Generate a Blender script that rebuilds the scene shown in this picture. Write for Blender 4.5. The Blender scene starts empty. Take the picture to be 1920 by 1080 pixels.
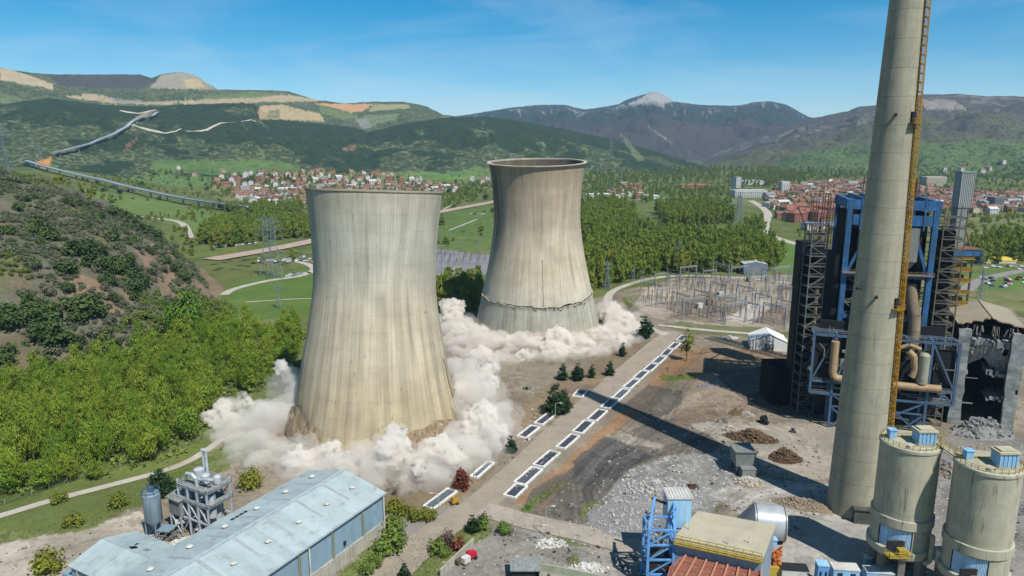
import bpy, bmesh, math, random
import numpy as np
from mathutils import Vector, Matrix
random.seed(7); RNG=np.random.default_rng(7)
SC=bpy.context.scene; COL=SC.collection
# ---------------------------------------------------------------- camera geometry
H=110.0; F=1300.0; YH=278.0
PITCH=math.atan((540-YH)/F); CP,SP=math.cos(PITCH),math.sin(PITCH)
def ray(px,py):
    rx=(px-960)/F; u=(540-py)/F
    return (rx, CP+u*SP, -SP+u*CP)
def G(px,py,z=0.0):
    d=ray(px,py); t=(z-H)/d[2]
    return (d[0]*t,d[1]*t)
def S(x,y,z):
    fy=y*CP-(z-H)*SP; uz=y*SP+(z-H)*CP
    fy=np.where(np.abs(fy)<1,1,fy) if isinstance(fy,np.ndarray) else fy
    return 960+F*x/fy, 540-F*uz/fy
def AT(px,py,y):
    d=ray(px,py); t=y/d[1]
    return (d[0]*t,y,H+d[2]*t)
# ---------------------------------------------------------------- numpy noise
def _hash(ix,iy,seed):
    h=(ix.astype(np.int64)*374761393+iy.astype(np.int64)*668265263+seed*1442695041)&0xffffffff
    h=((h^(h>>13))*1274126177)&0xffffffff
    return ((h^(h>>16))&0xffffff)/float(0xffffff)
def vnoise(x,y,seed=0):
    x=np.asarray(x,float); y=np.asarray(y,float)
    ix=np.floor(x); iy=np.floor(y); fx=x-ix; fy=y-iy
    fx=fx*fx*(3-2*fx); fy=fy*fy*(3-2*fy)
    a=_hash(ix,iy,seed); b=_hash(ix+1,iy,seed); c=_hash(ix,iy+1,seed); d=_hash(ix+1,iy+1,seed)
    return (a*(1-fx)+b*fx)*(1-fy)+(c*(1-fx)+d*fx)*fy
def fbm(x,y,seed=0,o=4):
    s=0; a=.5; n=0
    for k in range(o):
        s=s+a*vnoise(x*2**k,y*2**k,seed+k*17); n+=a; a*=.5
    return s/n
def sst(a,b,x):
    t=np.clip((x-a)/(b-a),0,1); return t*t*(3-2*t)
def lin(c):
    c=np.asarray(c,float)/255.0
    return np.where(c<=.04045,c/12.92,((c+.055)/1.055)**2.4)
K=0.66
def C(r,g,b,k=1.0):
    l=lin((r,g,b))*K*k
    return (float(l[0]),float(l[1]),float(l[2]),1.0)
# ---------------------------------------------------------------- terrain height
def _prof(pts):
    th=[];te=[]
    for px,py in pts:
        d=ray(px,py); th.append(math.atan2(d[0],d[1])); te.append(d[2]/math.hypot(d[0],d[1]))
    return np.array(th),np.array(te)
CREST_LEFT=_prof([(-900,150),(-300,120),(-120,112),(0,127),(60,136),(100,139),(180,139),(262,139),(285,146),(300,140),(340,134),(362,139),(385,153),(408,168),(470,168),(540,171),(570,180),(600,188),(650,194),(700,190),(760,191),(800,199),(830,215),(870,219),(920,250),(1000,275),(1200,300)])
CREST_FRONT=_prof([(-900,240),(-200,205),(0,194),(90,184),(200,197),(300,200),(400,192),(470,190),(500,215),(560,228),(600,232),(660,238),(690,248),(740,236),(800,224),(850,220),(920,219),(970,226),(1050,240),(1150,262),(1230,284),(1290,302),(1350,320),(1500,330)])
CREST_FAR=_prof([(500,240),(800,225),(880,214),(910,209),(960,201),(1010,196),(1060,196),(1095,205),(1125,201),(1160,195),(1172,188),(1195,180),(1222,172),(1230,171),(1246,177),(1262,189),(1310,196),(1370,198),(1390,196),(1412,191),(1445,189),(1475,196),(1500,210),(1518,219),(1560,226),(1700,235),(2200,240)])
CREST_RIGHT=_prof([(1150,330),(1250,318),(1300,300),(1370,275),(1440,250),(1520,222),(1560,214),(1590,208),(1610,199),(1650,196),(1690,186),(1730,177),(1800,175),(1850,180),(1920,180),(2100,172),(2600,160),(3600,170)])
def _rng(th,r,prof,rb,rc,pw=1.0,back=.35):
    te=np.interp(th,prof[0],prof[1]); hc=np.maximum(H+rc*te,0)
    t=np.clip((r-rb)/(rc-rb),0,1)
    h=hc*t**pw
    return np.where(r>rc,np.maximum(hc-(r-rc)*back,0),h),t,hc
def hill_near(x,y):
    # the scrubby spur on the left
    wob=(fbm(x/45,y/45,31,3)-.5)
    xb=-202+wob*22-np.maximum(y-480,0)*.25
    xb=np.where(y<370,xb-(370-y)*.85,xb)
    a=(xb-x)*.80
    b=(510+(-222-x)*1.62-y)*.62+ wob*30
    m=np.minimum(a,b)*(1-sst(660,860,np.hypot(x,y)))
    m=np.where(m>0,m,0)
    cap=126+wob*22
    m=cap*(1-np.exp(-m/cap*1.15))
    g=fbm(x/14,y/30,77,3)-.5
    return np.where(m>0,m+np.minimum(m,8)*g*.9,0)
def terrain(x,y):
    x=np.asarray(x,float); y=np.asarray(y,float)
    r=np.hypot(x,y)+1e-6; th=np.arctan2(x,y)
    z=hill_near(x,y)
    yl=np.where(y>0,y,1)
    pxa=960+F*np.tan(np.clip(th,-1.3,1.3))/CP
    fl=62*(1-sst(40,420,pxa))*sst(1150,2000,r)+sst(1700,3200,r)*26
    rel=fbm(x/260,y/260,3,5)-.5
    ridg=np.abs(fbm(x/330,y/330,9,5)-.5)*2
    rbA=2350.; 
    h1,t1,c1=_rng(th,r,CREST_FRONT,1950.+500*sst(700,1200,pxa),3150.,.95,.10)
    h2,t2,c2=_rng(th,r,CREST_LEFT,2900.,4300.,1.0,.3)
    h3,t3,c3=_rng(th,r,CREST_FAR,4600.,7600.,.9,.3)
    h4,t4,c4=_rng(th,r,CREST_RIGHT,2500.,5000.,1.08,.3)
    e=lambda t:np.sin(np.pi*np.clip(t,0,1))
    h1=h1+np.where(t1<1,e(t1)*(rel*.30-ridg*.28+.09)*c1,0)
    h2=h2+np.where(t2<1,e(t2)*(rel*.22-ridg*.15+.05)*c2,0)
    h3=h3+np.where(t3<1,e(t3)*(rel*.25-ridg*.42+.1)*c3,0)
    h4=h4+np.where(t4<1,e(t4)*(rel*.25-ridg*.40+.1)*c4,0)
    far=np.maximum(np.maximum(h1,h2),np.maximum(h3,h4))
    fine=(fbm(x/40,y/40,5,3)-.5)
    far=np.maximum(far+np.minimum(far,6)*fine*1.2,fl+fine*1.2*sst(700,1500,r))
    z=np.maximum(z,np.where(r>650,far,0))
    z=z+(fbm(x/6,y/6,8,3)-.5)*.22*(1-sst(150,900,r)*0)
    return z
GRID=None
def tz(x,y):
    if GRID is None: return float(terrain(np.array([x]),np.array([y]))[0])
    t0,t1,nt,r0,r1,nr,Zg=GRID; u=(math.atan2(x,y)-t0)/(t1-t0)*(nt-1); v=math.log(max(math.hypot(x,y),r0)/r0)/math.log(r1/r0)*(nr-1)
    if not(0<=u<nt-1 and 0<=v<nr-1): return float(terrain(np.array([x]),np.array([y]))[0])
    i,j=int(v),int(u); a,b=v-i,u-j
    return float((Zg[i,j]*(1-b)+Zg[i,j+1]*b)*(1-a)+(Zg[i+1,j]*(1-b)+Zg[i+1,j+1]*b)*a)
def T(px,py,dz=0.0):
    """the point of the terrain seen at this place, from the drone"""
    d=ray(px,py); hl=math.hypot(d[0],d[1])
    rr=np.geomspace(90,14000,2600); t=rr/hl
    xs=d[0]*t; ys=d[1]*t; zs=H+d[2]*t
    hit=np.nonzero(zs<=terrain(xs,ys))[0]
    if len(hit)==0: return None
    i=hit[0]
    if i>0:
        t2=np.linspace(t[i-1],t[i],30); h=np.nonzero(H+d[2]*t2<=terrain(d[0]*t2,d[1]*t2))[0]
        tt=t2[h[0]] if len(h) else t[i]
    else: tt=t[i]
    return (d[0]*tt,d[1]*tt,H+d[2]*tt+dz)
# ---------------------------------------------------------------- objects
WL={}
class MB:
    def __init__(s): s.v=[];s.f=[];s.m=[]
    def add(s,vs,fs,m=0):
        o=len(s.v); s.v.extend([tuple(map(float,q)) for q in vs]); s.f.extend([tuple(i+o for i in q) for q in fs]); s.m.extend([m]*len(fs))
    def box(s,c,sz,rz=0,m=0):
        x,y,z=sz[0]/2,sz[1]/2,sz[2]/2; ca,sa=math.cos(rz),math.sin(rz); vs=[]
        for dz in(-z,z):
            for dx,dy in((-x,-y),(x,-y),(x,y),(-x,y)):
                vs.append((c[0]+dx*ca-dy*sa,c[1]+dx*sa+dy*ca,c[2]+dz))
        s.add(vs,[(0,3,2,1),(4,5,6,7),(0,1,5,4),(1,2,6,5),(2,3,7,6),(3,0,4,7)],m); return s
    def bar(s,p,q,w,w2=None,m=0):
        p=Vector(p);q=Vector(q);d=(q-p)
        if d.length<1e-6: return s
        d.normalize(); up=Vector((0,0,1)) if abs(d.z)<.95 else Vector((1,0,0))
        a=d.cross(up).normalized(); b=a.cross(d).normalized(); w2=w2 or w
        vs=[]
        for e in(p,q):
            for i,j in((-1,-1),(1,-1),(1,1),(-1,1)): vs.append(e+a*(i*w/2)+b*(j*w2/2))
        s.add(vs,[(0,3,2,1),(4,5,6,7),(0,1,5,4),(1,2,6,5),(2,3,7,6),(3,0,4,7)],m); return s
    def cyl(s,p,q,r0,r1=None,n=12,caps=True,m=0):
        p=Vector(p);q=Vector(q);r1=r0 if r1 is None else r1;d=(q-p).normalized()
        up=Vector((0,0,1)) if abs(d.z)<.95 else Vector((1,0,0))
        a=d.cross(up).normalized(); b=a.cross(d).normalized(); vs=[]
        for e,r in((p,r0),(q,r1)):
            for k in range(n):
                t=2*math.pi*k/n; vs.append(e+a*(math.cos(t)*r)+b*(math.sin(t)*r))
        fs=[(k,(k+1)%n,(k+1)%n+n,k+n) for k in range(n)]
        if caps: fs+= [tuple(range(n))[::-1],tuple(range(n,2*n))]
        s.add(vs,fs,m); return s
    def path(s,pts,r,n=6,m=0):
        for a,b in zip(pts,pts[1:]): s.cyl(a,b,r,n=n,m=m)
        return s
    def lathe(s,prof,c=(0,0,0),n=32,m=0,a0=0,a1=2*math.pi,fn=None):
        full=abs(a1-a0-2*math.pi)<1e-6; cols=n if full else n+1; vs=[]
        for i,(r,z) in enumerate(prof):
            for k in range(cols):
                t=a0+(a1-a0)*k/n; rr=r; zz=z
                if fn: rr,zz=fn(r,z,t,i)
                vs.append((c[0]+rr*math.cos(t),c[1]+rr*math.sin(t),c[2]+zz))
        fs=[]
        for i in range(len(prof)-1):
            for k in range(n):
                k2=(k+1)%cols; fs.append((i*cols+k,i*cols+k2,(i+1)*cols+k2,(i+1)*cols+k))
        s.add(vs,fs,m); return s
    def prism(s,poly,z0,z1,m=0):
        n=len(poly); A=sum(poly[i][0]*poly[(i+1)%n][1]-poly[(i+1)%n][0]*poly[i][1] for i in range(n))
        if A<0: poly=poly[::-1]
        zf=(lambda i,z:z[i] if isinstance(z,(list,tuple)) else z)
        vs=[(p[0],p[1],zf(i,z0)) for i,p in enumerate(poly)]+[(p[0],p[1],zf(i,z1)) for i,p in enumerate(poly)]
        s.add(vs,[tuple(range(n))[::-1],tuple(range(n,2*n))]+[(i,(i+1)%n,(i+1)%n+n,i+n) for i in range(n)],m); return s
    def sheet(s,vs,m=0): s.add(vs,[tuple(range(len(vs)))],m); return s
    def obj(s,name,mats,parent=None,smooth=False,kind=None,label=None,cat=None,group=None,loc=None):
        me=bpy.data.meshes.new(name)
        v=np.array(s.v) if s.v else np.zeros((0,3)); org=np.zeros(3)
        if parent is not None: org=np.array(WL[parent.name])
        elif loc is not None: org=np.array(loc,float)
        elif len(v): org=np.array([v[:,0].mean(),v[:,1].mean(),v[:,2].min()])
        me.from_pydata([tuple(q) for q in (v-org)],[],s.f)
        if not isinstance(mats,(list,tuple)): mats=[mats]
        for mt in mats: me.materials.append(mt)
        if len(mats)>1: me.polygons.foreach_set('material_index',np.array(s.m,dtype=np.int32))
        if smooth: me.shade_smooth(); me.set_sharp_from_angle(angle=math.radians(38))
        me.update()
        o=bpy.data.objects.new(name,me); COL.objects.link(o)
        if parent is not None: o.parent=parent; WL[o.name]=org
        else: o.location=org; WL[o.name]=org
        tag(o,label,cat,group,kind); return o
def tag(o,label=None,cat=None,group=None,kind=None):
    if label: o['label']=label
    if cat: o['category']=cat
    if group: o['group']=group
    if kind: o['kind']=kind
    return o
def thing(name,label,cat,loc=(0,0,0),group=None):
    o=bpy.data.objects.new(name,None); COL.objects.link(o); o.location=loc; o.empty_display_size=.5
    WL[o.name]=np.array(loc,float); return tag(o,label,cat,group)
def copy_tree(o,parent=None):
    c=o.copy(); COL.objects.link(c); c.parent=parent
    for ch in list(o.children): copy_tree(ch,c)
    return c
def place(o,loc,rz=0,sc=1.0,label=None,group=None):
    o.location=loc; o.rotation_euler=(0,0,rz); o.scale=(sc,sc,sc) if not isinstance(sc,(tuple,list)) else sc
    if label: o['label']=label
    if group: o['group']=group
    return o
# ---------------------------------------------------------------- materials
class N:
    def __init__(s,name):
        s.mat=bpy.data.materials.new(name); s.mat.use_nodes=True; s.t=s.mat.node_tree; s.t.nodes.clear()
        s.out=s.t.nodes.new('ShaderNodeOutputMaterial')
    def n(s,ty,**kw):
        q=s.t.nodes.new('ShaderNode'+ty)
        for k,v in kw.items():
            if k in q.inputs.keys(): q.inputs[k].default_value=v
            else: setattr(q,k,v)
        return q
    def l(s,a,b): s.t.links.new(a,b)
    def noise(s,vec,scale,detail=4,rough=.6,dist=0):
        q=s.n('TexNoise'); q.inputs['Scale'].default_value=scale; q.inputs['Detail'].default_value=detail; q.inputs['Roughness'].default_value=rough; q.inputs['Distortion'].default_value=dist
        if vec is not None: s.l(vec,q.inputs['Vector'])
        return q.outputs['Fac']
    def ramp(s,fac,stops):
        q=s.n('ValToRGB'); s.l(fac,q.inputs['Fac']); e=q.color_ramp.elements
        while len(e)<len(stops): e.new(.5)
        for i,(p,c) in enumerate(stops):
            e[i].position=p; e[i].color=c if isinstance(c,(tuple,list)) else (c,c,c,1)
        return q.outputs['Color']
    def math(s,op,a,b=None,clamp=False):
        q=s.n('Math',operation=op); q.use_clamp=clamp
        for i,x in enumerate((a,b)):
            if x is None: continue
            if isinstance(x,(int,float)): q.inputs[i].default_value=x
            else: s.l(x,q.inputs[i])
        return q.outputs[0]
    def mix(s,fac,a,b,mode='MIX'):
        q=s.n('Mix',data_type='RGBA',blend_type=mode)
        for i,x in ((0,fac),(6,a),(7,b)):
            if isinstance(x,(int,float)): q.inputs[i].default_value=x if i==0 else (x,x,x,1)
            elif isinstance(x,(tuple,list)): q.inputs[i].default_value=x
            else: s.l(x,q.inputs[i])
        return q.outputs[2]
    def pos(s): return s.n('NewGeometry').outputs['Position']
    def obj(s): return s.n('TexCoord').outputs['Object']
    def mapv(s,vec,scale=(1,1,1),rot=(0,0,0)):
        q=s.n('Mapping'); s.l(vec,q.inputs['Vector']); q.inputs['Scale'].default_value=scale; q.inputs['Rotation'].default_value=rot
        return q.outputs['Vector']
    def bsdf(s,col,rough=.8,metal=0,bump=None,bstr=.3,bdist=.1,spec=.3):
        b=s.n('BsdfPrincipled'); b.inputs['Roughness'].default_value=rough; b.inputs['Metallic'].default_value=metal
        b.inputs['Specular IOR Level'].default_value=spec
        if isinstance(col,(tuple,list)): b.inputs['Base Color'].default_value=col
        else: s.l(col,b.inputs['Base Color'])
        if bump is not None:
            q=s.n('Bump'); q.inputs['Strength'].default_value=bstr; q.inputs['Distance'].default_value=bdist; s.l(bump,q.inputs['Height']); s.l(q.outputs[0],b.inputs['Normal'])
        s.l(b.outputs[0],s.out.inputs['Surface']); return b
_mc={}
def mat(name,col,rough=.75,metal=0,var=.25,scale=.6,grime=None,streak=0,bump=0,spec=.3):
    """painted / weathered plain surface: noise variation, optional vertical streaks and grime"""
    if name in _mc: return _mc[name]
    a=N(name); p=a.pos()
    f=a.noise(p,scale,5,.62)
    c=a.mix(1.0,col,a.ramp(f,[(.25,1-var),(.75,1+var*.6)]),'MULTIPLY')
    if streak:
        sv=a.mapv(p,(1.6,1.6,.06)); fs=a.noise(sv,1.0,4,.6)
        c=a.mix(1.0,c,a.ramp(fs,[(.35,1-streak),(.6,1.0)]),'MULTIPLY')
    if grime:
        fg=a.noise(p,scale*.45,6,.7)
        c=a.mix(a.ramp(fg,[(.5,0.),(.68,.75)]),c,grime)
    a.bsdf(c,rough,metal,bump=a.noise(p,scale*5,4,.6) if bump else None,bstr=bump or .3,bdist=.15,spec=spec)
    _mc[name]=a.mat; return a.mat
# ---------------------------------------------------------------- camera, world, sun, haze
cam=bpy.data.cameras.new('camera'); co=bpy.data.objects.new('camera',cam); COL.objects.link(co)
cam.sensor_width=36; cam.lens=36*F/1920; cam.clip_end=60000; cam.clip_start=.5
co.location=(0,0,H); co.rotation_euler=(math.pi/2-PITCH,0,0); SC.camera=co
SUN_DIR=Vector((73,-105.5,128*1.376)).normalized()
SUN_EL=math.asin(SUN_DIR.z); SUN_AZ=math.atan2(SUN_DIR.x,SUN_DIR.y)
sl=bpy.data.lights.new('sun','SUN'); sl.energy=5.0; sl.angle=math.radians(.53); sl.color=(1,.975,.93)
so=bpy.data.objects.new('sun',sl); COL.objects.link(so); so.rotation_euler=SUN_DIR.to_track_quat('Z','Y').to_euler(); so.location=(0,0,300)
w=bpy.data.worlds.new('World'); SC.world=w; w.use_nodes=True; nt=w.node_tree; nt.nodes.clear()
sk=nt.nodes.new('ShaderNodeTexSky'); sk.sky_type='NISHITA'; sk.sun_disc=False; sk.sun_elevation=SUN_EL; sk.sun_rotation=SUN_AZ
sk.altitude=1800; sk.air_density=1.0; sk.dust_density=.05; sk.ozone_density=1.9
bg=nt.nodes.new('ShaderNodeBackground'); bg.inputs['Strength'].default_value=.092
wo=nt.nodes.new('ShaderNodeOutputWorld')
# faint cirrus in the sky
tc=nt.nodes.new('ShaderNodeTexCoord'); mp=nt.nodes.new('ShaderNodeMapping'); mp.inputs['Scale'].default_value=(1.6,1.1,7.); mp.inputs['Rotation'].default_value=(.1,.5,.3)
nz=nt.nodes.new('ShaderNodeTexNoise'); nz.inputs['Scale'].default_value=1.7; nz.inputs['Detail'].default_value=7; nz.inputs['Roughness'].default_value=.58; nz.inputs['Distortion'].default_value=.6
rp=nt.nodes.new('ShaderNodeValToRGB'); rp.color_ramp.elements[0].position=.44; rp.color_ramp.elements[1].position=.8; rp.color_ramp.elements[1].color=(.34,.34,.34,1)
hs=nt.nodes.new('ShaderNodeHueSaturation'); hs.inputs['Saturation'].default_value=1.6; hs.inputs['Hue'].default_value=.488
mx=nt.nodes.new('ShaderNodeMix'); mx.data_type='RGBA'; mx.inputs[7].default_value=(6.5,7.4,8.2,1)
for a,b in((tc.outputs['Generated'],mp.inputs['Vector']),(mp.outputs[0],nz.inputs['Vector']),(nz.outputs['Fac'],rp.inputs['Fac']),(rp.outputs['Color'],mx.inputs[0]),(sk.outputs[0],hs.inputs['Color']),(hs.outputs[0],mx.inputs[6]),(mx.outputs[2],bg.inputs['Color']),(bg.outputs[0],wo.inputs['Surface'])): nt.links.new(a,b)
SC.view_settings.view_transform='Standard'; SC.view_settings.look='None'; SC.view_settings.gamma=1; SC.view_settings.exposure=.3
SC.render.engine='CYCLES'; cy=SC.cycles
cy.max_bounces=6; cy.diffuse_bounces=3; cy.glossy_bounces=2; cy.transmission_bounces=4; cy.volume_bounces=3; cy.transparent_max_bounces=12
cy.use_denoising=True; cy.caustics_reflective=False; cy.caustics_refractive=False; cy.sample_clamp_indirect=4
# ---------------------------------------------------------------- the ground sheet
NT=1060; ths=np.radians(np.linspace(-56,50,NT)); rs=np.geomspace(62,15500,940)
TH,RR=np.meshgrid(ths,rs); X=(RR*np.sin(TH)).ravel(); Y=(RR*np.cos(TH)).ravel()
X=X+0.0; Z=terrain(X,Y); GRID=(float(ths[0]),float(ths[-1]),NT,float(rs[0]),float(rs[-1]),len(rs),Z.reshape(len(rs),NT)); R_=np.hypot(X,Y)
PX,PY=S(X,Y,Z)
jx=(fbm(X/9,Y/9,41,3)-.5)*26*np.clip(150/R_,.15,1)+(fbm(X/60,Y/60,43,3)-.5)*22*np.clip(400/R_,.2,1.5); jy=(fbm(X/9,Y/9,42,3)-.5)*16*np.clip(150/R_,.15,1)+(fbm(X/60,Y/60,44,3)-.5)*8*np.clip(400/R_,.2,1.5)
def inpoly(poly,x,y):
    ins=np.zeros(len(x),bool); n=len(poly); j=n-1
    for i in range(n):
        xi,yi=poly[i]; xj,yj=poly[j]
        if yi!=yj:
            c=((yi>y)!=(yj>y))&(x<(xj-xi)*(y-yi)/(yj-yi)+xi); ins^=c
        j=i
    return ins
colr=np.zeros((len(X),3)); dots=np.zeros(len(X)); rock=np.zeros(len(X)); front=Y>20
def L(r,g,b): return lin((r,g,b))*K
def setc(m,c,a=1.0):
    c=np.asarray(c); a=a if np.isscalar(a) else a[m][:,None]
    colr[m]=colr[m]*(1-a)+c*a
n1=fbm(X/120,Y/120,51,4); n2=fbm(X/25,Y/25,52,4); n3=fbm(X/500,Y/500,53,4); n4=fbm(X/7,Y/7,54,3)
def blend(c0,c1,t): t=np.clip(t,0,1)[:,None]; return np.asarray(c0)*(1-t)+np.asarray(c1)*t
# meadows with parcels
u=(X*.83+Y*.55)/95; v=(-X*.55+Y*.83)/190
par=_hash(np.floor(u+.3*np.sin(v*2)),np.floor(v),5)
colr[:]=blend(L(96,106,52),L(118,128,66),par*.8+(n2-.5)*1.2)
dry=(n1>.60); setc(dry,L(118,122,72),.55)
setc((par>.86),L(140,135,95),.5)
dots[:]=np.clip((n1-.42)*1.1,0,.34)*sst(450,900,R_)
# hill ranges
def rngmask():
    th=np.arctan2(X,Y); pxa=960+F*np.tan(np.clip(th,-1.3,1.3))/CP
    h1,t1,_=_rng(th,R_,CREST_FRONT,1950.+500*sst(700,1200,pxa),3150.,.95,.10)
    h2,t2,_=_rng(th,R_,CREST_LEFT,2900.,4300.,1.0,.3)
    h3,t3,_=_rng(th,R_,CREST_FAR,4600.,7600.,.9,.3)
    h4,t4,_=_rng(th,R_,CREST_RIGHT,2500.,5000.,1.08,.3)
    return h1,h2,h3,h4,t1,t2,t3,t4
h1,h2,h3,h4,t1,t2,t3,t4=rngmask()
mxh=np.maximum(np.maximum(h1,h2),np.maximum(h3,h4))
A1=(h1>=mxh-1)&(h1>14); A2=(h2>=mxh-1)&(h2>14)&~A1; A3=(h3>=mxh-1)&(h3>14)&~A1&~A2; A4=(h4>=mxh-1)&(h4>14)&~A1&~A2&~A3
rk=np.abs(fbm(X/150,Y/150,61,5)-.5)*2
base=blend(L(38,58,38),L(58,76,46),(n2-.3)*1.3); colr[A1]=base[A1]
scr=A1&((n1+.3*n2-t1*.40)>.50); setc(scr,L(122,128,92),.8); dots[A1]=.3; dots[scr]=.48
lowg=A1&(t1<.12+.10*(n1-.5)*2); setc(lowg,L(98,130,64),.8); dots[lowg]=.2
b2=blend(L(92,104,70),L(120,122,88),(n1-.35)*2.2); colr[A2]=b2[A2]; dots[A2]=.36
b3=blend(L(44,58,56),L(80,68,70),sst(.56,.30,t3)+(n3-.5)*.8); colr[A3]=b3[A3]; dots[A3]=.25
rk3=A3&(t3>.55)&(rk<.012+.045*sst(.6,1,t3))&(n3>.48); setc(rk3,L(168,166,160),.6)
b4=blend(L(100,99,70),L(88,82,78),sst(.25,.7,t4+.9*(n1-.5))); colr[A4]=b4[A4]; dots[A4]=.28
g4=A4&(t4<.30+.35*(n3-.5)); setc(g4,L(92,120,66),.7); dots[g4]=.3
rk4=A4&(t4>.5)&(t4<.97)&(rk<.11*sst(.5,.75,t4))&(n3>.4); setc(rk4,L(140,132,120),.6); dots[rk4]=.12
PXj,PYj=PX+jx,PY+jy
def paint(poly,c,a=1.0,d=None,rk=None,rmin=0,rmax=1e9,c2=None,jit=1.0):
    m=inpoly(poly,PX+jx*jit,PY+jy*jit)&front&(R_>rmin)&(R_<rmax)
    if c2 is not None:
        cc=blend(c,c2,(n2-.25)*2); colr[m]=colr[m]*(1-a)+cc[m]*a
    else: setc(m,c,a)
    if d is not None: dots[m]=d
    if rk is not None: rock[m]=rk
    return m
FR=1800
# left ridge: quarries and cuts
paint([(85,139),(270,139),(290,152),(270,165),(180,165),(110,160)],L(78,74,78),.9,.2,rmin=FR)
paint([(0,124),(50,140),(100,158),(100,168),(0,150)],L(196,176,142),.9,0,rmin=FR)
paint([(280,165),(300,143),(340,133),(365,139),(408,169)],L(168,158,138),.95,.05,.4,rmin=FR)
paint([(345,150),(372,148),(385,164),(350,166)],L(206,182,128),.7,0,rmin=FR)
paint([(125,182),(170,174),(195,178),(215,190),(330,190),(480,180),(540,178),(600,186),(600,190),(480,192),(300,197),(215,194)],L(184,166,130),.95,.03,.3,rmin=FR)
paint([(200,184),(300,192),(225,196)],L(150,144,140),.8,.03,rmin=FR)
paint([(483,210),(490,198),(530,196),(560,205),(600,213),(610,228),(560,226),(485,223)],L(190,166,124),.95,.03,.4,rmin=FR)
paint([(505,205),(525,205),(527,222),(500,222)],L(120,126,86),.7,.2,rmin=FR)
paint([(592,194),(700,195),(680,208),(660,212),(630,203)],L(208,160,110),.95,0,.3,rmin=FR)
paint([(700,195),(765,196),(770,203),(690,210)],L(166,158,110),.9,.05,rmin=FR)
paint([(600,196),(630,205),(680,220),(650,224),(600,214)],L(112,126,74),.85,.12,rmin=FR)
paint([(665,225),(690,220),(700,238),(680,242)],L(150,150,140),.8,.1,rmin=FR)
paint([(680,216),(750,213),(740,226),(700,236),(690,226)],L(128,138,98),.8,.12,rmin=FR)
paint([(380,178),(470,172),(540,176),(480,184),(380,186)],L(110,128,72),.7,.2,rmin=FR)
paint([(0,176),(30,180),(45,190),(0,196)],L(110,126,80),.8,.2,rmin=FR)
paint([(238,232),(262,215),(292,207),(262,226),(240,236)],L(176,158,124),.9,0,rmin=FR)
paint([(232,275),(262,255),(258,262),(240,278)],L(140,96,84),.9,0,rmin=FR)
paint([(640,278),(668,268),(668,282),(645,284)],L(150,118,98),.7,.3,rmin=FR)
paint([(1200,186),(1222,170),(1232,169),(1268,190),(1240,194),(1165,196),(1150,205)],L(176,172,164),.9,.08,.5,rmin=FR)
paint([(1160,250),(1168,252),(1210,300),(1195,303)],L(112,120,84),.8,.1,rmin=FR)
paint([(1208,235),(1214,235),(1262,268),(1256,268)],L(150,142,124),.6,0,rmin=FR)
paint([(1730,186),(1790,188),(1815,205),(1735,206)],L(170,160,146),.6,.15,.5,rmin=FR)
paint([(66,311),(74,300),(97,295),(96,309),(86,317)],L(214,150,84),.95,0,.3,rmin=800)
# bright meadows under the hills
paint([(290,300),(520,300),(590,325),(420,330),(280,318)],L(98,132,62),.7,.1,c2=L(82,116,50),rmin=900)
paint([(570,325),(800,322),(900,335),(620,340)],L(108,140,66),.7,.1,rmin=900)
paint([(120,350),(240,365),(420,400),(470,420),(380,440),(250,400)],L(112,136,66),.75,.05,rmin=600)
paint([(430,530),(590,500),(590,590),(480,600),(400,585)],L(98,124,54),.9,.04)
paint([(1100,340),(1300,330),(1250,380),(1100,380)],L(100,130,60),.7,.2,rmin=700)
paint([(830,400),(925,385),(925,470),(820,470)],L(100,124,58),.8,.15)
paint([(1440,455),(1500,450),(1500,520),(1440,500)],L(100,130,60),.85,.05)
paint([(1820,510),(1920,505),(1920,545),(1830,545)],L(100,130,60),.85,.05)
# near spur
hn=hill_near(X,Y); nh=hn>1.2
ch=blend(L(126,114,90),L(98,104,68),(n2-.34)*2.6); colr[nh]=ch[nh]; dots[nh]=.02
gr=nh&(n1>.46); setc(gr,L(112,110,96),.65)
earth=nh&(n2>.62)&(hn<70); setc(earth,L(150,126,98),.5); dots[earth]=.0
topg=nh&(hn>48)&(n1<.55); setc(topg,L(100,106,68),.5)
paint([(250,460),(330,455),(420,540),(400,570),(310,560)],L(158,132,108),.8,.0,.4,rmax=700,c2=L(136,116,92))
paint([(120,500),(180,520),(240,590),(200,600),(130,560)],L(158,128,102),.7,.0,rmax=700)
# valley yard by the pale substation between the towers
paint([(815,465),(925,480),(910,515),(815,520)],L(150,146,150),.9,0,rmax=1500)
# ---- plant site
SITE=[(-200,1030),(0,1000),(120,990),(200,966),(280,945),(330,915),(400,842),(480,790),(560,740),(830,590),(1110,560),(1165,545),(1290,522),(1500,512),(1960,560),(2300,620),(2600,1400),(-500,1400)]
paint([(-200,985),(330,885),(480,800),(520,930),(300,985),(0,1030),(-200,1060)],L(108,118,66),.8,.05,rmax=420)
m=paint(SITE,L(160,148,128),1,0,rmax=560,c2=L(138,126,106)); plant=m
paint([(-100,1050),(260,960),(320,1000),(150,1200),(-200,1200)],L(204,194,178),.9,0,rmax=330,c2=L(186,172,150))
paint([(-300,1000),(100,985),(240,930),(330,880),(420,840),(500,800),(480,850),(330,930),(250,950),(180,985),(60,1010),(-200,1060)],L(112,122,62),.85,.05,rmax=420)
paint([(600,900),(900,800),(1060,700),(1200,640),(1230,655),(1000,800),(880,930),(740,975)],L(150,126,98),.8,0,.3,rmax=560,c2=L(136,120,92))
paint([(1240,650),(1460,650),(1480,690),(1340,690),(1300,720),(1230,700)],L(160,130,100),.85,0,.3,rmax=560,c2=L(138,114,88))
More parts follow.
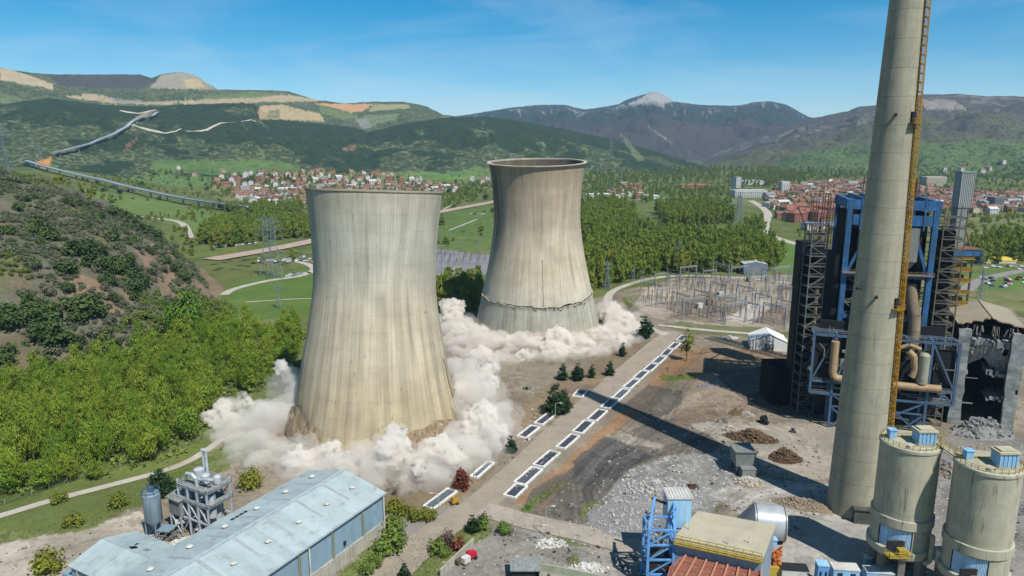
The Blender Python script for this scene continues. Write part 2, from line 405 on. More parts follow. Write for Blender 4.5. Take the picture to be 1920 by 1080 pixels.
ob=[(962,940),(1010,905),(1075,850),(1130,800),(1180,755),(1230,700),(1275,655),(1310,660),(1250,715),(1200,770),(1130,830),(1060,885),(1000,950)]
paint(ob,L(176,136,98),.85,0,.3,rmax=560,c2=L(158,120,86))
paint([(1000,915),(1060,880),(1130,835),(1210,795),(1330,770),(1390,810),(1330,860),(1200,870),(1140,920),(1120,985),(1010,975),(975,960)],L(120,111,100),.9,0,rmax=560,c2=L(102,97,90))
paint([(1075,860),(1140,815),(1230,850),(1190,875),(1140,905),(1080,905)],L(92,90,87),.85,0,rmax=560)
paint([(1165,760),(1215,720),(1280,735),(1275,760),(1230,790)],L(104,96,86),.9,0,rmax=560,jit=.5)
paint([(1290,700),(1400,700),(1420,760),(1340,790),(1290,770)],L(160,140,118),.7,0,.2,rmax=560)
paint([(1130,1000),(1135,935),(1180,880),(1260,850),(1400,845),(1430,880),(1350,930),(1300,1010),(1200,1020)],L(164,160,152),.95,0,1.0,rmax=400,c2=L(140,138,134))
paint([(1135,970),(1150,930),(1210,920),(1230,990),(1180,1005)],L(150,150,150),.7,0,1.0,rmax=400)
paint([(1330,930),(1400,890),(1570,910),(1700,1000),(1700,1200),(1400,1200),(1400,980)],L(188,182,172),.9,0,.25,rmax=400,c2=L(170,164,154))
paint([(1290,790),(1560,800),(1600,880),(1500,905),(1420,870)],L(184,174,156),.85,0,.35,rmax=400,c2=L(164,152,134))
paint([(830,1010),(1000,975),(1210,1030),(1240,1200),(760,1200)],L(176,168,156),.9,0,.3,rmax=330,c2=L(158,152,142))
paint([(1230,610),(1300,600),(1420,615),(1560,640),(1560,655),(1400,632),(1290,625)],L(112,118,72),.8,.02,rmax=700)
paint([(1660,820),(2000,820),(2000,1200),(1700,1200)],L(150,146,140),.8,0,.6,rmax=400)
# grass tufts inside the site
GR=[[(955,965),(1000,935),(1060,895),(1065,905),(1020,940),(985,965)],[(1085,970),(1100,945),(1140,935),(1120,960)],[(1235,705),(1300,700),(1305,712),(1240,715)],[(1120,985),(1150,972),(1155,992)],[(1020,1003),(1060,1008),(1125,1030),(1060,1018)],[(1055,1050),(1075,1040),(1080,1065)],[(700,1100),(770,1010),(900,985),(930,995),(870,1030),(800,1110)],[(640,1075),(710,1010),(735,960),(750,1000),(700,1070),(650,1100)],[(1165,560),(1210,545),(1180,580)]]
for g in GR: paint(g,L(100,128,52),.85,.06,rmax=560,c2=L(122,128,66))
paint([(1135,815),(1180,812),(1260,832),(1250,842),(1180,832)],L(176,166,148),.6,0,.6,rmax=560)
paint([(1000,950),(1040,905),(1075,890),(1050,930),(1020,965)],L(140,120,98),.7,0,.3,rmax=560)
paint([(1255,770),(1330,760),(1345,785),(1270,800)],L(134,112,90),.7,0,.3,rmax=560)
paint([(1300,720),(1340,715),(1345,728),(1310,732)],L(128,122,128),.7,0,.3,rmax=560)
paint([(1200,900),(1260,880),(1330,895),(1290,940),(1220,940)],L(146,142,136),.6,0,1,rmax=400)
paint([(1330,690),(1420,690),(1530,740),(1530,790),(1440,775),(1370,735)],L(96,88,80),.8,0,.2,rmax=560)  # boiler house shadow darkened into the ground colour
# switchyard gravel
paint([(1170,560),(1260,522),(1500,515),(1520,620),(1400,615),(1230,600)],L(186,172,152),.9,0,.3,rmax=800,c2=L(164,150,132))
paint([(1270,560),(1360,548),(1400,575),(1330,605),(1230,598)],L(140,124,104),.8,0,rmax=800)
paint([(1190,552),(1235,536),(1290,540),(1260,556)],L(206,186,160),.8,0,rmax=800,jit=.3)
paint([(1360,600),(1420,560),(1450,566),(1400,606)],L(206,196,184),.8,0,rmax=800,jit=.3)
paint([(1410,605),(1450,575),(1490,580),(1470,612)],L(124,108,92),.8,0,rmax=800,jit=.3)
paint([(1280,565),(1330,545),(1350,552),(1300,575)],L(124,110,94),.7,0,rmax=800,jit=.3)
paint([(1180,590),(1230,570),(1260,585),(1240,600)],L(184,168,150),.8,0,rmax=800)
# wheel tracks worn into the bare ground
def track(px,f,w=.55,off=1.05):
    P=np.array([G(*q) for q in px]); near=(R_<430)&front; xx,yy=X[near],Y[near]; best=np.full(len(xx),1e9)
    for a_,b_ in zip(P,P[1:]):
        d_=b_-a_; t_=np.clip(((xx-a_[0])*d_[0]+(yy-a_[1])*d_[1])/(d_@d_),0,1); best=np.minimum(best,np.hypot(xx-a_[0]-d_[0]*t_,yy-a_[1]-d_[1]*t_))
    k=np.exp(-((best-off)/w)**2)*(.45+.9*fbm(xx/5,yy/5,99,2)); colr[near]*=(1+(f-1)*1.35*np.clip(k,0,1))[:,None]
for q,f in (([(1215,1000),(1230,900),(1290,840),(1340,800),(1420,740),(1480,690)],.72),([(1150,990),(1120,920),(1150,870),(1240,830),(1330,800),(1500,805)],1.3),([(1165,990),(1140,930),(1180,870),(1260,838),(1350,815)],.7),([(1300,1000),(1380,930),(1460,900),(1560,905)],.75),([(1320,990),(1420,925),(1530,910)],1.25),([(1090,985),(1080,910),(1130,850),(1230,800),(1300,745),(1380,700),(1460,665)],1.28),([(1120,980),(1100,920),(1160,855),(1250,790),(1290,720),(1380,660)],.75),([(1010,960),(1060,900),(1150,820),(1220,760),(1280,690),(1330,650)],.78),([(1240,1040),(1330,960),(1480,930)],.8),([(1500,1000),(1440,960),(1350,950)],.78),([(880,985),(960,1000),(1100,1040),(1230,1070)],.8),([(900,1060),(1000,1030),(1100,1060)],.82),([(300,985),(200,1010),(60,1040),(-50,1075)],.8),([(480,920),(400,945),(300,985)],.82),([(1250,640),(1340,665),(1450,680)],1.2),([(950,740),(1010,720),(1060,735),(1120,720)],.8),([(840,905),(930,790),(990,740),(1080,735)],.82)): track(q,f)
sp_=fbm(X/3,Y/3,301,3); sp2=fbm(X/14,Y/14,302,4); near=plant&(R_<520); colr[near]*=(1+(sp2[near]-.5)*.7)[:,None]; stain=near&(sp2>.62)&(sp_>.5); colr[stain]*=.72
colr=np.clip(colr,0.01,.8)
me=bpy.data.meshes.new('ground'); nr=len(rs); I=np.arange(nr*NT).reshape(nr,NT)
q=np.stack([I[:-1,:-1],I[:-1,1:],I[1:,1:],I[1:,:-1]],-1).reshape(-1,4)[:,::-1]
me.vertices.add(len(X)); me.vertices.foreach_set('co',np.stack([X,Y,Z],-1).ravel())
me.loops.add(q.size); me.loops.foreach_set('vertex_index',q.ravel().astype(np.int32))
me.polygons.add(len(q)); me.polygons.foreach_set('loop_start',np.arange(0,q.size,4,dtype=np.int32))
me.update(calc_edges=True); me.shade_smooth()
at=me.attributes.new('Cover','FLOAT_COLOR','POINT'); at.data.foreach_set('color',np.concatenate([colr,np.ones((len(X),1))],1).ravel())
for nm,ar in(('bushes',dots),('rubble',rock)):
    q_=me.attributes.new(nm,'FLOAT','POINT'); q_.data.foreach_set('value',ar.astype(np.float32))
a=N('ground_cover'); p=a.pos()
cv=a.n('Attribute',attribute_name='Cover').outputs['Color']; bu=a.n('Attribute',attribute_name='bushes').outputs['Fac']; ro=a.n('Attribute',attribute_name='rubble').outputs['Fac']
fA=a.noise(p,.035,8,.65); fB=a.noise(p,.5,6,.7); fC=a.noise(p,2.6,3,.7)
c=a.mix(1.0,cv,a.ramp(fA,[(.3,.80),(.7,1.18)]),'MULTIPLY'); c=a.mix(1.0,c,a.ramp(fB,[(.28,.74),(.72,1.22)]),'MULTIPLY')
# tyre-like drag marks and pebbles on bare ground
fs=a.noise(a.mapv(p,(.9,.06,1),(0,0,.62)),1.,4,.6); c=a.mix(a.math('MULTIPLY',ro,.5),c,a.mix(1.0,c,a.ramp(fs,[(.3,.7),(.7,1.2)]),'MULTIPLY'))
vo=a.n('TexVoronoi'); vo.inputs['Scale'].default_value=.75; a.l(p,vo.inputs['Vector'])
peb=a.math('LESS_THAN',vo.outputs['Distance'],a.math('MULTIPLY',ro,.36)); wn=a.n('TexWhiteNoise'); a.l(vo.outputs['Position'],wn.inputs['Vector'])
peb=a.math('MULTIPLY',peb,a.math('GREATER_THAN',a.noise(p,.13,3,.6),.46))
c=a.mix(peb,c,a.ramp(wn.outputs['Value'],[(0,C(120,114,106)),(.6,C(196,190,180)),(1,C(232,228,220))]))
# bushes and small trees of the far slopes
vb=a.n('TexVoronoi'); vb.inputs['Scale'].default_value=.075; a.l(p,vb.inputs['Vector'])
nb=a.noise(p,.02,7,.72); thr=a.math('ADD',a.math('MULTIPLY',bu,1.35),a.math('MULTIPLY',a.math('SUBTRACT',nb,.5),1.1))
bm=a.math('LESS_THAN',vb.outputs['Distance'],thr); bm=a.math('MULTIPLY',bm,a.math('GREATER_THAN',bu,.015))
wb=a.n('TexWhiteNoise'); a.l(vb.outputs['Position'],wb.inputs['Vector'])
c=a.mix(a.math('MULTIPLY',bm,.82),c,a.ramp(wb.outputs['Value'],[(0,C(34,52,34)),(.6,C(48,70,40)),(1,C(70,88,48))]))
hb=a.math('ADD',a.math('MULTIPLY',bm,3.),a.math('ADD',a.math('MULTIPLY',fB,.35),a.math('MULTIPLY',peb,.5)))
a.bsdf(c,.95,bump=hb,bstr=.6,bdist=1.6,spec=.15)
me.materials.append(a.mat); ground=bpy.data.objects.new('ground',me); COL.objects.link(ground); tag(ground,kind='structure',label='valley floor and hills of meadow, bare dirt and scrub',cat='ground')
# haze
hz=MB().box((0,6000,365),(34000,24000,740)).obj('haze',N('haze_air').mat,loc=(0,0,0)); tag(hz,'thin blue air between the plant and the mountains','haze',kind='stuff')
hm=hz.data.materials[0]; ht=hm.node_tree; pv=ht.nodes.new('ShaderNodeVolumePrincipled'); pv.inputs['Color'].default_value=(.52,.73,1,1); pv.inputs['Density'].default_value=4.2e-5; pv.inputs['Anisotropy'].default_value=.1
ht.links.new(pv.outputs[0],[n for n in ht.nodes if n.type=='OUTPUT_MATERIAL'][0].inputs['Volume'])
hz.display_type='WIRE'
# ---------------------------------------------------------------- roads and paths
def resample(P,step):
    P=[np.array(p[:2]) for p in P]
    # Catmull-Rom
    Q=[]
    for i in range(len(P)-1):
        p0=P[max(i-1,0)];p1=P[i];p2=P[i+1];p3=P[min(i+2,len(P)-1)]
        n=max(2,int(np.linalg.norm(p2-p1)/step))
        for k in range(n):
            t=k/n; Q.append(.5*((2*p1)+(-p0+p2)*t+(2*p0-5*p1+4*p2-p3)*t*t+(-p0+3*p1-3*p2+p3)*t**3))
    Q.append(P[-1]); return np.array(Q)
def ribbon(name,px,width,m,dz=.16,step=4,label=None,cat=None,wvar=0,world=None,nc=4):
    P=world if world is not None else [T(*q) for q in px]
    P=[p for p in P if p is not None]
    Q=resample(P,step); D=np.gradient(Q,axis=0); D/=np.linalg.norm(D,axis=1)[:,None]+1e-9; Nn=np.stack([-D[:,1],D[:,0]],1)
    wv=width*(1+wvar*(fbm(np.arange(len(Q))*.13,np.zeros(len(Q)),int(width*10))-.5)*2)
    mb=MB(); V=[]
    offs=np.linspace(-.5,.5,nc+1)
    A=[Q+Nn*(wv*o)[:,None] for o in offs]; ZZ=[terrain(a[:,0],a[:,1])+dz for a in A]
    for i in range(len(Q)):
        for a,z in zip(A,ZZ): V.append((a[i,0],a[i,1],z[i]))
    k=nc+1; mb.add(V,[(i*k+j,i*k+j+1,(i+1)*k+j+1,(i+1)*k+j) for i in range(len(Q)-1) for j in range(nc)])
    o=mb.obj(name,m,kind='structure'); tag(o,label,cat); return Q,Nn
def roadmat(name,c,c2,patch=.5):
    a=N(name); p=a.pos(); f=a.noise(p,.12,7,.65); g=a.noise(p,1.7,5,.7)
    q=a.mix(a.ramp(f,[(.42,0.),(.62,1.)]),c,c2); q=a.mix(1.0,q,a.ramp(g,[(.25,.78),(.75,1.18)]),'MULTIPLY')
    vo=a.n('TexVoronoi',feature='DISTANCE_TO_EDGE'); vo.inputs['Scale'].default_value=.16; a.l(p,vo.inputs['Vector'])
    q=a.mix(a.math('MULTIPLY',a.math('LESS_THAN',vo.outputs['Distance'],.018),patch),q,C(96,88,78))
    a.bsdf(q,.93,bump=g,bstr=.2,bdist=.05); return a.mat
RM=roadmat('worn_road',C(176,162,142),C(164,150,132),.06); RC=roadmat('concrete_path',C(186,174,156),C(168,158,142),.3); RW=roadmat('pale_track',C(206,196,180),C(188,176,158),0); RP=roadmat('pinkish_embankment',C(200,176,156),C(180,158,138),0); RG=roadmat('grey_asphalt',C(160,152,144),C(146,140,134),.1)
main_q,main_n=ribbon('road',[(1262,622),(1195,680),(1140,727),(1085,775),(1030,825),(982,872),(935,915),(893,950),(830,990),(765,1045),(690,1120)],10.5,RM,step=3,label='worn beige plant road running diagonally past both cooling towers',cat='road',nc=8)
ribbon('road',[(905,955),(990,978),(1100,1003),(1215,1034)],8.5,RC,dz=.2,step=3,label='cracked concrete side road below the rubble field',cat='road',nc=6)
ribbon('road',[(880,955),(850,965),(790,985),(752,1000)],9,RG,dz=.13,step=3,label='grey road apron beside the long blue shed',cat='road',nc=6)
ribbon('path',[(-150,1010),(0,968),(100,938),(200,912),(300,885),(360,862),(420,822)],3.4,RW,step=3,label='pale concrete footpath along the wood on the left',cat='path')
ribbon('road',[(1250,628),(1190,605),(1150,580),(1140,560),(1155,543),(1205,526),(1260,518),(1330,518),(1420,524),(1520,536)],6.5,RW,label='pale perimeter road curving round the switchyard',cat='road',wvar=.15)
ribbon('road',[(1235,610),(1330,620),(1420,628),(1530,648)],5,RW,dz=.2,label='pale road between switchyard and white tent hall',cat='road')
ribbon('road',[(420,553),(440,542),(500,527),(560,518),(588,506),(575,495),(535,487)],7,RW,label='pale winding road behind the nearer cooling tower',cat='road')
ribbon('path',[(460,567),(530,562),(600,559)],2.2,RW,label='thin pale path across the green meadow',cat='path')
ribbon('path',[(860,500),(800,540),(700,570)],4,RW,label='pale track leading to the grey substation',cat='path')
ribbon('road',[(395,488),(500,470),(590,452),(710,424),(825,398),(925,379),(1010,360)],24,RP,dz=1.0,step=8,label='broad pinkish embankment road crossing the valley',cat='road')
ribbon('path',[(245,404),(300,410),(335,416),(350,428),(356,446)],9,RW,step=6,label='pale farm track ending at a turning place',cat='path',wvar=.3)
ribbon('path',[(838,376),(852,381),(832,392)],4,RW,step=6,label='short pale farm lane right of the nearer tower',cat='path')
ribbon('path',[(842,432),(870,421),(895,411)],3.5,RW,step=6,label='pale field lane between the two towers',cat='path')
ribbon('road',[(1408,376),(1428,388),(1440,402),(1434,422),(1446,442),(1510,462)],13,RW,step=6,label='pale road bending down from the red roofed town',cat='road')
ribbon('road',[(1810,545),(1850,522),(1960,500)],10,RG,step=6,label='grey road at the right edge behind the boiler house',cat='road')
ribbon('path',[(242,236),(262,240),(296,248),(330,247),(400,238),(480,229)],9,RW,dz=2,step=25,label='pale forest track across the dark hillside',cat='path',wvar=.5)
ribbon('path',[(225,208),(260,214),(293,207)],12,RW,dz=2,step=25,label='pale haul track below the quarry',cat='path',wvar=.4)
for q,l in (([(1100,372),(1180,376),(1250,372)],'pale lane beside the far farm sheds'),([(560,330),(640,334)],'pale lane above the village'),([(1300,325),(1440,318)],'long pale embankment below the far hills'),([(1090,337),(1200,340),(1290,333)],'thin pale lane in the far meadows')):
    ribbon('path',q,8,RW,dz=1,step=20,label=l,cat='path',wvar=.4)
ribbon('path',[(0,790),(50,770),(110,745),(185,715),(245,675)],4,RW,dz=.1,step=4,label='pale stony stream bed inside the wood on the left',cat='path',wvar=.6)
ribbon('path',[(130,690),(165,682),(200,676)],4,RW,dz=.3,step=4,label='short pale track at the foot of the scrubby hill',cat='path',wvar=.4)
# kerb along the road
KB=mat('kerb_stone',C(196,186,168),.9,var=.3,scale=.8)
mb=MB()
for side,rg in((1,(6,len(main_q)-28)),(-1,(8,len(main_q)-60))):
    pts=main_q+main_n*side*5.4
    for i in range(rg[0],rg[1],2):
        a_,b_=pts[i],pts[min(i+2,len(pts)-1)]
        if side==-1 or not (0.25<i/len(main_q)<0.3): mb.bar((a_[0],a_[1],tz(*a_)+.16),(b_[0],b_[1],tz(*b_)+.16),.3,.3)
tag(mb.obj('kerb',KB,kind='structure'),'low pale kerb stones edging the diagonal road','kerb')
# ---------------------------------------------------------------- white rimmed beds beside the road
WHITE=mat('white_rim',C(240,238,232,1.2),.7,var=.3,scale=1.6,grime=C(190,178,160))
def bedmat():
    a=N('bed_gravel'); p=a.pos(); f=a.noise(p,1.4,6,.75); wv=a.noise(p,5,3,.6)
    oi=a.n('ObjectInfo'); c=a.ramp(f,[(.35,C(44,48,58)),(.55,C(74,78,88)),(.72,C(140,142,148))]); c=a.mix(a.math('MULTIPLY',a.math('POWER',oi.outputs['Random'],3.),.6),c,C(136,150,152)); c=a.mix(1.0,c,a.ramp(wv,[(.3,.7),(.7,1.3)]),'MULTIPLY')
    a.bsdf(c,.6,bump=wv,bstr=.5,bdist=.1); return a.mat
BED=bedmat()
ORD=['first','second','third','fourth','fifth','sixth','seventh','eighth','ninth','tenth','eleventh','twelfth','thirteenth','fourteenth','fifteenth']
BEDS=[(1279,635),(1264,649),(1250,662),(1236,676),(1220,690),(1202,704),(1184,721),(1165,740),(1145,757),(1120,780),(1094,802),(1065,829),(1025,862),(991,894),(967,922)]
def bed(px,py,ln,wd,rz,label,group,tr=.55):
    ln*=random.uniform(.95,1.03); wd*=random.uniform(.9,1.08); tr*=random.uniform(.85,1.15)
    x,y=G(px,py); z=tz(x,y); t=thing('rimmed_bed',label,'bed',(x,y,z),group)
    f=MB(); hl,hw=ln/2,wd/2
    f.box((0,hw,.3),(ln+tr,tr,.75)); f.box((0,-hw,.3),(ln+tr,tr,.75)); f.box((hl,0,.297),(tr,wd-tr,.75)); f.box((-hl,0,.297),(tr,wd-tr,.75))
    o=f.obj('rim',WHITE,loc=(0,0,0)); o.parent=t; WL[o.name]=WL[t.name]
    g=MB(); nx,ny=14,5; V=[(-hl+ln*i/nx,-hw+wd*j/ny,.22+random.uniform(-.12,.16)) for i in range(nx+1) for j in range(ny+1)]
    g.add(V,[(i*(ny+1)+j,(i+1)*(ny+1)+j,(i+1)*(ny+1)+j+1,i*(ny+1)+j+1) for i in range(nx) for j in range(ny)])
    o=g.obj('gravel_fill',BED,loc=(0,0,0)); o.parent=t
    t.rotation_euler=(0,0,rz); return t
RZ=math.atan2(*(np.array(G(1250,662))-np.array(G(1065,829)))[::-1])
for i,(a_,b_) in enumerate(BEDS):
    bed(a_,b_,13.0 if i<14 else 8.5,3.9,RZ+random.uniform(-.02,.02),f'{ORD[i]} white-rimmed dark gravel bed from the far end of the row beside the road','white-rimmed beds in the row right of the road')
bed(1088,739,9,4.2,RZ+.12,'lone white-rimmed bed across the road from the row, touched by the chimney shadow tip','white-rimmed beds left of the road')
bed(1022,787,12,4.2,RZ,'white-rimmed bed left of the road, right in front of the dark bushy conifer','white-rimmed beds left of the road')
bed(991,811,12,4.2,RZ,'white-rimmed bed left of the road, second nearer bed from the bushy conifer','white-rimmed beds left of the road')
bed(905,882,13,2.6,RZ+.05,'narrow white-rimmed bed half veiled by dust right of the brown dead conifer','white-rimmed beds left of the road')
bed(826,937,13,3.4,RZ-.02,'white-rimmed bed left of the road beside the brown dead conifer and round bushes','white-rimmed beds left of the road')
# ---------------------------------------------------------------- cooling towers
def towermat(name,top,mid,low,zmid,zlow,soft,R,stripe,spots,rings,ribs,lowstripe=0,darktop=None,shade_stain=None,crack=None):
    a=N(name); o=a.obj(); sx=a.n('SeparateXYZ'); a.l(o,sx.inputs[0])
    ang=a.math('ARCTAN2',sx.outputs[1],sx.outputs[0]); zz=sx.outputs[2]
    def cyl(ka,kz,ks=0):
        q=a.n('CombineXYZ'); a.l(a.math('MULTIPLY',ang,ka),q.inputs[0]); a.l(a.math('MULTIPLY',zz,kz),q.inputs[1]); q.inputs[2].default_value=ks; return q.outputs[0]
    nb=a.noise(cyl(R*.05,.04,3.),1,5,.6); zn=a.math('ADD',zz,a.math('MULTIPLY',a.math('SUBTRACT',nb,.5),soft*2))
    def step(z0): return a.math('DIVIDE',a.math('SUBTRACT',zn,z0-soft),2*soft,True)
    c=a.mix(step(zlow),low,mid); c=a.mix(step(zmid),c,top)
    if darktop: c=a.mix(a.math('MULTIPLY',step(darktop[0]),darktop[1]),c,darktop[2])
    # fine vertical streaks
    s1=a.noise(cyl(R*.9,.035,1.),1,3,.55); c=a.mix(stripe,c,a.mix(1.0,c,a.ramp(s1,[(.34,.50),(.5,1.0),(.7,1.2)]),'MULTIPLY'))
    s2=a.noise(cyl(R*.22,.02,7.),1,4,.6); c=a.mix(1.0,c,a.ramp(s2,[(.3,.80),(.7,1.15)]),'MULTIPLY')
    # broad mottling
    bl=a.noise(cyl(R*.06,.07,2.),1,5,.65); c=a.mix(1.0,c,a.ramp(bl,[(.3,.82),(.7,1.12)]),'MULTIPLY')
    # dark drips
    sp=a.noise(cyl(R*.8,.22,5.),1,3,.5); spm=a.math('MULTIPLY',a.ramp(sp,[(.66,0.),(.72,1.)]),a.ramp(a.noise(cyl(R*.05,.05,9.),1,2,.5),[(.42,0.),(.6,1.)]))
    c=a.mix(a.math('MULTIPLY',spm,spots),c,C(98,92,84))
    # pale lime runs
    sw=a.noise(cyl(R*.7,.05,15.),1,2,.5); c=a.mix(a.math('MULTIPLY',a.ramp(sw,[(.68,0.),(.74,1.)]),.45),c,C(222,216,202))
    # pour joints
    lz=a.math('ABSOLUTE',a.math('SUBTRACT',a.math('FRACT',a.math('DIVIDE',zz,6.3)),.5)); ln=a.math('LESS_THAN',lz,.014)
    c=a.mix(a.math('MULTIPLY',ln,rings),c,C(104,98,88))
    la=a.math('ABSOLUTE',a.math('SUBTRACT',a.math('FRACT',a.math('MULTIPLY',ang,ribs/(2*math.pi))),.5)); lr=a.math('LESS_THAN',la,.03)
    c=a.mix(a.math('MULTIPLY',lr,.22 if lowstripe else .10),c,C(110,98,80))
    # low stripes: wide meridional stains
    if lowstripe:
        ws=a.noise(cyl(R*.28,.006,4.),1,2,.4); wm=a.math('MULTIPLY',a.math('SUBTRACT',1.0,step(zmid-4)),lowstripe)
        c=a.mix(wm,c,a.mix(1.0,c,a.ramp(ws,[(.36,.66),(.5,.98),(.66,1.14)]),'MULTIPLY'))
    if shade_stain:  # dark flank band: self-shade painted into the colour, streaked with stain
        sa=a.math('SUBTRACT',1.0,a.math('DIVIDE',a.math('ABSOLUTE',a.math('SUBTRACT',ang,shade_stain[0])),shade_stain[1]),True); sa=a.math('MULTIPLY',sa,a.math('DIVIDE',a.math('SUBTRACT',zn,shade_stain[2]),14.,True))
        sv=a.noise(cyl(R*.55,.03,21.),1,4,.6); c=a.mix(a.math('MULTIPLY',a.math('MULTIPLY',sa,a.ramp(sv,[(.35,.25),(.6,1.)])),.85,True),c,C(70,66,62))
    if crack:
        cw=a.noise(cyl(R*.02,.22,31.),1,3,.6); cl_=a.math('ABSOLUTE',a.math('SUBTRACT',a.math('SUBTRACT',ang,crack[0]),a.math('MULTIPLY',a.math('SUBTRACT',cw,.5),.03)))
        cm=a.math('MULTIPLY',a.math('LESS_THAN',cl_,.0065),a.math('MULTIPLY',a.math('GREATER_THAN',zz,crack[1]),a.math('LESS_THAN',zz,crack[2]))); c=a.mix(a.math('MULTIPLY',cm,.8),c,C(64,58,52))
    a.bsdf(c,.92,bump=a.math('ADD',s1,a.math('MULTIPLY',ln,-.8)),bstr=.35,bdist=.25,spec=.15); return a.mat
T1=np.array([-57.0,273.0,0.])
pts=[(357,128.5),(362,128),(380,125.5),(400,123),(430,119.5),(455,117),(480,115),(505,113.5),(530,113.8),(555,115),(580,118),(610,122.5),(640,127.5),(670,133),(700,139),(725,144.5),(750,150),(775,156),(800,161),(830,167),(850,171)]
prof=[]
for py,hw in pts:
    z=AT(700,py,273)[2]; fy=273*CP-(z-H)*SP; prof.append((hw*fy/F,z))
prof=prof[::-1]; prof=[(prof[0][0]+1.2,-3.)]+prof
pz=np.array([p_[1] for p_ in prof]); pr=np.array([p_[0] for p_ in prof]); 
zs=np.linspace(-2,pz[-1],64); rp1=np.interp(zs,pz,pr)
rp1=np.convolve(np.pad(rp1,2,mode='edge'),np.ones(5)/5,'valid')
TM1=towermat('weathered_concrete_pale',C(204,200,182,1.1),C(202,190,164,1.1),C(196,180,148,1.1),58,24,10,30,.30,.75,.16,44,.5,(zs[-1]-7.5,.5,C(182,170,142,1.1)))
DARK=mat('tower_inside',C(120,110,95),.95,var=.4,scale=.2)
t1=thing('cooling_tower','nearer concrete cooling tower, smooth flared rim, slumping into dust clouds','cooling tower',tuple(T1))
n1_=200
def shell(zs,rs_,th,n,rag_top=None,rag_bot=None,skip=None,dent=None):
    mb=MB(); V=[]
    for i,(z,r) in enumerate(zip(zs,rs_)):
        for k in range(n):
            t=2*math.pi*k/n; rr=r; z2=z
            if rag_top and i==len(zs)-1: z2=z+rag_top(t)
            if rag_bot and i==0: z2=z+rag_bot(t)
            if dent: rr+=dent(t,z)
            V.append((rr*math.cos(t),rr*math.sin(t),z2))
    o=len(V)
    for i,(z,r) in enumerate(zip(zs,rs_)):
        for k in range(n):
            x,y,z2=V[i*n+k]; f=(math.hypot(x,y)-th)/math.hypot(x,y); V.append((x*f,y*f,z2))
    Fs=[];M_=[]
    for i in range(len(zs)-1):
        for k in range(n):
            k2=(k+1)%n
            if skip and skip(i,k): continue
            Fs.append((i*n+k,i*n+k2,(i+1)*n+k2,(i+1)*n+k)); M_.append(0)
            Fs.append((o+i*n+k2,o+i*n+k,o+(i+1)*n+k,o+(i+1)*n+k2)); M_.append(1)
    e=len(zs)-1
    for k in range(n):
        k2=(k+1)%n
        Fs.append((e*n+k,e*n+k2,o+e*n+k2,o+e*n+k)); M_.append(0)
        Fs.append((k2,k,o+k,o+k2)); M_.append(0)
    mb.v=V; mb.f=Fs; mb.m=M_; return mb
kc=int((math.radians(-7)%(2*math.pi))/(2*math.pi)*n1_)
def skip1(i,k):
    if not (4<i<19): return False
    return k==kc-int((i-4)/7)
def dent1(t,z):
    d=(t-math.radians(207)+math.pi)%(2*math.pi)-math.pi
    return -2.2*math.exp(-(d/.45)**2)*max(0,1-z/26)
def loc_obj(mb,name,mats,parent,smooth=False):
    o=mb.obj(name,mats,loc=(0,0,0),smooth=smooth); o.parent=parent; o.location=(0,0,0); WL[o.name]=WL[parent.name]; return o
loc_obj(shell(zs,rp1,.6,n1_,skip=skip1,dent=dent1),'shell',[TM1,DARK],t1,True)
rm=MB(); rt=rp1[-1]; zt=zs[-1]
rm.lathe([(rt-.62,zt-.9),(rt+.05,zt-.9),(rt+.32,zt-.5),(rt+.32,zt+.12),(rt-.62,zt+.12),(rt-.62,zt-.9)],n=n1_)
RIM=mat('rim_concrete',C(182,172,148),.9,var=.3,scale=.15)
loc_obj(rm,'rim',RIM,t1)
# crumpled skirt at the left foot and the dusty broken lip at the right foot
CR=mat('crumpled_concrete',C(178,156,126),.95,var=.32,scale=.4,streak=.5,bump=.5)
def skirt(a0,a1,z0,z1,out0,out1,name,seed,label):
    mb=MB(); nu,nv=60,16; V=[]
    for i in range(nu+1):
        u=i/nu; t=math.radians(a0+(a1-a0)*u); ed=math.sin(math.pi*u)**.5
        ztop=z0+(z1-z0)*ed*(.75+.5*vnoise([u*7],[seed])[0])
        for j in range(nv+1):
            v=j/nv; z=ztop*(1-v)-1*v; rb=np.interp(z,zs,rp1)
            r=rb+.2+ (out0+(out1-out0)*v)*ed+ (vnoise([u*22],[v*3+seed])[0]-.5)*1.5*ed*math.sin(math.pi*min(v*1.2+.1,1))
            V.append((r*math.cos(t),r*math.sin(t),z))
    mb.add(V,[(i*(nv+1)+j,i*(nv+1)+j+1,(i+1)*(nv+1)+j+1,(i+1)*(nv+1)+j) for i in range(nu) for j in range(nv)])
    o=loc_obj(mb,name,CR,t1,True); o['label']=label
skirt(198,246,2,10,.2,1.6,'crumpled_skirt',3,'crumpled brown strip of shell at the left foot')
skirt(298,345,2,5.5,.1,1.0,'crumpled_skirt',9,'dusty broken lip of shell at the right foot')
t1.rotation_euler=(math.radians(-3.4),math.radians(1.5),math.radians(0))
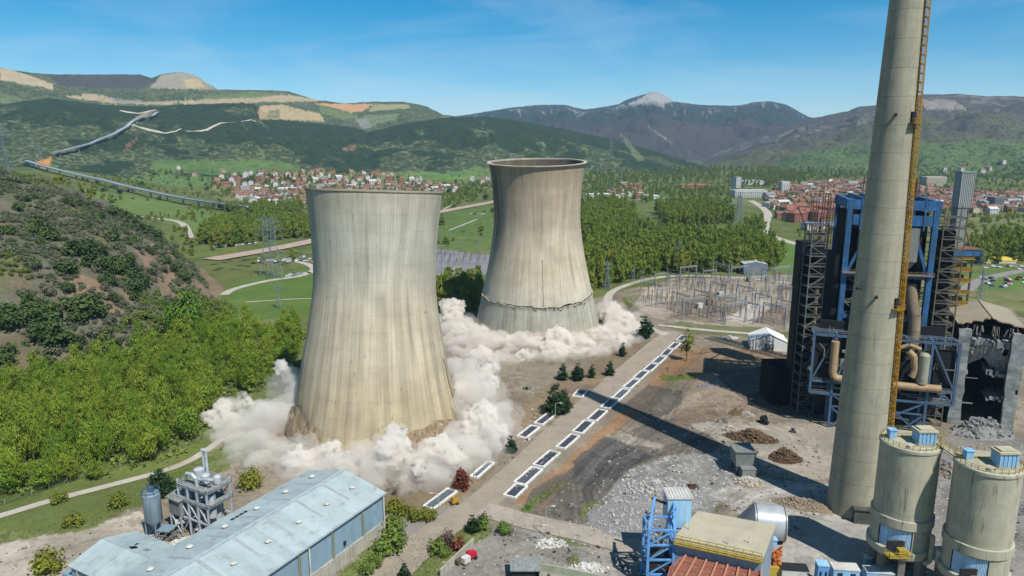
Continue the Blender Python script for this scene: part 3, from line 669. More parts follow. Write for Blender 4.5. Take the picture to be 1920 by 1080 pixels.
# farther tower
T2=np.array([16.0,428.0,0.])
pts2=[(312,87.5),(330,84.5),(350,82.5),(375,81),(400,80),(420,80.5),(450,84),(480,88.5),(510,94.5),(540,101),(560,104.5),(590,111),(620,118),(650,124)]
prof=[]
for py,hw in pts2:
    z=AT(1002,py,428)[2]; fy=428*CP-(z-H)*SP; prof.append((hw*fy/F,z))
prof=prof[::-1]; prof=[(prof[0][0]+2,-4.)]+prof+[(89*(428*CP+3*SP)/F,AT(1002,303,428)[2])]
pz=np.array([p_[1] for p_ in prof]); pr=np.array([p_[0] for p_ in prof]); ZC=AT(1002,546,428)[2]
zs2=np.linspace(-3,pz[-1],90); rp2=np.convolve(np.pad(np.interp(zs2,pz,pr),2,mode='edge'),np.ones(5)/5,'valid')
ic=int(np.searchsorted(zs2,ZC))
TMu=towermat('streaked_concrete_brown',C(188,172,146,1.2),C(200,187,162,1.2),C(204,196,176,1.2),72,ZC+10,10,30,.36,.7,.06,60,0,(pz[-1]-6,.4,C(150,130,106,1.1)),shade_stain=(-2.72,.42,ZC+18),crack=(-1.50,ZC,ZC+27))
TMl=towermat('dusty_concrete_green',C(188,184,164,1.1),C(180,180,164,1.1),C(184,176,156,1.1),ZC-4,10,6,30,.45,.5,.10,60,0)
t2=thing('cooling_tower','farther cooling tower, streaked brown, ringed by a ragged crack below its waist','cooling tower',tuple(T2))
rag=lambda s:(lambda t:(vnoise([t*9],[s])[0]-.5)*1.6+(vnoise([t*31],[s+3])[0]-.5)*1.1+.7*math.sin(t*2+1))
r_up,r_lo=rag(2.),rag(11.)
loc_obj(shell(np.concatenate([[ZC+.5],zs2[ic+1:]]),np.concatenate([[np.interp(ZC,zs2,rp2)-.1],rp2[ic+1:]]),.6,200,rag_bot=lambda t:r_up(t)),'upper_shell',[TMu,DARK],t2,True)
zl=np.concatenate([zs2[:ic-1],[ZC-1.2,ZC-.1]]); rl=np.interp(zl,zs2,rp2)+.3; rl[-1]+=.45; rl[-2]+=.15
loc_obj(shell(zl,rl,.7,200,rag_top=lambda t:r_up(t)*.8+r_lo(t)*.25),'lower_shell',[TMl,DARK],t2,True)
rm=MB(); rt=rp2[-1]; zt=zs2[-1]
rm.lathe([(rt-.65,zt-.8),(rt+.2,zt-.8),(rt+1.3,zt-.1),(rt+1.3,zt+.2),(rt-.65,zt+.2),(rt-.65,zt-.8)],n=160)
loc_obj(rm,'rim',mat('pale_rim',C(206,194,170,1.1),.85,var=.3,scale=.2),t2)
# torn lip fragments along the crack
fr=MB()
for k in range(150):
    t=2*math.pi*(k+random.random())/150; z=ZC+r_up(t)-random.uniform(-.3,.9); r=np.interp(z,zs2,rp2)+random.uniform(.2,.9); s=random.uniform(.3,1.1)
    fr.box((r*math.cos(t),r*math.sin(t),z),(s*.5,s*1.3,s*.6),t+random.uniform(-.4,.4))
loc_obj(fr,'torn_lip',mat('torn_concrete',C(150,132,110),.95,var=.5,scale=.8),t2)['kind']='stuff'
t2.rotation_euler=(math.radians(3.6),math.radians(-.6),0)
# ---------------------------------------------------------------- chimney
def concmat(name,c,c2,ring=9.0,rz=.35,drip=.5):
    a=N(name); o=a.pos(); sx=a.n('SeparateXYZ'); a.l(o,sx.inputs[0])
    f=a.noise(a.mapv(o,(.5,.5,.03)),1,5,.6); g=a.noise(o,.25,6,.65); h=a.noise(a.mapv(o,(1.4,1.4,.10)),1,4,.6); e=a.noise(o,3,4,.7)
    q=a.mix(a.ramp(f,[(.35,0.),(.65,1.)]),c,c2); q=a.mix(1.0,q,a.ramp(g,[(.3,.84),(.7,1.1)]),'MULTIPLY')
    q=a.mix(a.math('MULTIPLY',a.ramp(h,[(.58,0.),(.72,1.)]),drip),q,C(104,92,66))
    q=a.mix(1.0,q,a.ramp(e,[(.3,.88),(.7,1.08)]),'MULTIPLY')
    ln=a.math('LESS_THAN',a.math('ABSOLUTE',a.math('SUBTRACT',a.math('FRACT',a.math('DIVIDE',sx.outputs[2],ring)),.5)),.012)
    q=a.mix(a.math('MULTIPLY',ln,rz),q,C(120,112,88))
    a.bsdf(q,.9,bump=e,bstr=.25,bdist=.1,spec=.15); return a.mat
CHM=concmat('chimney_concrete',C(186,180,154,1.05),C(168,164,142,1.05),7.5,.5,.35)
YEL=mat('ladder_yellow',C(206,156,40),.6,var=.4,scale=.7,streak=.3); DKM=mat('dark_steel',C(46,48,50),.7,var=.4,scale=.4)
CB=(106.2,198.0); ch=thing('chimney','very tall tapering concrete chimney with a yellow caged ladder','chimney',(CB[0],CB[1],0))
crad=lambda z:7.7-(7.7-4.25)*z/149
mb=MB(); zz=np.linspace(-1,176,60); mb.lathe([(crad(z),z) for z in zz]+[(crad(176)-.5,176),(crad(150)-.5,150)],(CB[0],CB[1],0),n=72); mb.obj('shaft',CHM,ch,True)
vd=math.atan2(CB[1],CB[0]); LA=vd-math.radians(90)-math.radians(14)
def onsh(an,z,off=0): r=crad(z)+off; return Vector((CB[0]+r*math.cos(an),CB[1]+r*math.sin(an),z))
mb=MB(); cg=MB()
for s in(-1,1):
    mb.bar(onsh(LA+s*.055,3,.25),onsh(LA+s*.1,175,.25),.22)
for z in np.arange(4,175,1.2): mb.bar(onsh(LA-.06-z*.0002,z,.25),onsh(LA+.06+z*.0002,z,.25),.12)
ld=mb.obj('ladder',YEL,ch)
for z in np.arange(5,175,2.4):
    w_=.085+z*.00022; P_=[onsh(LA-w_,z,.2),onsh(LA-w_*1.2,z,.95),onsh(LA-w_*.5,z,1.45),onsh(LA+w_*.5,z,1.45),onsh(LA+w_*1.2,z,.95),onsh(LA+w_,z,.2)]
    for a_,b_ in zip(P_,P_[1:]): cg.bar(a_,b_,.14,.3)
for k in range(5):
    f_=(-1.1,-.5,0,.5,1.1)[k]; o_=(.95,1.4,1.5,1.4,.95)[k]
    for z0 in np.arange(5,173,12):
        z1=min(z0+12,175); cg.bar(onsh(LA+f_*(.085+z0*.00022),z0,o_),onsh(LA+f_*(.085+z1*.00022),z1,o_),.13)
cg.obj('ladder_cage',YEL,ch)
for zc,lab in((AT(1700,232,196)[2],'upper'),(AT(1672,580,192)[2],'lower')):
    mb=MB(); an=LA-.30
    for q_ in np.linspace(-.22,.22,6): mb.bar(onsh(an+q_,zc,0),onsh(an+q_,zc,2.0),.5,.2)
    p0=[onsh(an-.24,zc,1.9),onsh(an+.26,zc,1.9)]
    for dz in(.6,1.2): mb.bar(p0[0]+Vector((0,0,dz)),p0[1]+Vector((0,0,dz)),.1)
    for q_ in(-.24,0,.26): mb.bar(onsh(an+q_,zc,1.9),onsh(an+q_,zc+1.3,1.9),.1); 
    for q_ in(-.24,.26): mb.bar(onsh(an+q_,zc+1.2,0),onsh(an+q_,zc+1.2,1.9),.1)
    mb.obj('landing_platform',YEL,ch)
    mb=MB(); mb.box(onsh(an,zc+1.6,0),(1.6,1.0,3.0),an+math.pi/2); mb.obj('hatch',DKM,ch)
FA=vd+math.pi
for px,py in((1679,214),(1644,560),(1617,548)):
    z=AT(px,py,190)[2]; x_=AT(px,py,190)[0]; off=math.asin(max(-1,min(1,(px-S(CB[0],CB[1],z)[0])/F*195/crad(z)))); an=FA+off
    mb=MB(); mb.cyl(onsh(an,z,-.2),onsh(an,z,1.5),.42,n=8); mb.obj('bracket_stub',DKM,ch)
mb=MB(); an=FA+.30; c_=onsh(an,2.2,.5); mb.box(c_,(4.6,2.2,4.4),an+math.pi/2); mb.box((c_[0],c_[1],4.6),(5.2,3.0,.4),an+math.pi/2); mb.obj('base_porch',mat('porch_grey',C(96,98,92),.9,var=.5,scale=.5,grime=C(60,62,60)),ch)
# ---------------------------------------------------------------- two silos
SILM=concmat('silo_beige',C(198,192,166,1.06),C(184,180,158,1.06),40,.1,.85); BLUP=mat('blue_cladding',C(180,214,238,1.4),.5,var=.2,scale=.5,streak=.25); LBLU=mat('light_blue_cladding',C(150,200,234,1.15),.45,var=.15,scale=.4,streak=.2)
SILT=mat('silo_top',C(204,196,166),.9,var=.3,scale=.3,grime=C(164,152,118)); WROOF=mat('white_sheet',C(226,224,214),.6,var=.15,scale=.5,grime=C(180,172,156)); YRAIL=mat('yellow_rail',C(192,166,70),.6,var=.3,scale=.6); GRYC=mat('grey_concrete',C(150,146,134),.95,var=.35,scale=.3,grime=C(110,104,94)); BLACK=mat('near_black',(.008,.008,.009,1),.9,var=.5,scale=.2,spec=.08)  # BLACK: near-black tone for cores, dark walls and holes
def railing(mb,P_,h=1.1,w=.09,closed=False,step=2.0):
    P_=[Vector(p) for p in P_]; P_=P_+[P_[0]] if closed else P_
    for a_,b_ in zip(P_,P_[1:]):
        L_=(b_-a_).length; n=max(1,int(L_/step))
        for dz in(h,h*.5): mb.bar(a_+Vector((0,0,dz)),b_+Vector((0,0,dz)),w)
        for k in range(n+1): q=a_.lerp(b_,k/n); mb.bar(q,q+Vector((0,0,h)),w)
def silo(cx,cyy,label,rt=0):
    t=thing('storage_silo',label,'silo',(cx,cyy,0),'twin beige silos beside the chimney'); c=(cx,cyy,0); R=6.85; hz_=37.5
    MB().lathe([(R,18.2),(R,hz_-.9),(R+.25,hz_-.9),(R+.25,hz_-.2),(R-.1,hz_)],c,64).obj('body',SILM,t,True)
    MB().lathe([(R-.1,hz_),(R-.5,hz_+.12),(0.01,hz_+.9)],c,64).obj('roof',SILT,t,True)
    MB().lathe([(R,18.6),(R+.45,18.5),(R+.5,16.3),(R+.1,16.1),(R+.1,15.7),(R-.4,15.6)],c,64).obj('ring_band',SILM,t,True)
    va=math.atan2(-cyy,-cx)
    for a0,a1,nm,mt in((va+.12+math.pi*.1,va+2*math.pi-.62-.1,'skirt_wall',SILM),):
        MB().lathe([(R+.1,10.3),(R+.1,15.7)],c,48,a0=a0,a1=a1).obj(nm,mt,t,True)
    w1=MB(); n=26; a0=va-.72; a1=va+.43
    V=[]
    for k in range(n*2+1):
        a_=a0+(a1-a0)*k/(n*2); r=R-.25+(.14 if k%2 else 0)
        V+= [(cx+r*math.cos(a_),cyy+r*math.sin(a_),10.4),(cx+r*math.cos(a_),cyy+r*math.sin(a_),15.6)]
    w1.add(V,[(2*k,2*k+2,2*k+3,2*k+1) for k in range(n*2)]); w1.obj('cladding_panel',BLUP,t)
    MB().lathe([(R+.6,8.2),(R+.75,8.4),(R+.75,10.2),(R+.2,10.4),(R-1.5,10.4)],c,64).obj('base_ring',SILM,t,True)
    MB().lathe([(R+.55,8.25),(1.5,3.5),(.01,3.5)],c,40).obj('discharge_cone',mat('cone_dark',C(92,90,80),.9,var=.4),t,True)
    for k in range(8):
        a_=va+.2+k*math.pi/4; MB().box((cx+6.1*math.cos(a_),cyy+6.1*math.sin(a_),4.1),(1.5,1.5,8.4),a_).obj('leg',GRYC,t)
    # roof gear
    fx,fy=cx+1.6,cyy-2.6
    fb=MB()
    for k in range(9): fb.box((fx-1.9+k*.475,fy,hz_+2.1),(.36 if k%2 else .475,3.0+(.0 if k%2 else .25),3.4))
    f_=fb.obj('filter_box',LBLU,t)
    o=MB().box((fx,fy,hz_+4.0),(4.9,3.7,.45)).box((fx,fy,hz_+4.4),(3.6,2.6,.4)).obj('filter_roof',SILT,f_); 
    MB().box((cx-4.3,cyy+1.2,hz_+1.3),(1.7,1.7,2.2)).box((cx-4.3,cyy+1.2,hz_+2.5),(2.1,2.1,.25)).obj('vent_unit',LBLU,t)
    MB().cyl((cx+4.6,cyy-1,hz_),(cx+4.6,cyy-1,hz_+.9),.7,n=12).obj('manhole',WROOF,t); MB().cyl((cx-3.0,cyy-4.9,hz_),(cx-3.0,cyy-4.9,hz_+.8),.55,n=12).obj('manhole',WROOF,t)
    rl=MB(); railing(rl,[(cx+(R-.15)*math.cos(k*.2244),cyy+(R-.15)*math.sin(k*.2244),hz_) for k in range(28)],1.1,.07,True,2.2)
    railing(rl,[(fx-3.5,fy-2.4,hz_+.3),(fx+3,fy-2.4,hz_+.3)],1.1,.07); rl.path([(cx-6,cyy+2,hz_+.6),(cx-2,cyy+.8,hz_+.9),(fx-2,fy+1,hz_+1)],.22,6); rl.obj('roof_railing',YRAIL,t)
    # balcony below the panel
    bx,by=cx+math.cos(va+.02)*(R+1.6),cyy+math.sin(va+.02)*(R+1.6)
    bl=MB(); bl.box((bx,by,9.9),(5.6,2.6,.25)); railing(bl,[(bx-2.8,by+1.3,10),(bx-2.8,by-1.3,10),(bx+2.8,by-1.3,10),(bx+2.8,by+1.3,10)],1.3,.12); bl.box((bx+1.0,by,10.9),(2.2,1.6,1.6)); b_=bl.obj('balcony',YRAIL,t)
    MB().box((bx,by+1.2,12.1),(4.6,.4,2.2)).obj('doorway',DKM,t)
    return t
s1=silo(101.0,164.5,'beige silo standing right in front of the chimney foot')
g2=G(1854,866,37.5); s2=silo(g2[0],g2[1],'beige silo farther right from the chimney, streaked by dark runs')
br=thing('silo_bridge','yellow railed catwalk joining the roofs of the twin silos','catwalk',(108,165,37.8))
pA=Vector((106.8,167,37.9)); pB=Vector((g2[0]-5.9,g2[1]+2.5,37.9)); mb=MB(); mb.bar(pA,pB,1.8,.3); mb.obj('deck',SILT,br); mb=MB(); dv=(pB-pA).normalized(); nv=Vector((-dv.y,dv.x,0))
for s in(-.85,.85): railing(mb,[pA+nv*s,pB+nv*s],1.2,.1)
mb.obj('railing',YRAIL,br)
p_=AT(1765,1040,156.5); zc=AT(1765,1054,156.5)[2]; cb=thing('control_cabin','small white cabin with a dark window between the twin silos','cabin',(p_[0],156.5,0))
MB().box((p_[0],156.5,zc+1.7),(2.5,2.4,3.4)).box((p_[0],156.5,zc+3.5),(2.9,2.8,.25)).obj('walls',WROOF,cb); MB().box((p_[0]-.2,155.28,zc+2),(.9,.1,.9)).obj('window',DKM,cb); MB().box((p_[0],156.5,zc/2),(1.6,1.6,zc-.02)).obj('post',GRYC,cb)
pp=MB(); p_=AT(1744,1015,157); pp.path([(p_[0],157,15.5),(p_[0]+.6,157,15.2),(p_[0]+.6,157,8.5),(p_[0]-1,156.5,8)],.55,10); tag(pp.obj('drain_pipe',SILM),'bent beige pipe running down beside the left one of the twin silos','pipe')
# ---------------------------------------------------------------- boiler house
BLU=mat('boiler_blue',C(62,124,180),.65,var=.45,scale=.35,streak=.45,grime=C(74,96,114)); BLU2=mat('faded_blue_steel',C(86,116,146),.6,var=.35,scale=.25,grime=C(92,98,104)); GRY=mat('grey_sheet',C(160,164,158),.6,var=.25,scale=.15,streak=.4); BEI=mat('lagging_beige',C(190,160,120),.6,var=.25,scale=.3,streak=.2); RST=mat('rusty_lattice',C(112,84,64),.85,var=.4,scale=.5); CHAR=mat('charcoal_sheet',C(34,36,38),.85,var=.5,scale=.15); GALV=mat('galvanised',C(158,158,150),.5,var=.3,scale=.5,metal=.2); GIRD=mat('dull_girder',C(84,84,80),.8,var=.4,scale=.4); RED=mat('red_stack',C(214,70,44),.6,var=.25)
XL,XR,YF,YB,ZT=131.5,161.5,268.,299.,91.
bo=thing('boiler_house','tall boiler house of blue steel columns round a black gutted core','boiler house',((XL+XR)/2,(YF+YB)/2,0))
for x in(XL,XR):
    for y in(YF,YB): MB().box((x,y,ZT/2-2),(1.9,1.9,ZT-4)).obj('column',BLU,bo)
mb=MB()
for y in(YF,YB): mb.box(((XL+XR)/2,y,ZT-2.4),(XR-XL+2.6,2.0,3.6))
for x in(XL,XR): mb.box((x,(YF+YB)/2,ZT-2.4),(2.0,YB-YF-2.2,3.6))
mb.obj('top_girder',BLU,bo)
mb=MB(); mb.box(((XL+XR)/2,YF-.2,ZT-8.2),(XR-XL-2.4,1.4,4.0))
for x in np.linspace(XL+4,XR-4,6): mb.bar((x,YF+.3,ZT-.2),(x,YB-.3,ZT-.2),1.0,1.2); mb.box((x,YF-1.05,ZT-6),(.5,.3,12))
mb.obj('upper_girder',BLU,bo)
for z in (61.,44.):
    mb=MB(); mb.box(((XL+XR)/2,YF,z),(XR-XL-2.4,1.2,1.5)); mb.box((XL,(YF+YB)/2,z),(1.2,YB-YF-2.4,1.5)); mb.box((XR,(YF+YB)/2,z),(1.2,YB-YF-2.4,1.5)); mb.obj('cross_girder',BLU,bo)
mb=MB()
for a_,b_ in(((XL+1,62),(XL+8,80)),((XR-1,62),(XR-7,80)),((XL+1,36),(XL+12,44)),((XR-1,36),(XR-12,44))): MB().bar((a_[0],YF+.3,a_[1]),(b_[0],YF+.3,b_[1]),1.1).obj('brace',BLU,bo)
for z in np.arange(8,60,5.2):
    for xa,xb in((XL+1.2,XL+8.5),(XR-8.5,XR-1.2)):
        m_=MB(); m_.bar((xa,YF+.6,z),(xb,YF+.6,z),.35); m_.bar((xa,YF+.6,z),(xb,YF+.6,z+5.2),.28) if int(z)%2 else m_.bar((xb,YF+.6,z),(xa,YF+.6,z+5.2),.28); railing(m_,[(xa,YF+.4,z+.2),(xb,YF+.4,z+.2)],1.2,.1); m_.obj('side_gallery',GALV if int(z)%3 else BLU2,bo)
# black core: walls with a ragged band of openings
core=MB(); core.box(((XL+XR)/2,YB-1.6,43),(XR-XL-2.2,.8,84)); core.box((XL+.2,(YF+YB)/2+4,43),(.6,YB-YF-12,84)); core.box((XR-.2,(YF+YB)/2+4,43),(.6,YB-YF-12,84)); core.box(((XL+XR)/2,(YF+YB)/2+2,46),(XR-XL-7,YB-YF-9,70)); core.box(((XL+XR)/2,YF+5.5,66),(XR-XL-5,2,26))
random.seed(4)
for k in range(46):
    x=random.uniform(XL+3,XR-3); z=random.uniform(14,80); core.box((x,YF+random.uniform(1.5,4),z),(random.uniform(1,5),random.uniform(.5,2),random.uniform(1,6)))
core.obj('core',BLACK,bo)
cl=MB()
for k in range(60):
    x=random.uniform(XL+2,XR-2); z=random.uniform(12,82); w_=random.uniform(.15,.45)
    if random.random()<.5: cl.bar((x,YF+1.0+random.random()*2,z),(x+random.uniform(-1,1),YF+1.2,z+random.uniform(2,9)),w_)
    else: cl.bar((x,YF+1.0+random.random()*2,z),(x+random.uniform(2,8),YF+1.2,z+random.uniform(-1,1)),w_)
cl.obj('pipework',GIRD,bo); MB().box((XL-3.6,YF+12,34),(5,16,68)).obj('side_cladding',CHAR,bo)
for x,w_ in((XL+7.6,6.4),(XR-8.2,6.4)):
    mb=MB(); mb.box((x,YF+1.4,73.5),(w_,4.4,13)); z0,z1=67,62; h_=w_/2-.2
    mb.add([(x-h_,YF-.6,z0),(x+h_,YF-.6,z0),(x+h_,YF+3.4,z0),(x-h_,YF+3.4,z0),(x,YF+1.4,z1)],[(0,1,4),(1,2,4),(2,3,4),(3,0,4)]); mb.obj('hopper',GRY,bo)
mb=MB(); mb.box(((XL+XR)/2,YF-1.6,61.9),(XR-XL+2,3.0,.3)); railing(mb,[(XL-1,YF-3,62),(XR+1,YF-3,62)],1.3,.14); mb.obj('walkway',mat('rusty_walkway',C(150,128,104),.85,var=.4,scale=.4),bo)
for x0,s in((XL+8,1),(XR-6,-1)):
    mb=MB(); mb.path([(x0,YF+1,58),(x0-s*1,YF+.2,52),(x0-s*2.4,YF-1,46),(x0-s*2.6,YF-1.6,40),(x0-s*2.4,YF-1.8,33)],2.2,14)
    mb.obj('flue_bend',mat('flue_beige',C(150,132,108),.75,var=.4,scale=.2,grime=C(90,80,70)),bo,True)
# protruding lower gallery
gx0,gx1,gy0,gy1=121.5,172.,258.,268.
mb=MB()
for z in(14,19,38): 
    mb.bar((gx0,gy0,z),(gx1,gy0,z),.9); mb.bar((gx0,gy1-1.3,z),(gx1,gy1-1.3,z),.9)
    for x in np.linspace(gx0,gx1,7): mb.bar((x,gy0,z),(x,gy1-1.3,z),.6)
for x in(gx0,gx0+8,gx1-9,gx1): mb.bar((x,gy0,14 if x in(gx0,gx1) else 0),(x,gy0,38.5),.9)
for x in np.linspace(gx0+8,gx1-9,4): mb.bar((x,gy1-1.3,0),(x,gy1-1.3,38),1.1)
for a_,b_ in(((gx0,19),(gx0+8,38)),((gx1,19),(gx1-9,38)),((gx0+8,19),(gx0+17,38)),((gx1-9,19),(gx1-18,38)),((gx0+8,0),(gx0+18,9)),((gx0+18,0),(gx0+8,9)),((gx1-9,0),(gx1-19,9)),((gx1-19,0),(gx1-9,9)),((gx0+8,14),(gx0+20,6)),((gx1-9,14),(gx1-22,6))): mb.bar((a_[0],gy0,a_[1]),(b_[0],gy0,b_[1]),.6)
for x in(gx0+8,gx1-9): mb.bar((x,gy0,9),(x+(10 if x<140 else -10),gy0,9),.5)
mb.obj('gallery_frame',BLU2,bo)
mb=MB(); mb.box(((gx0+gx1)/2,(gy0+gy1)/2-.5,18.6),(gx1-gx0,gy1-gy0-1.5,.3)); mb.box((gx0+4,gy0+4,29),(7,6,18)); mb.box((gx1-4,gy0+4,27),(7,6,16)); mb.box(((gx0+gx1)/2,gy1-.6,24),(gx1-gx0-6,1,36)); mb.obj('gallery_casing',CHAR,bo)
mb=MB(); railing(mb,[(gx0,gy0-.2,19),(gx1,gy0-.2,19)],1.3,.12); railing(mb,[(gx0,gy0-.2,38.6),(gx1,gy0-.2,38.6)],1.3,.12); railing(mb,[(gx0,gy0,14),(gx0+8,gy0,14)],1.3,.15); railing(mb,[(gx1-12,gy0,14),(gx1,gy0,14)],1.3,.2); mb.obj('gallery_railing',GALV,bo)
for P_,r,nm in(([(gx0+7.6,gy0-1.2,36),(gx0+7.6,gy0-1.2,23),(gx0+8.3,gy0-1.2,21.6),(gx0+9.6,gy0-1.2,21),(gx0+48-12,gy0-1.2,20.2),(gx1-5,gy0-1.2,20.4)],1.5,'main_pipe'),):
    mb=MB(); mb.path(P_,r,16); [mb.cyl(Vector(p),Vector(p)+Vector((0,0,.01)),r) for p in P_[:0]]; mb.obj(nm,BEI,bo,True)
for x,h0,h1 in((gx1-11.5,22,33),): MB().lathe([(.01,h0-1.2),(1.9,h0),(1.9,h1),(1.2,h1+.8),(.01,h1+1)],(x,gy0-.8,0),18).obj('vessel',mat('pale_vessel',C(176,174,150),.6,var=.3),bo,True)
for P_,r in (([(gx0+15,gy0+.5,26),(gx0+17,gy0+.5,33),(gx0+19,gy0+.5,36)],1.1),([(gx0+18,gy0+.5,25),(gx0+20.5,gy0+.5,34)],.9),([(gx1-17,gy0,34),(gx1-15,gy0-.5,32),(gx1-14.2,gy0-.5,27),(gx1-15,gy0-.5,24)],1.3),([(gx1-20,gy0,35),(gx1-17,gy0,36.5),(gx1-13,gy0,35)],.8)): MB().path(P_,r,12).obj('bent_pipe',BEI,bo,True)
mb=MB()
for k in range(110):
    x=random.uniform(gx0+1,gx1-1); z=random.uniform(15,38); q=random.random(); y_=gy0+random.uniform(-.3,3)
    if q<.4: mb.bar((x,y_,z),(x,y_,z+random.uniform(2,7)),random.uniform(.12,.4))
    elif q<.8: mb.bar((x,y_,z),(x+random.uniform(2,9),y_,z),random.uniform(.12,.4))
    else: mb.bar((x,y_,z),(x+random.uniform(-3,3),y_,z+random.uniform(2,5)),random.uniform(.15,.3))
mb.obj('gallery_pipework',GALV,bo)['kind']='stuff'
for k in range(24):
    x=random.uniform(gx0+8,gx1-3); z=random.uniform(20,36); MB().box((x,gy0+random.uniform(.5,3),z),(random.uniform(.6,3),1.2,random.uniform(.6,3))).obj('machinery',GRY,bo)
for x in(XL+7,XL+10,XL+13.5,XL+16,XR-13,XR-11,XR-8,XR-6): 
    red=x in(XL+13.5,XL+16,XR-13,XR-11); MB().cyl((x,YF+8,ZT),(x,YF+8,ZT+(7 if red else 6.5)),.75 if red else .55,n=8).obj('stack',RED if red else RST,bo)
mb=MB(); railing(mb,[(XL,YF,ZT),(XR,YF,ZT),(XR,YB,ZT),(XL,YB,ZT)],1.3,.1,True); 
for x in(XL+6,XL+18,XR-4): mb.bar((x,YF+12,ZT),(x,YF+12,ZT+8),.3); mb.bar((x-2,YF+12,ZT+5),(x+2,YF+12,ZT+6),.25)
mb.obj('roof_railing',GIRD,bo)
def scaffold(mb,x0,x1,y0,y1,z0,z1,dz,w,stairs=True):
    for x in(x0,x1):
        for y in(y0,y1): mb.bar((x,y,z0),(x,y,z1),w*1.3)
    n=int((z1-z0)/dz)
    for k in range(n+1):
        z=z0+dz*k
        for a_,b_ in(((x0,y0),(x1,y0)),((x1,y0),(x1,y1)),((x1,y1),(x0,y1)),((x0,y1),(x0,y0))): mb.bar((a_[0],a_[1],z),(b_[0],b_[1],z),w)
        if k<n:
            if stairs: mb.bar((x0 if k%2 else x1,y0+.2,z),(x1 if k%2 else x0,y0+.2,z+dz),w*2,w*.8)
            mb.bar((x0,y0,z+1.2),(x1,y0,z+1.2),w*.6)
def stairtower(x0,x1,y0,y1,z1,label,m,w=.3,z0=0,dz=4.2,extra=None):
    t=thing('stair_tower',label,'stair tower',((x0+x1)/2,(y0+y1)/2,z0)); mb=MB(); scaffold(mb,x0,x1,y0,y1,z0,z1,dz,w); mb.obj('scaffold',m,t)
    for k in range(1,int((z1-z0)/dz)+1): MB().box(((x0+x1)/2,(y0+y1)/2+.3,z0+dz*k+.1),((x1-x0)*.92,(y1-y0)*.8,.18)).obj('landing',GIRD,t)
    return t
st=stairtower(120.5,127,277,284,80,'grey open stair tower on the left flank of the boiler house',mat('dull_scaffold',C(118,118,112),.8,var=.4,scale=.5))
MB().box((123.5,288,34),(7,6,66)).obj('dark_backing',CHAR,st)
st=stairtower(165.5,173,272,280,88,'grey open stair tower on the right flank of the boiler house',mat('rust_grey',C(124,118,102),.8,var=.4))
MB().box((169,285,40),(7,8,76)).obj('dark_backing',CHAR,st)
# black conveyor head house on lattice legs
q0=AT(1497,496,330)[0]; q1=AT(1537,496,330)[0]; p0=(q0,330,AT(1515,540,330)[2]); p1=(q1,330,AT(1515,452,330)[2])
bk=thing('conveyor_headhouse','black sheeted conveyor head house on rusty lattice legs left of the blue boiler','head house',((p0[0]+p1[0])/2,330,0))
mb=MB(); mb.box(((p0[0]+p1[0])/2,331,(p0[2]+p1[2])/2),(p1[0]-p0[0],9,p1[2]-p0[2]))
for k in range(9): mb.box((p0[0]+.6+k*(p1[0]-p0[0]-1.2)/8,326.4,(p0[2]+p1[2])/2),(.3,.3,p1[2]-p0[2]-.4))
mb.obj('cabin',CHAR,bk)
mb=MB(); scaffold(mb,p0[0]+.8,p0[0]+5,327,334,0,p0[2],5,.35,False); scaffold(mb,p0[0]+6.5,p1[0]-.5,327,334,0,p0[2],5,.3,False); mb.obj('lattice_legs',RST,bk)
mb=MB(); mb.bar((p0[0]+2,330,p1[2]),(p0[0]+4,330,p1[2]+6),.3); mb.bar((p0[0]+4,330,p1[2]+1),(p0[0]+8,330,p1[2]+7),.3); mb.bar((p1[0]-2,330,p1[2]),(XL+2,300,p1[2]+14),.6); mb.bar((p1[0]-5,330,p1[2]),(XL-4,310,p1[2]+18),.35); mb.obj('jib',GIRD,bk)
# tall rusty scaffold masts behind
for i,(px,pt) in enumerate(((1530,372),(1552,362),(1562,376))):
    a_=AT(px,pt,345); mb=MB(); scaffold(mb,a_[0]-1.3,a_[0]+1.3,344,346.6,0,a_[2],4,.28,False)
    tag(mb.obj('lattice_mast',RST),f'{("leftmost","middle","rightmost")[i]} of three thin rusty lattice masts rising behind the black head house','mast','rusty lattice masts behind the head house')
# dark bunker at the foot
bn=thing('coal_bunker','low black coal bunker at the left foot of the boiler house','bunker',(116,292,0)); bm=MB(); bm.box((119,294,8),(12,15,16)); bm.obj('walls',BLACK,bn); bm=MB(); bm.box((119,294,16.3),(12.6,15.6,.5)); [bm.bar((113.5,288+k*4,16.8),(124.5,288+k*4,16.8),.4) for k in range(4)]; bm.obj('roof',BLACK,bn)
# yellow platform stack and grey duct tower
q0=AT(1781,520,296)[0]; q1=AT(1819,520,296)[0]; p0=(q0,296,AT(1800,590,296)[2]); p1=(q1,296,AT(1800,478,296)[2])
yp=thing('platform_stack','yellow railed platform stack right of the boiler house','platform tower',((p0[0]+p1[0])/2,300,0))
mb=MB(); zt=p1[2]; x0,x1=p0[0],p1[0]
for x in(x0,x1):
    for y in(296,304): mb.bar((x,y,0),(x,y,zt),.6)
mb.obj('posts',GIRD,yp)
for k in range(9):
    z=zt-2-k*5; mb=MB(); mb.box(((x0+x1)/2,300,z),(x1-x0+1,9,.35)); railing(mb,[(x0,295.6,z+.2),(x1,295.6,z+.2)],1.4,.2); mb.box(((x0+x1)/2,295.8,z+.9),(x1-x0,.3,1.5)); mb.box(((x0+x1)/2+random.uniform(-1,1),299,z+1.6),(5.2,3,2.8)); mb.obj('platform',mat('platform_ochre',C(168,132,48),.7,var=.4,scale=.4),yp)
MB().box(((x0+x1)/2+.5,300,zt+.9),(x1-x0+4,9.5,2.6)).obj('top_beam',BLU,yp); MB().box(((x0+x1)/2+.5,300,zt+2.5),(x1-x0+4.4,10,.6)).obj('top_deck',mat('rust_deck',C(140,104,80),.9,var=.4),yp)
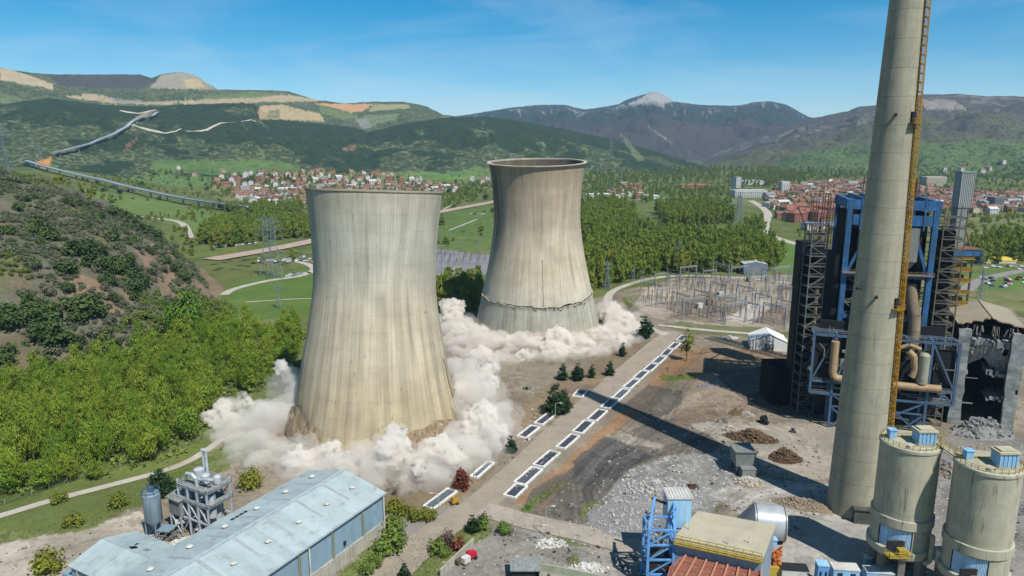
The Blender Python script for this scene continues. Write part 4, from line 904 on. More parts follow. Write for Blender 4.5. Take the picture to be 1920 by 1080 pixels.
q0=AT(1785,345,305)[0]; q1=AT(1812,345,305)[0]; p0=(q0,305,AT(1800,480,305)[2]); p1=(q1,305,AT(1800,328,305)[2])
dt=thing('duct_tower','tall pale grey ribbed duct tower rising right of the boiler house','duct tower',((p0[0]+p1[0])/2,305,p0[2]-3))
mb=MB(); xw=(p1[0]-p0[0]); xc=(p0[0]+p1[0])/2+.5
mb.box((xc+1.0,305,(p0[2]+p1[2])/2-3),(xw-2.2,4.4,p1[2]-p0[2]-8)); mb.obj('shaft',mat('pale_ribbed_sheet',C(158,164,160),.55,var=.2,scale=.1,streak=.3),dt)
mb=MB(); mb.box((xc+1.6,305,p1[2]-6.5),(xw-.6,5,15)); [mb.box((xc+1.9-xw/2+k*.78,302.4,p1[2]-6.5),(.2,.3,14.8)) for k in range(8)]; mb.obj('head',mat('head_sheet',C(176,180,176,1.1),.6,var=.15),dt)
MB().box((xc+1.6,305,p1[2]+1.3),(xw,5.6,.6)).obj('cap',mat('mint_cap',C(150,176,150),.6),dt)
mb=MB(); scaffold(mb,p0[0]-8.2,p0[0]-2.2,301,308,44,p1[2]-16,4.2,.3); mb.bar((p1[0],303,p0[2]+14),(p1[0]+6,303,p0[2]),.6); mb.obj('side_scaffold',mat('rust_grey',C(140,132,112)),dt)
# ---------------------------------------------------------------- gutted building at the right
gb=thing('gutted_building','half demolished dark building with torn open front and beige roof','building',(191,282,0))
x0,x1,y0,y1,ze=177.2,198.6,262.,302.,41.
TOR=mat('torn_concrete_grey',C(176,180,176),.95,var=.55,scale=.35,bump=.8); ROOFB=mat('beige_sheet_roof',C(182,168,140),.6,var=.2,scale=.15,streak=.15)
MB().box((x0+.4,(y0+y1)/2,ze/2),(.8,y1-y0,ze)).box((x1-.4,(y0+y1)/2,ze/2),(.8,y1-y0,ze)).box(((x0+x1)/2,y1-.4,ze/2),(x1-x0-1.7,.8,ze)).obj('wall',BLACK,gb)
mb=MB(); xm=(x0+x1)/2; n=18
ft=[y0+ (vnoise([k*1.3],[2.])[0])*4.2+(3 if 6<k<10 else 0) for k in range(n+1)]
for k in range(n):
    xa,xb=x0-1+(x1-x0+2)*k/n,x0-1+(x1-x0+2)*(k+1)/n; zh=lambda x:ze+.3+2.6*(1-abs(x-xm)/(x1-x0)*2)
    mb.add([(xa,ft[k],zh(xa)),(xb,ft[k+1],zh(xb)),(xb,y1+1,zh(xb)),(xa,y1+1,zh(xa)),(xa,ft[k],zh(xa)+.5),(xb,ft[k+1],zh(xb)+.5),(xb,y1+1,zh(xb)+.5),(xa,y1+1,zh(xa)+.5)],[(0,3,2,1),(4,5,6,7),(0,1,5,4),(1,2,6,5),(2,3,7,6),(3,0,4,7)])
for x in(x0-1,xm,x1+1): mb.bar((x,y0+2,zh(x)+.6),(x,y1+1,zh(x)+.6),.5,.3)
mb.obj('roof',ROOFB,gb)
for xa in(x0+1.6,x1-2.0):
    mb=MB(); V=[]; nz=14
    for k in range(nz+1):
        z=ze*.97*k/nz; w1_=2.1+(vnoise([k*.9+xa],[5.])[0]-.5)*.7
        for dx,dy in((-w1_,-.2),(w1_,-.2),(w1_,2.2),(-w1_,2.2)): V.append((xa+dx+(vnoise([k*1.7],[xa])[0]-.5)*.3,y0+dy+(vnoise([k*1.1],[xa+3])[0]-.5)*.8,z))
    mb.add(V,[(4*k+j,4*k+(j+1)%4,4*k+4+(j+1)%4,4*k+4+j) for k in range(nz) for j in range(4)]+[(4*nz,4*nz+1,4*nz+2,4*nz+3)]); mb.obj('pillar',TOR,gb)
for z,dz_ in((34.5,2.4),(24,1.6),(12,1.2)):
    mb=MB()
    for k in range(16):
        xa,xb=x0+2.5+(x1-x0-5)*k/16,x0+2.5+(x1-x0-5)*(k+1)/16
        if z==24 and 1<k<8 or z==12 and k<9: continue
        yy=y0+.5+vnoise([k*.8+z],[1.])[0]*3; mb.box(((xa+xb)/2,yy+6,z+(vnoise([k+z],[3.])[0]-.5)*1.6-(2.2 if z==24 else 0)),(xb-xa+.02,12,dz_*(.5+vnoise([k*1.3],[z])[0])),0)
    mb.obj('broken_floor',TOR,gb)
mb=MB(); random.seed(11)
for k in range(34):
    x=random.uniform(x0+2,x1-2); z=random.choice([ze+.5,ze+.5,ze,34]); l=random.uniform(2,5); mb.bar((x,y0+random.uniform(.5,3),z),(x+random.uniform(-1.2,1.2),y0+random.uniform(0,1.5),z-l),random.uniform(.2,.75),.2)
mb.obj('hanging_strip',mat('bent_sheet',C(136,130,120),.7,var=.5,scale=.5),gb)
mb=MB()
for sgn in range(2):
    V=[(x0+4+(12 if sgn==2 else 3)*0+k*1.1,y0+2+j*.8+vnoise([k*.7],[j*.9+sgn])[0]*1.5,34.5-j*2.2-abs(k-5)*(.5+.4*sgn)+vnoise([k*1.1],[j*1.3+sgn*5])[0]*3) for k in range(9+sgn*4) for j in range(4+sgn%2)]
    nj=4+sgn%2; nk=9+sgn*4; mb.add(V,[(k*nj+j,(k+1)*nj+j,(k+1)*nj+j+1,k*nj+j+1) for k in range(nk-1) for j in range(nj-1)])
mb.obj('sagging_slab',TOR,gb)
MB().box((x0-4.6,y0+17,18),(8,26,36)).box((x0-5,y0+10,6),(7,12,12)).obj('black_annex',BLACK,gb)  # black blocks filling the gap left of the gutted building

def turn(o,pivot,a):
    x,y=o.location.x-pivot[0],o.location.y-pivot[1]; c,s_=math.cos(a),math.sin(a)
    o.location.x=pivot[0]+x*c-y*s_; o.location.y=pivot[1]+x*s_+y*c; o.rotation_euler.z+=a
turn(bo,(143.5,268),math.radians(-17)); turn(st,(143.5,268),math.radians(-17)); turn(gb,(188,262),math.radians(-26))
# ---------------------------------------------------------------- rubble heaps as real blocks
def heap(name,px,py,rx,ry,h,n,smin,smax,m,label,cat,base=None,seed=1,rz=0,flat=.6):
    random.seed(seed); x0,y0=G(px,py); z0=tz(x0,y0); mb=MB(); nx=26
    V=[];
    for i in range(nx+1):
        for j in range(nx+1):
            u,v=i/nx*2-1,j/nx*2-1; rr=math.hypot(u,v); hh=h*max(0,1-rr**1.5)*(.65+.7*vnoise([u*2.6+seed],[v*2.6])[0])+(vnoise([u*9],[v*9+seed])[0]-.5)*.5*h*.4*(rr<1)
            dx,dy=u*rx*1.1,v*ry*1.1; V.append((x0+dx*math.cos(rz)-dy*math.sin(rz),y0+dx*math.sin(rz)+dy*math.cos(rz),z0+hh-.25))
    mb.add(V,[(i*(nx+1)+j,(i+1)*(nx+1)+j,(i+1)*(nx+1)+j+1,i*(nx+1)+j+1) for i in range(nx) for j in range(nx)],0)
    for k in range(n):
        r=random.random()**.6; a_=random.random()*6.28; u,v=r*math.cos(a_),r*math.sin(a_); s=random.uniform(smin,smax)*(1.3-.6*r)
        dx,dy=u*rx,v*ry; hh=h*max(0,1-r**1.5)*(.65+.7*vnoise([u*2.6+seed],[v*2.6])[0])
        c=Vector((x0+dx*math.cos(rz)-dy*math.sin(rz),y0+dx*math.sin(rz)+dy*math.cos(rz),z0+hh)); d=Vector((random.uniform(-1,1),random.uniform(-1,1),random.uniform(-.5,.5))).normalized()
        mb.bar(c-d*s*.6,c+d*s*.6,s*random.uniform(.4,.9),s*random.uniform(.25,flat),m=1)
    return tag(mb.obj(name,[base or m,m],kind='stuff'),label,cat)
RUBW=mat('pale_rubble',C(206,200,190),.95,var=.3,scale=1.2); RUBB=mat('brown_scrap',C(120,96,70),.95,var=.5,scale=1.); DIRT=mat('heap_dirt',C(150,132,108),.97,var=.35,scale=.6); RUBG=mat('grey_rubble',C(150,148,144),.95,var=.3,scale=1.1); DKD=mat('dark_soil',C(84,68,52),.97,var=.4,scale=.8); BONE=mat('bleached_scrap',C(216,206,192),.9,var=.25)
heap('gravel_heap',1235,925,15,12,2.0,420,.3,1.0,RUBW,'low field of broken pale concrete above the lower side road','rubble',RUBG,3)
heap('gravel_heap',1165,975,11,13,1.1,260,.25,.7,RUBW,'grey rubble spread at the end of the lower side road','rubble',RUBG,4)
heap('gravel_heap',1402,905,5,4,1.7,200,.3,.8,BONE,'small pale heap of broken lumps below the grey skip','rubble',DIRT,5)
heap('soil_heap',1297,915,2.6,2.6,1.6,20,.2,.6,DKD,'small dark brown soil heap at the edge of the rubble field','soil',DKD,6)
heap('scrap_heap',1408,822,10,4.6,2.6,190,.5,2.0,RUBB,'brown scrap heap of coils and bent steel beyond the chimney shadow','scrap',DKD,7,-.3)
heap('scrap_heap',1472,860,6,4.6,3.2,200,.4,1.3,RUBB,'rounded rusty scrap heap just left of the chimney','scrap',DKD,8)
heap('soil_heap',1380,776,3.2,2.4,2.0,10,.2,.5,DKD,'olive brown soil heap in front of the boiler shadow','soil',mat('olive_soil',C(112,96,66),.97),9)
heap('scrap_heap',1402,780,3.0,2.0,1.8,80,.3,.8,BONE,'small heap of white bleached scrap beside the olive soil heap','scrap',DIRT,10)
heap('scrap_heap',1366,806,3.0,2.6,1.7,70,.3,.9,BONE,'small heap of pale scrap left of the brown coils','scrap',DIRT,11)
heap('gravel_heap',1505,948,9,3.6,2.4,300,.25,.8,mat('tan_rubble',C(176,160,138),.95),'tan gravel bank at the chimney foot left of the silos','rubble',DIRT,12,-.45)
heap('scrap_heap',1367,635,6,2.4,1.1,80,.5,1.6,WROOF,'scatter of white sheeting beside the pale road left of the tent hall','scrap',DIRT,13)
heap('rubble_heap',1840,812,12,7,5,260,.5,2.2,RUBG,'grey rubble apron spilling from the gutted building','rubble',RUBG,14)
heap('rubble_heap',1775,880,7,9,2,160,.4,1.5,RUBG,'scattered debris between the twin silos','rubble',DIRT,15)
heap('rubble_heap',1915,960,6,10,2,120,.4,1.2,RUBG,'grey debris at the right edge beyond the second silo','rubble',RUBG,16)
heap('scrap_heap',1432,793,1.6,2.2,2.4,16,.8,2.2,CHAR,'black bent steel leaning near the boiler shadow','scrap',CHAR,17)
heap('scrap_heap',1487,810,1.4,1.2,1.2,10,.5,1.2,GIRD,'single grey concrete lump left of the chimney','scrap',GIRD,18)
heap('gravel_heap',1030,1020,6,3,.5,90,.3,1.0,WROOF,'white crushed patch in the lower yard','rubble',RUBW,19)
heap('gravel_heap',1100,1065,6,3,.5,110,.3,1.0,WROOF,'white crushed patch at the bottom edge of the lower yard','rubble',RUBW,20)
# ---------------------------------------------------------------- grey skip and box in the chimney shadow
x,y=G(1391,884); sk_=thing('hopper_bin','grey tapered steel bin standing in the chimney shadow','bin',(x,y,0))
mb=MB(); mb.add([(x-3,y-2.5,3),(x+3,y-2.5,3),(x+3,y+3,3),(x-3,y+3,3),(x-3.6,y-3.2,8.5),(x+3.6,y-3.2,8.5),(x+3.6,y+3.8,8.5),(x-3.6,y+3.8,8.5)],[(0,3,2,1),(4,5,6,7),(0,1,5,4),(1,2,6,5),(2,3,7,6),(3,0,4,7)]); mb.obj('body',GRY,sk_)
for dx in(-2.6,2.6):
    for dy in(-2,2.5): MB().box((x+dx,y+dy,1.5),(.5,.5,3)).obj('leg',GIRD,sk_)
MB().box((x,y-3.3,8.7),(7.6,.5,.5)).box((x,y+3.9,8.7),(7.6,.5,.5)).obj('lip',GALV,sk_)
x,y=G(1401,893); bx=thing('steel_box','low grey steel box leaning by the tapered bin','box',(x,y,0)); MB().box((x,y,1.6),(4.6,3.6,3.2)).obj('body',GRY,bx); MB().box((x,y,3.3),(4.9,3.9,.2)).obj('lid',GALV,bx)
# ---------------------------------------------------------------- long blue shed
LX=Vector((-.466,-.885,0)); WX=Vector((-.885,.466,0))
A0=Vector((-37.2,184,0)); WD=28.5; LN=74.; ZE=12.6; ZR=16.2
ROOF=None
def sheetmat(name,c,rib,ax,vary=.08):
    a=N(name); p=a.pos(); 
    q=a.n('VectorMath',operation='DOT_PRODUCT'); a.l(p,q.inputs[0]); q.inputs[1].default_value=ax
    fr=a.math('FRACT',a.math('MULTIPLY',q.outputs['Value'],1/rib)); ln=a.math('LESS_THAN',fr,.12)
    pn=a.n('TexWhiteNoise',noise_dimensions='1D'); a.l(a.math('FLOOR',a.math('MULTIPLY',q.outputs['Value'],1/(rib*3))),pn.inputs['W'])
    f=a.noise(p,.12,6,.6); g=a.noise(p,1.2,4,.6)
    c_=a.mix(1.0,c,a.ramp(f,[(.3,.88),(.7,1.07)]),'MULTIPLY'); c_=a.mix(1.0,c_,a.ramp(pn.outputs['Value'],[(0,1-vary),(1,1+vary)]),'MULTIPLY'); c_=a.mix(a.math('MULTIPLY',ln,.14),c_,C(90,104,112))
    c_=a.mix(a.ramp(a.noise(p,.35,6,.7),[(.5,0.),(.72,.5)]),c_,C(136,140,134)); c_=a.mix(a.ramp(a.noise(a.mapv(p,(.35,.35,.35)),1.,7,.75),[(.6,0.),(.72,.45)]),c_,C(150,130,104))
    a.bsdf(c_,.6,0,bump=ln,bstr=.3,bdist=.08,spec=.25); return a.mat
RFM=sheetmat('blue_roof_sheet',C(188,203,202),1.0,tuple(LX)); WLM=sheetmat('blue_wall_sheet',C(150,178,194),.6,tuple(LX),.05); PLN=mat('plinth_concrete',C(204,198,180),.9,var=.25,scale=.3,streak=.3); OLV=mat('olive_strip',C(164,164,120),.6,var=.15)
sh=thing('long_shed','long industrial shed with pale blue roof and blue walls','shed',tuple(A0))
B0=A0+LX*LN; A1_=A0+WX*WD; B1_=B0+WX*WD; Am=A0+WX*WD/2; Bm=B0+WX*WD/2
up=lambda v,z:(v.x,v.y,z)
mb=MB(); mb.sheet([up(A0,4),up(B0,4),up(B0,ZE),up(A0,ZE)]); mb.sheet([up(A1_,0),up(B1_,0),up(B1_,ZE),up(A1_,ZE)][::-1]); mb.sheet([up(A0,0),up(A0,ZE),up(Am,ZR),up(A1_,ZE),up(A1_,0)]); mb.sheet([up(B0,0),up(B0,ZE),up(Bm,ZR),up(B1_,ZE),up(B1_,0)][::-1]); mb.obj('wall',WLM,sh)
n_=-WX
mb=MB(); c_=(A0+B0)/2+n_*.15; mb.bar(up(A0+n_*.2+LX*0,2),up(B0+n_*.2,2),.5,4.2); mb.obj('plinth',PLN,sh)
mb=MB(); e_=n_*.7
def roofplane(a_,b_,c__,d_,t=.3):
    V=[Vector(q) for q in(a_,b_,c__,d_)]; nn=(V[1]-V[0]).cross(V[3]-V[0]).normalized(); nn=nn if nn.z>0 else -nn
    mb.add([tuple(v) for v in V]+[tuple(v+nn*t) for v in V],[(0,3,2,1),(4,5,6,7),(0,1,5,4),(1,2,6,5),(2,3,7,6),(3,0,4,7)])
G0=-LX*.6
roofplane(up(A0+e_+G0,ZE-.1),up(B0+e_-G0,ZE-.1),up(Bm-G0,ZR),up(Am+G0,ZR)); roofplane(up(Am+G0,ZR),up(Bm-G0,ZR),up(B1_-e_-G0,ZE-.1),up(A1_-e_+G0,ZE-.1)); mb.obj('roof',RFM,sh)
mb=MB(); mb.bar(up(Am+G0,ZR+.38),up(Bm-G0,ZR+.38),1.0,.25); mb.bar(up(A0+e_*1.1+G0,ZE+.05),up(B0+e_*1.1-G0,ZE+.05),.35,.4); mb.obj('ridge_cap',mat('ridge_pale',C(188,202,204),.5),sh)
BAND=mat('translucent_band',C(176,186,184),.5,var=.2)
for k in range(1,7):
    d=k*10.4-1; mb=MB()
    for s in(0,1):
        p0=(Am if s==0 else Am)+LX*d; q0=(A0 if s==0 else A1_)+LX*d
        mb.bar(Vector(up(p0,ZR+.34)),Vector(up(q0,ZE+.28)),.9,.12)
    mb.obj('roof_band',BAND,sh)
for k in range(7):
    d=5+k*10.4
    for s,fx_ in((0,.52),(1,.55)):
        c0=Am+((A0 if s==0 else A1_)-Am)*fx_+LX*d; z=ZR+(ZE-ZR)*fx_+.3; MB().cyl(up(c0,z-.3),up(c0,z+.55),.5,n=14).cyl(up(c0,z+.55),up(c0,z+.8),.85,.5,n=14).obj('roof_vent',WROOF,sh)
c0=Am+(A1_-Am)*.72+LX*27
for k in range(4): MB().bar(up(c0+LX*k*1.4,ZR+(ZE-ZR)*.72+.42),up(c0+LX*(k*1.4+1.0),ZR+(ZE-ZR)*.72+.42),1.0,.1).obj('skylight',DKM,sh)
for k in range(6):
    d=9+k*12.; p=A0+LX*d+n_*.1; MB().bar(up(p,4.0),up(p,ZE-.3),1.3,.25).obj('wall_strip',OLV,sh)
for d in(0.3,30): p=A0+LX*d+n_*.45; MB().cyl(up(p,0),up(p,ZE),.22,n=8).obj('downpipe',WROOF,sh)
for d in(17,41): p=A0+LX*d+n_*.35; MB().box(up(p,6.2),(.6,.6,1)).obj('wall_lamp',DKM,sh)
# small shed
A2_=Vector((-85.5,161.5,0)); W2=17.; L2=18.; ss=thing('small_shed','small blue grey shed with a dark hole in its roof','shed',tuple(A2_))
RF2=sheetmat('small_roof_sheet',C(186,203,201),.9,tuple(WX)); mb=MB(); P=[A2_,A2_+LX*W2,A2_+LX*W2+WX*L2,A2_+WX*L2]; zE,zR=8.6,11.
m0,m1=A2_+LX*W2/2,A2_+LX*W2/2+WX*L2
mb.sheet([up(P[0],0),up(P[0],zE),up(m0,zR),up(P[1],zE),up(P[1],0)]); mb.sheet([up(P[1],0),up(P[1],zE),up(P[2],zE),up(P[2],0)]); mb.sheet([up(P[2],0),up(P[2],zE),up(m1,zR),up(P[3],zE),up(P[3],0)]); mb.sheet([up(P[3],0),up(P[3],zE),up(P[0],zE),up(P[0],0)]); mb.obj('wall',WLM,ss)
mb=MB(); g_=WX*.5; h_=LX*.5
roofplane(up(P[0]-h_-g_,zE-.1),up(m0-g_,zR),up(m1+g_,zR),up(P[3]-h_+g_,zE-.1)); roofplane(up(m0-g_,zR),up(P[1]+h_-g_,zE-.1),up(P[2]+h_+g_,zE-.1),up(m1+g_,zR)); mb.obj('roof',RF2,ss)
c0=m0+WX*7-LX*2.2; z=zR-2.2*(zR-zE)/(W2/2)+.35; mb=MB(); mb.add([up(c0,z),up(c0+LX*1.6+WX*.5,z+.45),up(c0+LX*1.2+WX*2.2,z+.4),up(c0+WX*1.4-LX*.3,z-.02)],[(0,1,2,3)]); mb.add([up(c0+WX*1.9,z+.05),up(c0+WX*2.4-LX*1.8,z-.4),up(c0+WX*3.0-LX*1.4,z-.3)],[(0,1,2)]); mb.obj('roof_hole',BLACK,ss)
c0=m0+WX*4.5-LX*3.4; MB().bar(up(c0,zR-3.4*.28+.4),up(c0+LX*1.2,zR-2.2*.28+.4),1.6,.08).obj('roof_patch',GRY,ss)
for k in range(3):
    p=P[1]+WX*(3+k*6)+LX*.15; MB().bar(up(p,0),up(p,zE),.7,.2).obj('wall_strip',WROOF,ss)
P2=P[2]+WX*.2+LX*(-3); MB().prism([(v.x,v.y) for v in(P[2]+WX*.1,P[2]+WX*4.5,P[2]+WX*4.5-LX*12,P[2]+WX*.1-LX*12)],0,5.2).obj('lean_to',WLM,ss)
# ---------------------------------------------------------------- silver process unit and small silo
x,y=G(388,1000); x0,y0=x,y+1; pu=thing('process_unit','silver process unit of galvanised frames, pipes and twin stacks','process unit',(x0,y0,0)); SIL=mat('silver_steel',C(206,212,214,1.0),.4,var=.25,scale=.5,metal=.1); 
ax=(-WX).normalized(); ay=-LX.normalized()
loc3=lambda u,v,z:(x0+ax.x*u+ay.x*v,y0+ax.y*u+ay.y*v,z)
mb=MB()
for u in(-6,-2,2,6):
    for v in(-4,4): mb.bar(loc3(u,v,0),loc3(u,v,17 if abs(u)>3 else 15),.45)
for z in(5.5,10.5,15):
    for v in(-4,4): mb.bar(loc3(-6,v,z),loc3(6,v,z),.4)
    for u in(-6,-2,2,6): mb.bar(loc3(u,-4,z),loc3(u,4,z),.35)
for u0 in(-6,-2,2):
    mb.bar(loc3(u0,-4,0),loc3(u0+4,-4,5.5),.3); mb.bar(loc3(u0+4,-4,5.5),loc3(u0,-4,10.5),.3); mb.bar(loc3(u0,4,10.5),loc3(u0+4,4,15),.3)
mb.obj('frame',SIL,pu)
mb=MB(); [mb.box(loc3(0,0,z+.2),(.01,.01,.01)) for z in()]
for z in(10.6,15.1): mb.prism([loc3(-6.3,-4.3,0)[:2],loc3(6.3,-4.3,0)[:2],loc3(6.3,4.3,0)[:2],loc3(-6.3,4.3,0)[:2]],z,z+.2)
mb.obj('deck',GALV,pu)
mb=MB()
for z in(10.8,15.3): railing(mb,[loc3(-6.3,-4.3,z),loc3(6.3,-4.3,z),loc3(6.3,4.3,z),loc3(-6.3,4.3,z)],1.2,.12,True)
mb.obj('railing',SIL,pu)
for u,v,z0,z1,r in((-3,1,15.5,19,1.5),(1,0,15.5,18.5,1.3),(4,1.5,15.5,18,1.1),(-4,-2,6,14,1.2),(0,-1.5,5.8,14,1.5),(4,-1,6,13.5,1.2),(2,2,1,9,1.4)):
    MB().lathe([(.01,z0-.4),(r,z0+.3),(r,z1-.4),(r*.5,z1+.1),(.01,z1+.2)],loc3(u,v,0),14).obj('vessel',SIL,pu,True)
for u in(-3.2,-2.0): MB().cyl(loc3(u,3,15),loc3(u,3,23.5),.42,n=10).cyl(loc3(u,3,23.5),loc3(u,3,24),.62,n=10).obj('stack',SIL,pu)
random.seed(5); mb=MB()
for k in range(26):
    u,v,z=random.uniform(-6,6),random.uniform(-4.5,3),random.uniform(2,17); P_=[loc3(u,v,z)]
    for j in range(3):
        w_=random.randrange(3); u+=random.uniform(-3,3)*(w_==0); v+=random.uniform(-2,2)*(w_==1); z=max(.5,min(18.5,z+random.uniform(-4,4)*(w_==2))); P_.append(loc3(u,v,z))
    mb.path(P_,random.uniform(.12,.3),6)
mb.path([loc3(-5,-2,17),loc3(-4,-2.2,18.4),loc3(-2,-2.2,18.6),loc3(-.5,-2,17.4),loc3(-.3,-2,15)],.5,8); mb.path([loc3(1,-2,17.5),loc3(5,-2,18.4),loc3(6.5,-1.5,18.4)],.45,8)
mb.obj('pipework',SIL,pu)
mb=MB(); mb.prism([loc3(-9.5,-5,0)[:2],loc3(-4.6,-5,0)[:2],loc3(-4.6,.2,0)[:2],loc3(-9.5,.2,0)[:2]],6.0,10.5); cb_=mb.obj('hopper_house',GRY,pu); mb=MB(); mb.prism([loc3(-10.2,-5.6,0)[:2],loc3(-4.2,-5.6,0)[:2],loc3(-4.2,.7,0)[:2],loc3(-10.2,.7,0)[:2]],[10.9,10.6,11.6,11.9],[11.2,10.9,11.9,12.2]); mb.obj('canopy',GRY,pu)
mb=MB(); [mb.bar(loc3(u,v,0),loc3(u,v,6),.35) for u in(-9.3,-4.8) for v in(-4.8,0)]; mb.bar(loc3(-9.3,-4.8,0),loc3(-4.8,-4.8,6),.25); mb.bar(loc3(-4.8,-4.8,0),loc3(-9.3,-4.8,6),.25); mb.obj('hopper_frame',SIL,pu)
x,y=G(292,1006); sl2=thing('small_silo','small grey blue steel silo on thin legs beside the process unit','silo',(x,y,0)); GBL=mat('greyblue_steel',C(160,182,194,1.15),.4,var=.2,scale=.4,metal=.25,streak=.2)
MB().lathe([(.5,3.2),(2.35,5.6),(2.35,13.5),(1.9,13.9),(.01,14.1)],(x,y,0),24).obj('body',GBL,sl2,True)
for k in range(4): a_=.6+k*math.pi/2; MB().bar((x+2.2*math.cos(a_),y+2.2*math.sin(a_),0),(x+2.2*math.cos(a_),y+2.2*math.sin(a_),6),.28).obj('leg',GBL,sl2)
mb=MB(); [mb.bar((x+2.2*math.cos(.6+k*1.5708),y+2.2*math.sin(.6+k*1.5708),.4),(x+2.2*math.cos(.6+(k+1)*1.5708),y+2.2*math.sin(.6+(k+1)*1.5708),4.8),.16) for k in range(4)]; railing(mb,[(x+2.5*math.cos(k*.785),y+2.5*math.sin(k*.785),13.9) for k in range(8)],1.1,.1,True); mb.box((x,y,14.8),(1.5,1.2,1.4)); mb.obj('top_gear',BLU2,sl2)
x,y=G(318,1008); tr=thing('wrecked_screener','small wrecked screening machine with a flat grey lid on scattered white scrap','machine',(x,y,0)); MB().prism([(x-3.2,y-1),(x+1.2,y-2.4),(x+2.2,y+.6),(x-2.2,y+2)],[2.4,3.0,3.4,2.8],[2.7,3.3,3.7,3.1]).obj('lid',GBL,tr); mb=MB(); random.seed(8); [mb.bar((x+random.uniform(-3,4),y+random.uniform(-3,3),random.uniform(0,1)),(x+random.uniform(-3,4),y+random.uniform(-3,3),random.uniform(.5,3)),.25) for k in range(22)]; mb.obj('frame',GALV,tr); MB().box((x+2.4,y+3.0,3.6),(3.4,1.6,.9),.4).obj('white_box',WROOF,tr)
heap('scrap_heap',345,1018,5,3,.9,120,.3,1.1,WROOF,'white scrap strewn under the silver process unit','scrap',DIRT,31,.5)
# ---------------------------------------------------------------- blue conveyor tower
SKB=mat('sky_blue_steel',C(108,166,222,1.15),.5,var=.3,scale=.4); PBL=mat('pale_blue_sheet',C(166,208,234,1.15),.5,var=.15,scale=.3,streak=.15)
x,y=G(1231,1090); ZL=-2.0; ct=thing('conveyor_tower','blue lattice conveyor tower crowned by a pale blue box','conveyor tower',(x,y,0))
mb=MB(); w_=3.2
for dx in(-w_,w_):
    for dy in(-w_,w_): mb.bar((x+dx,y+dy,0),(x+dx,y+dy,16.5),.65)
for k in range(4):
    z=k*4.1
    for a_,b_ in(((-w_,-w_),(w_,-w_)),((w_,-w_),(w_,w_)),((w_,w_),(-w_,w_)),((-w_,w_),(-w_,-w_))):
        mb.bar((x+a_[0],y+a_[1],z),(x+b_[0],y+b_[1],z+4.1),.32); mb.bar((x+a_[0],y+a_[1],z+4.1),(x+b_[0],y+b_[1],z+4.1),.45)
for dx in(-w_,w_): mb.bar((x+dx,y-w_,16.4),(x+dx*.8+2.5,y+6,20.2),.6); mb.bar((x+dx,y-w_,11),(x+dx+2.5,y+5,19),.4); mb.bar((x+dx,y+w_,16.4),(x+dx*.8+2,y+2,19.4),.3)
mb.obj('lattice',SKB,ct)
mb=MB(); xb,yb=x+6.2,y+7.2; mb.box((xb,yb,16.6),(6.2,5.4,8.2)); mb.obj('head_box',PBL,ct)
mb=MB(); mb.box((xb,yb,20.95),(6.8,6,.35)); [mb.box((xb-3+k*.86,yb,21.2),(.2,6,.15)) for k in range(8)]; mb.obj('head_roof',WROOF,ct)
mb=MB(); mb.prism([(xb-2.6,yb-2.4),(xb+2.6,yb-2.4),(xb+2.6,yb+2.4),(xb-2.6,yb+2.4)],0,12.5); mb.obj('chute',PBL,ct); MB().cyl((xb-3.1,yb-1,18.5),(xb-6.5,yb+1,19),.35,n=8).obj('spout',DKM,ct)
mb=MB(); 
for k in range(4): mb.bar((x-2+(k%2)*4,y-2.6,k*4.1+.2),(x+2-(k%2)*4,y-2.2,k*4.1+4),.9,.2)
mb.bar((x+.3,y-2,4),(x+1.8,y+3,16),1.2,.4); mb.obj('stair_flight',GALV,ct)
mb=MB(); mb.box((x,y,6.2),(5.6,5.6,2.6)); mb.obj('dark_tank',DKM,ct)
# beige roofed house and red hopper
hz0=13.5
q=[G(1310,962,hz0),G(1452,988,hz0),G(1428,1050,hz0),G(1262,1014,hz0)]
bh=thing('beige_shed','beige flat roofed shed with a yellow railed edge walkway','shed',(q[0][0],q[0][1],0)); MB().prism(q,0,hz0).obj('wall',mat('shed_wall_blue',C(150,170,186),.6,var=.2),bh); qq=[tuple(Vector(p).lerp(Vector(((q[0][0]+q[2][0])/2,(q[0][1]+q[2][1])/2)),-.03)) for p in q]; MB().prism(qq,hz0+.01,hz0+.5).obj('roof',mat('beige_roof_sheet',C(204,194,166),.65,var=.2,scale=.2,grime=C(186,178,160)),bh)
mb=MB(); e0,e1=Vector((*q[3],hz0+.3)),Vector((*q[2],hz0+.3)); railing(mb,[e0,e1],1.4,.14); mb.bar(e0+Vector((0,-.8,-.3)),e1+Vector((0,-.8,-.3)),1.4,.25); railing(mb,[e0+Vector((0,-1.5,0)),e1+Vector((0,-1.5,0))],1.4,.14); mb.obj('walkway',YRAIL,bh)
for px,py in((1365,1012),(1404,1010),(1292,984)): a_=G(px,py+12,hz0); MB().cyl((a_[0],a_[1],hz0),(a_[0],a_[1],hz0+2.6),.14,n=6).obj('vent_pole',WROOF,bh)
z=10.
q=[G(1296,1028,z),G(1428,1060,z),G(1425,1120,z),G(1240,1120,z),G(1256,1062,z)]
rh=thing('red_hopper','rust red ribbed hopper grid at the bottom edge of the picture','hopper',(q[0][0],q[0][1],0)); RDH=mat('hopper_red',C(196,108,104),.7,var=.3,scale=.4,grime=C(150,84,76)); BRN=mat('hopper_load',C(160,106,84),.9,var=.5,scale=1.2,bump=.6)
MB().prism(q,0,z).obj('body',RDH,rh); cq=Vector((sum(p[0] for p in q)/5,sum(p[1] for p in q)/5)); MB().prism([tuple(Vector(p).lerp(cq,.06)) for p in q],z+.01,z+.25).obj('load',BRN,rh)
mb=MB(); a0,a1,b0,b1=Vector(q[0]),Vector(q[1]),Vector(q[3]),Vector(q[2])
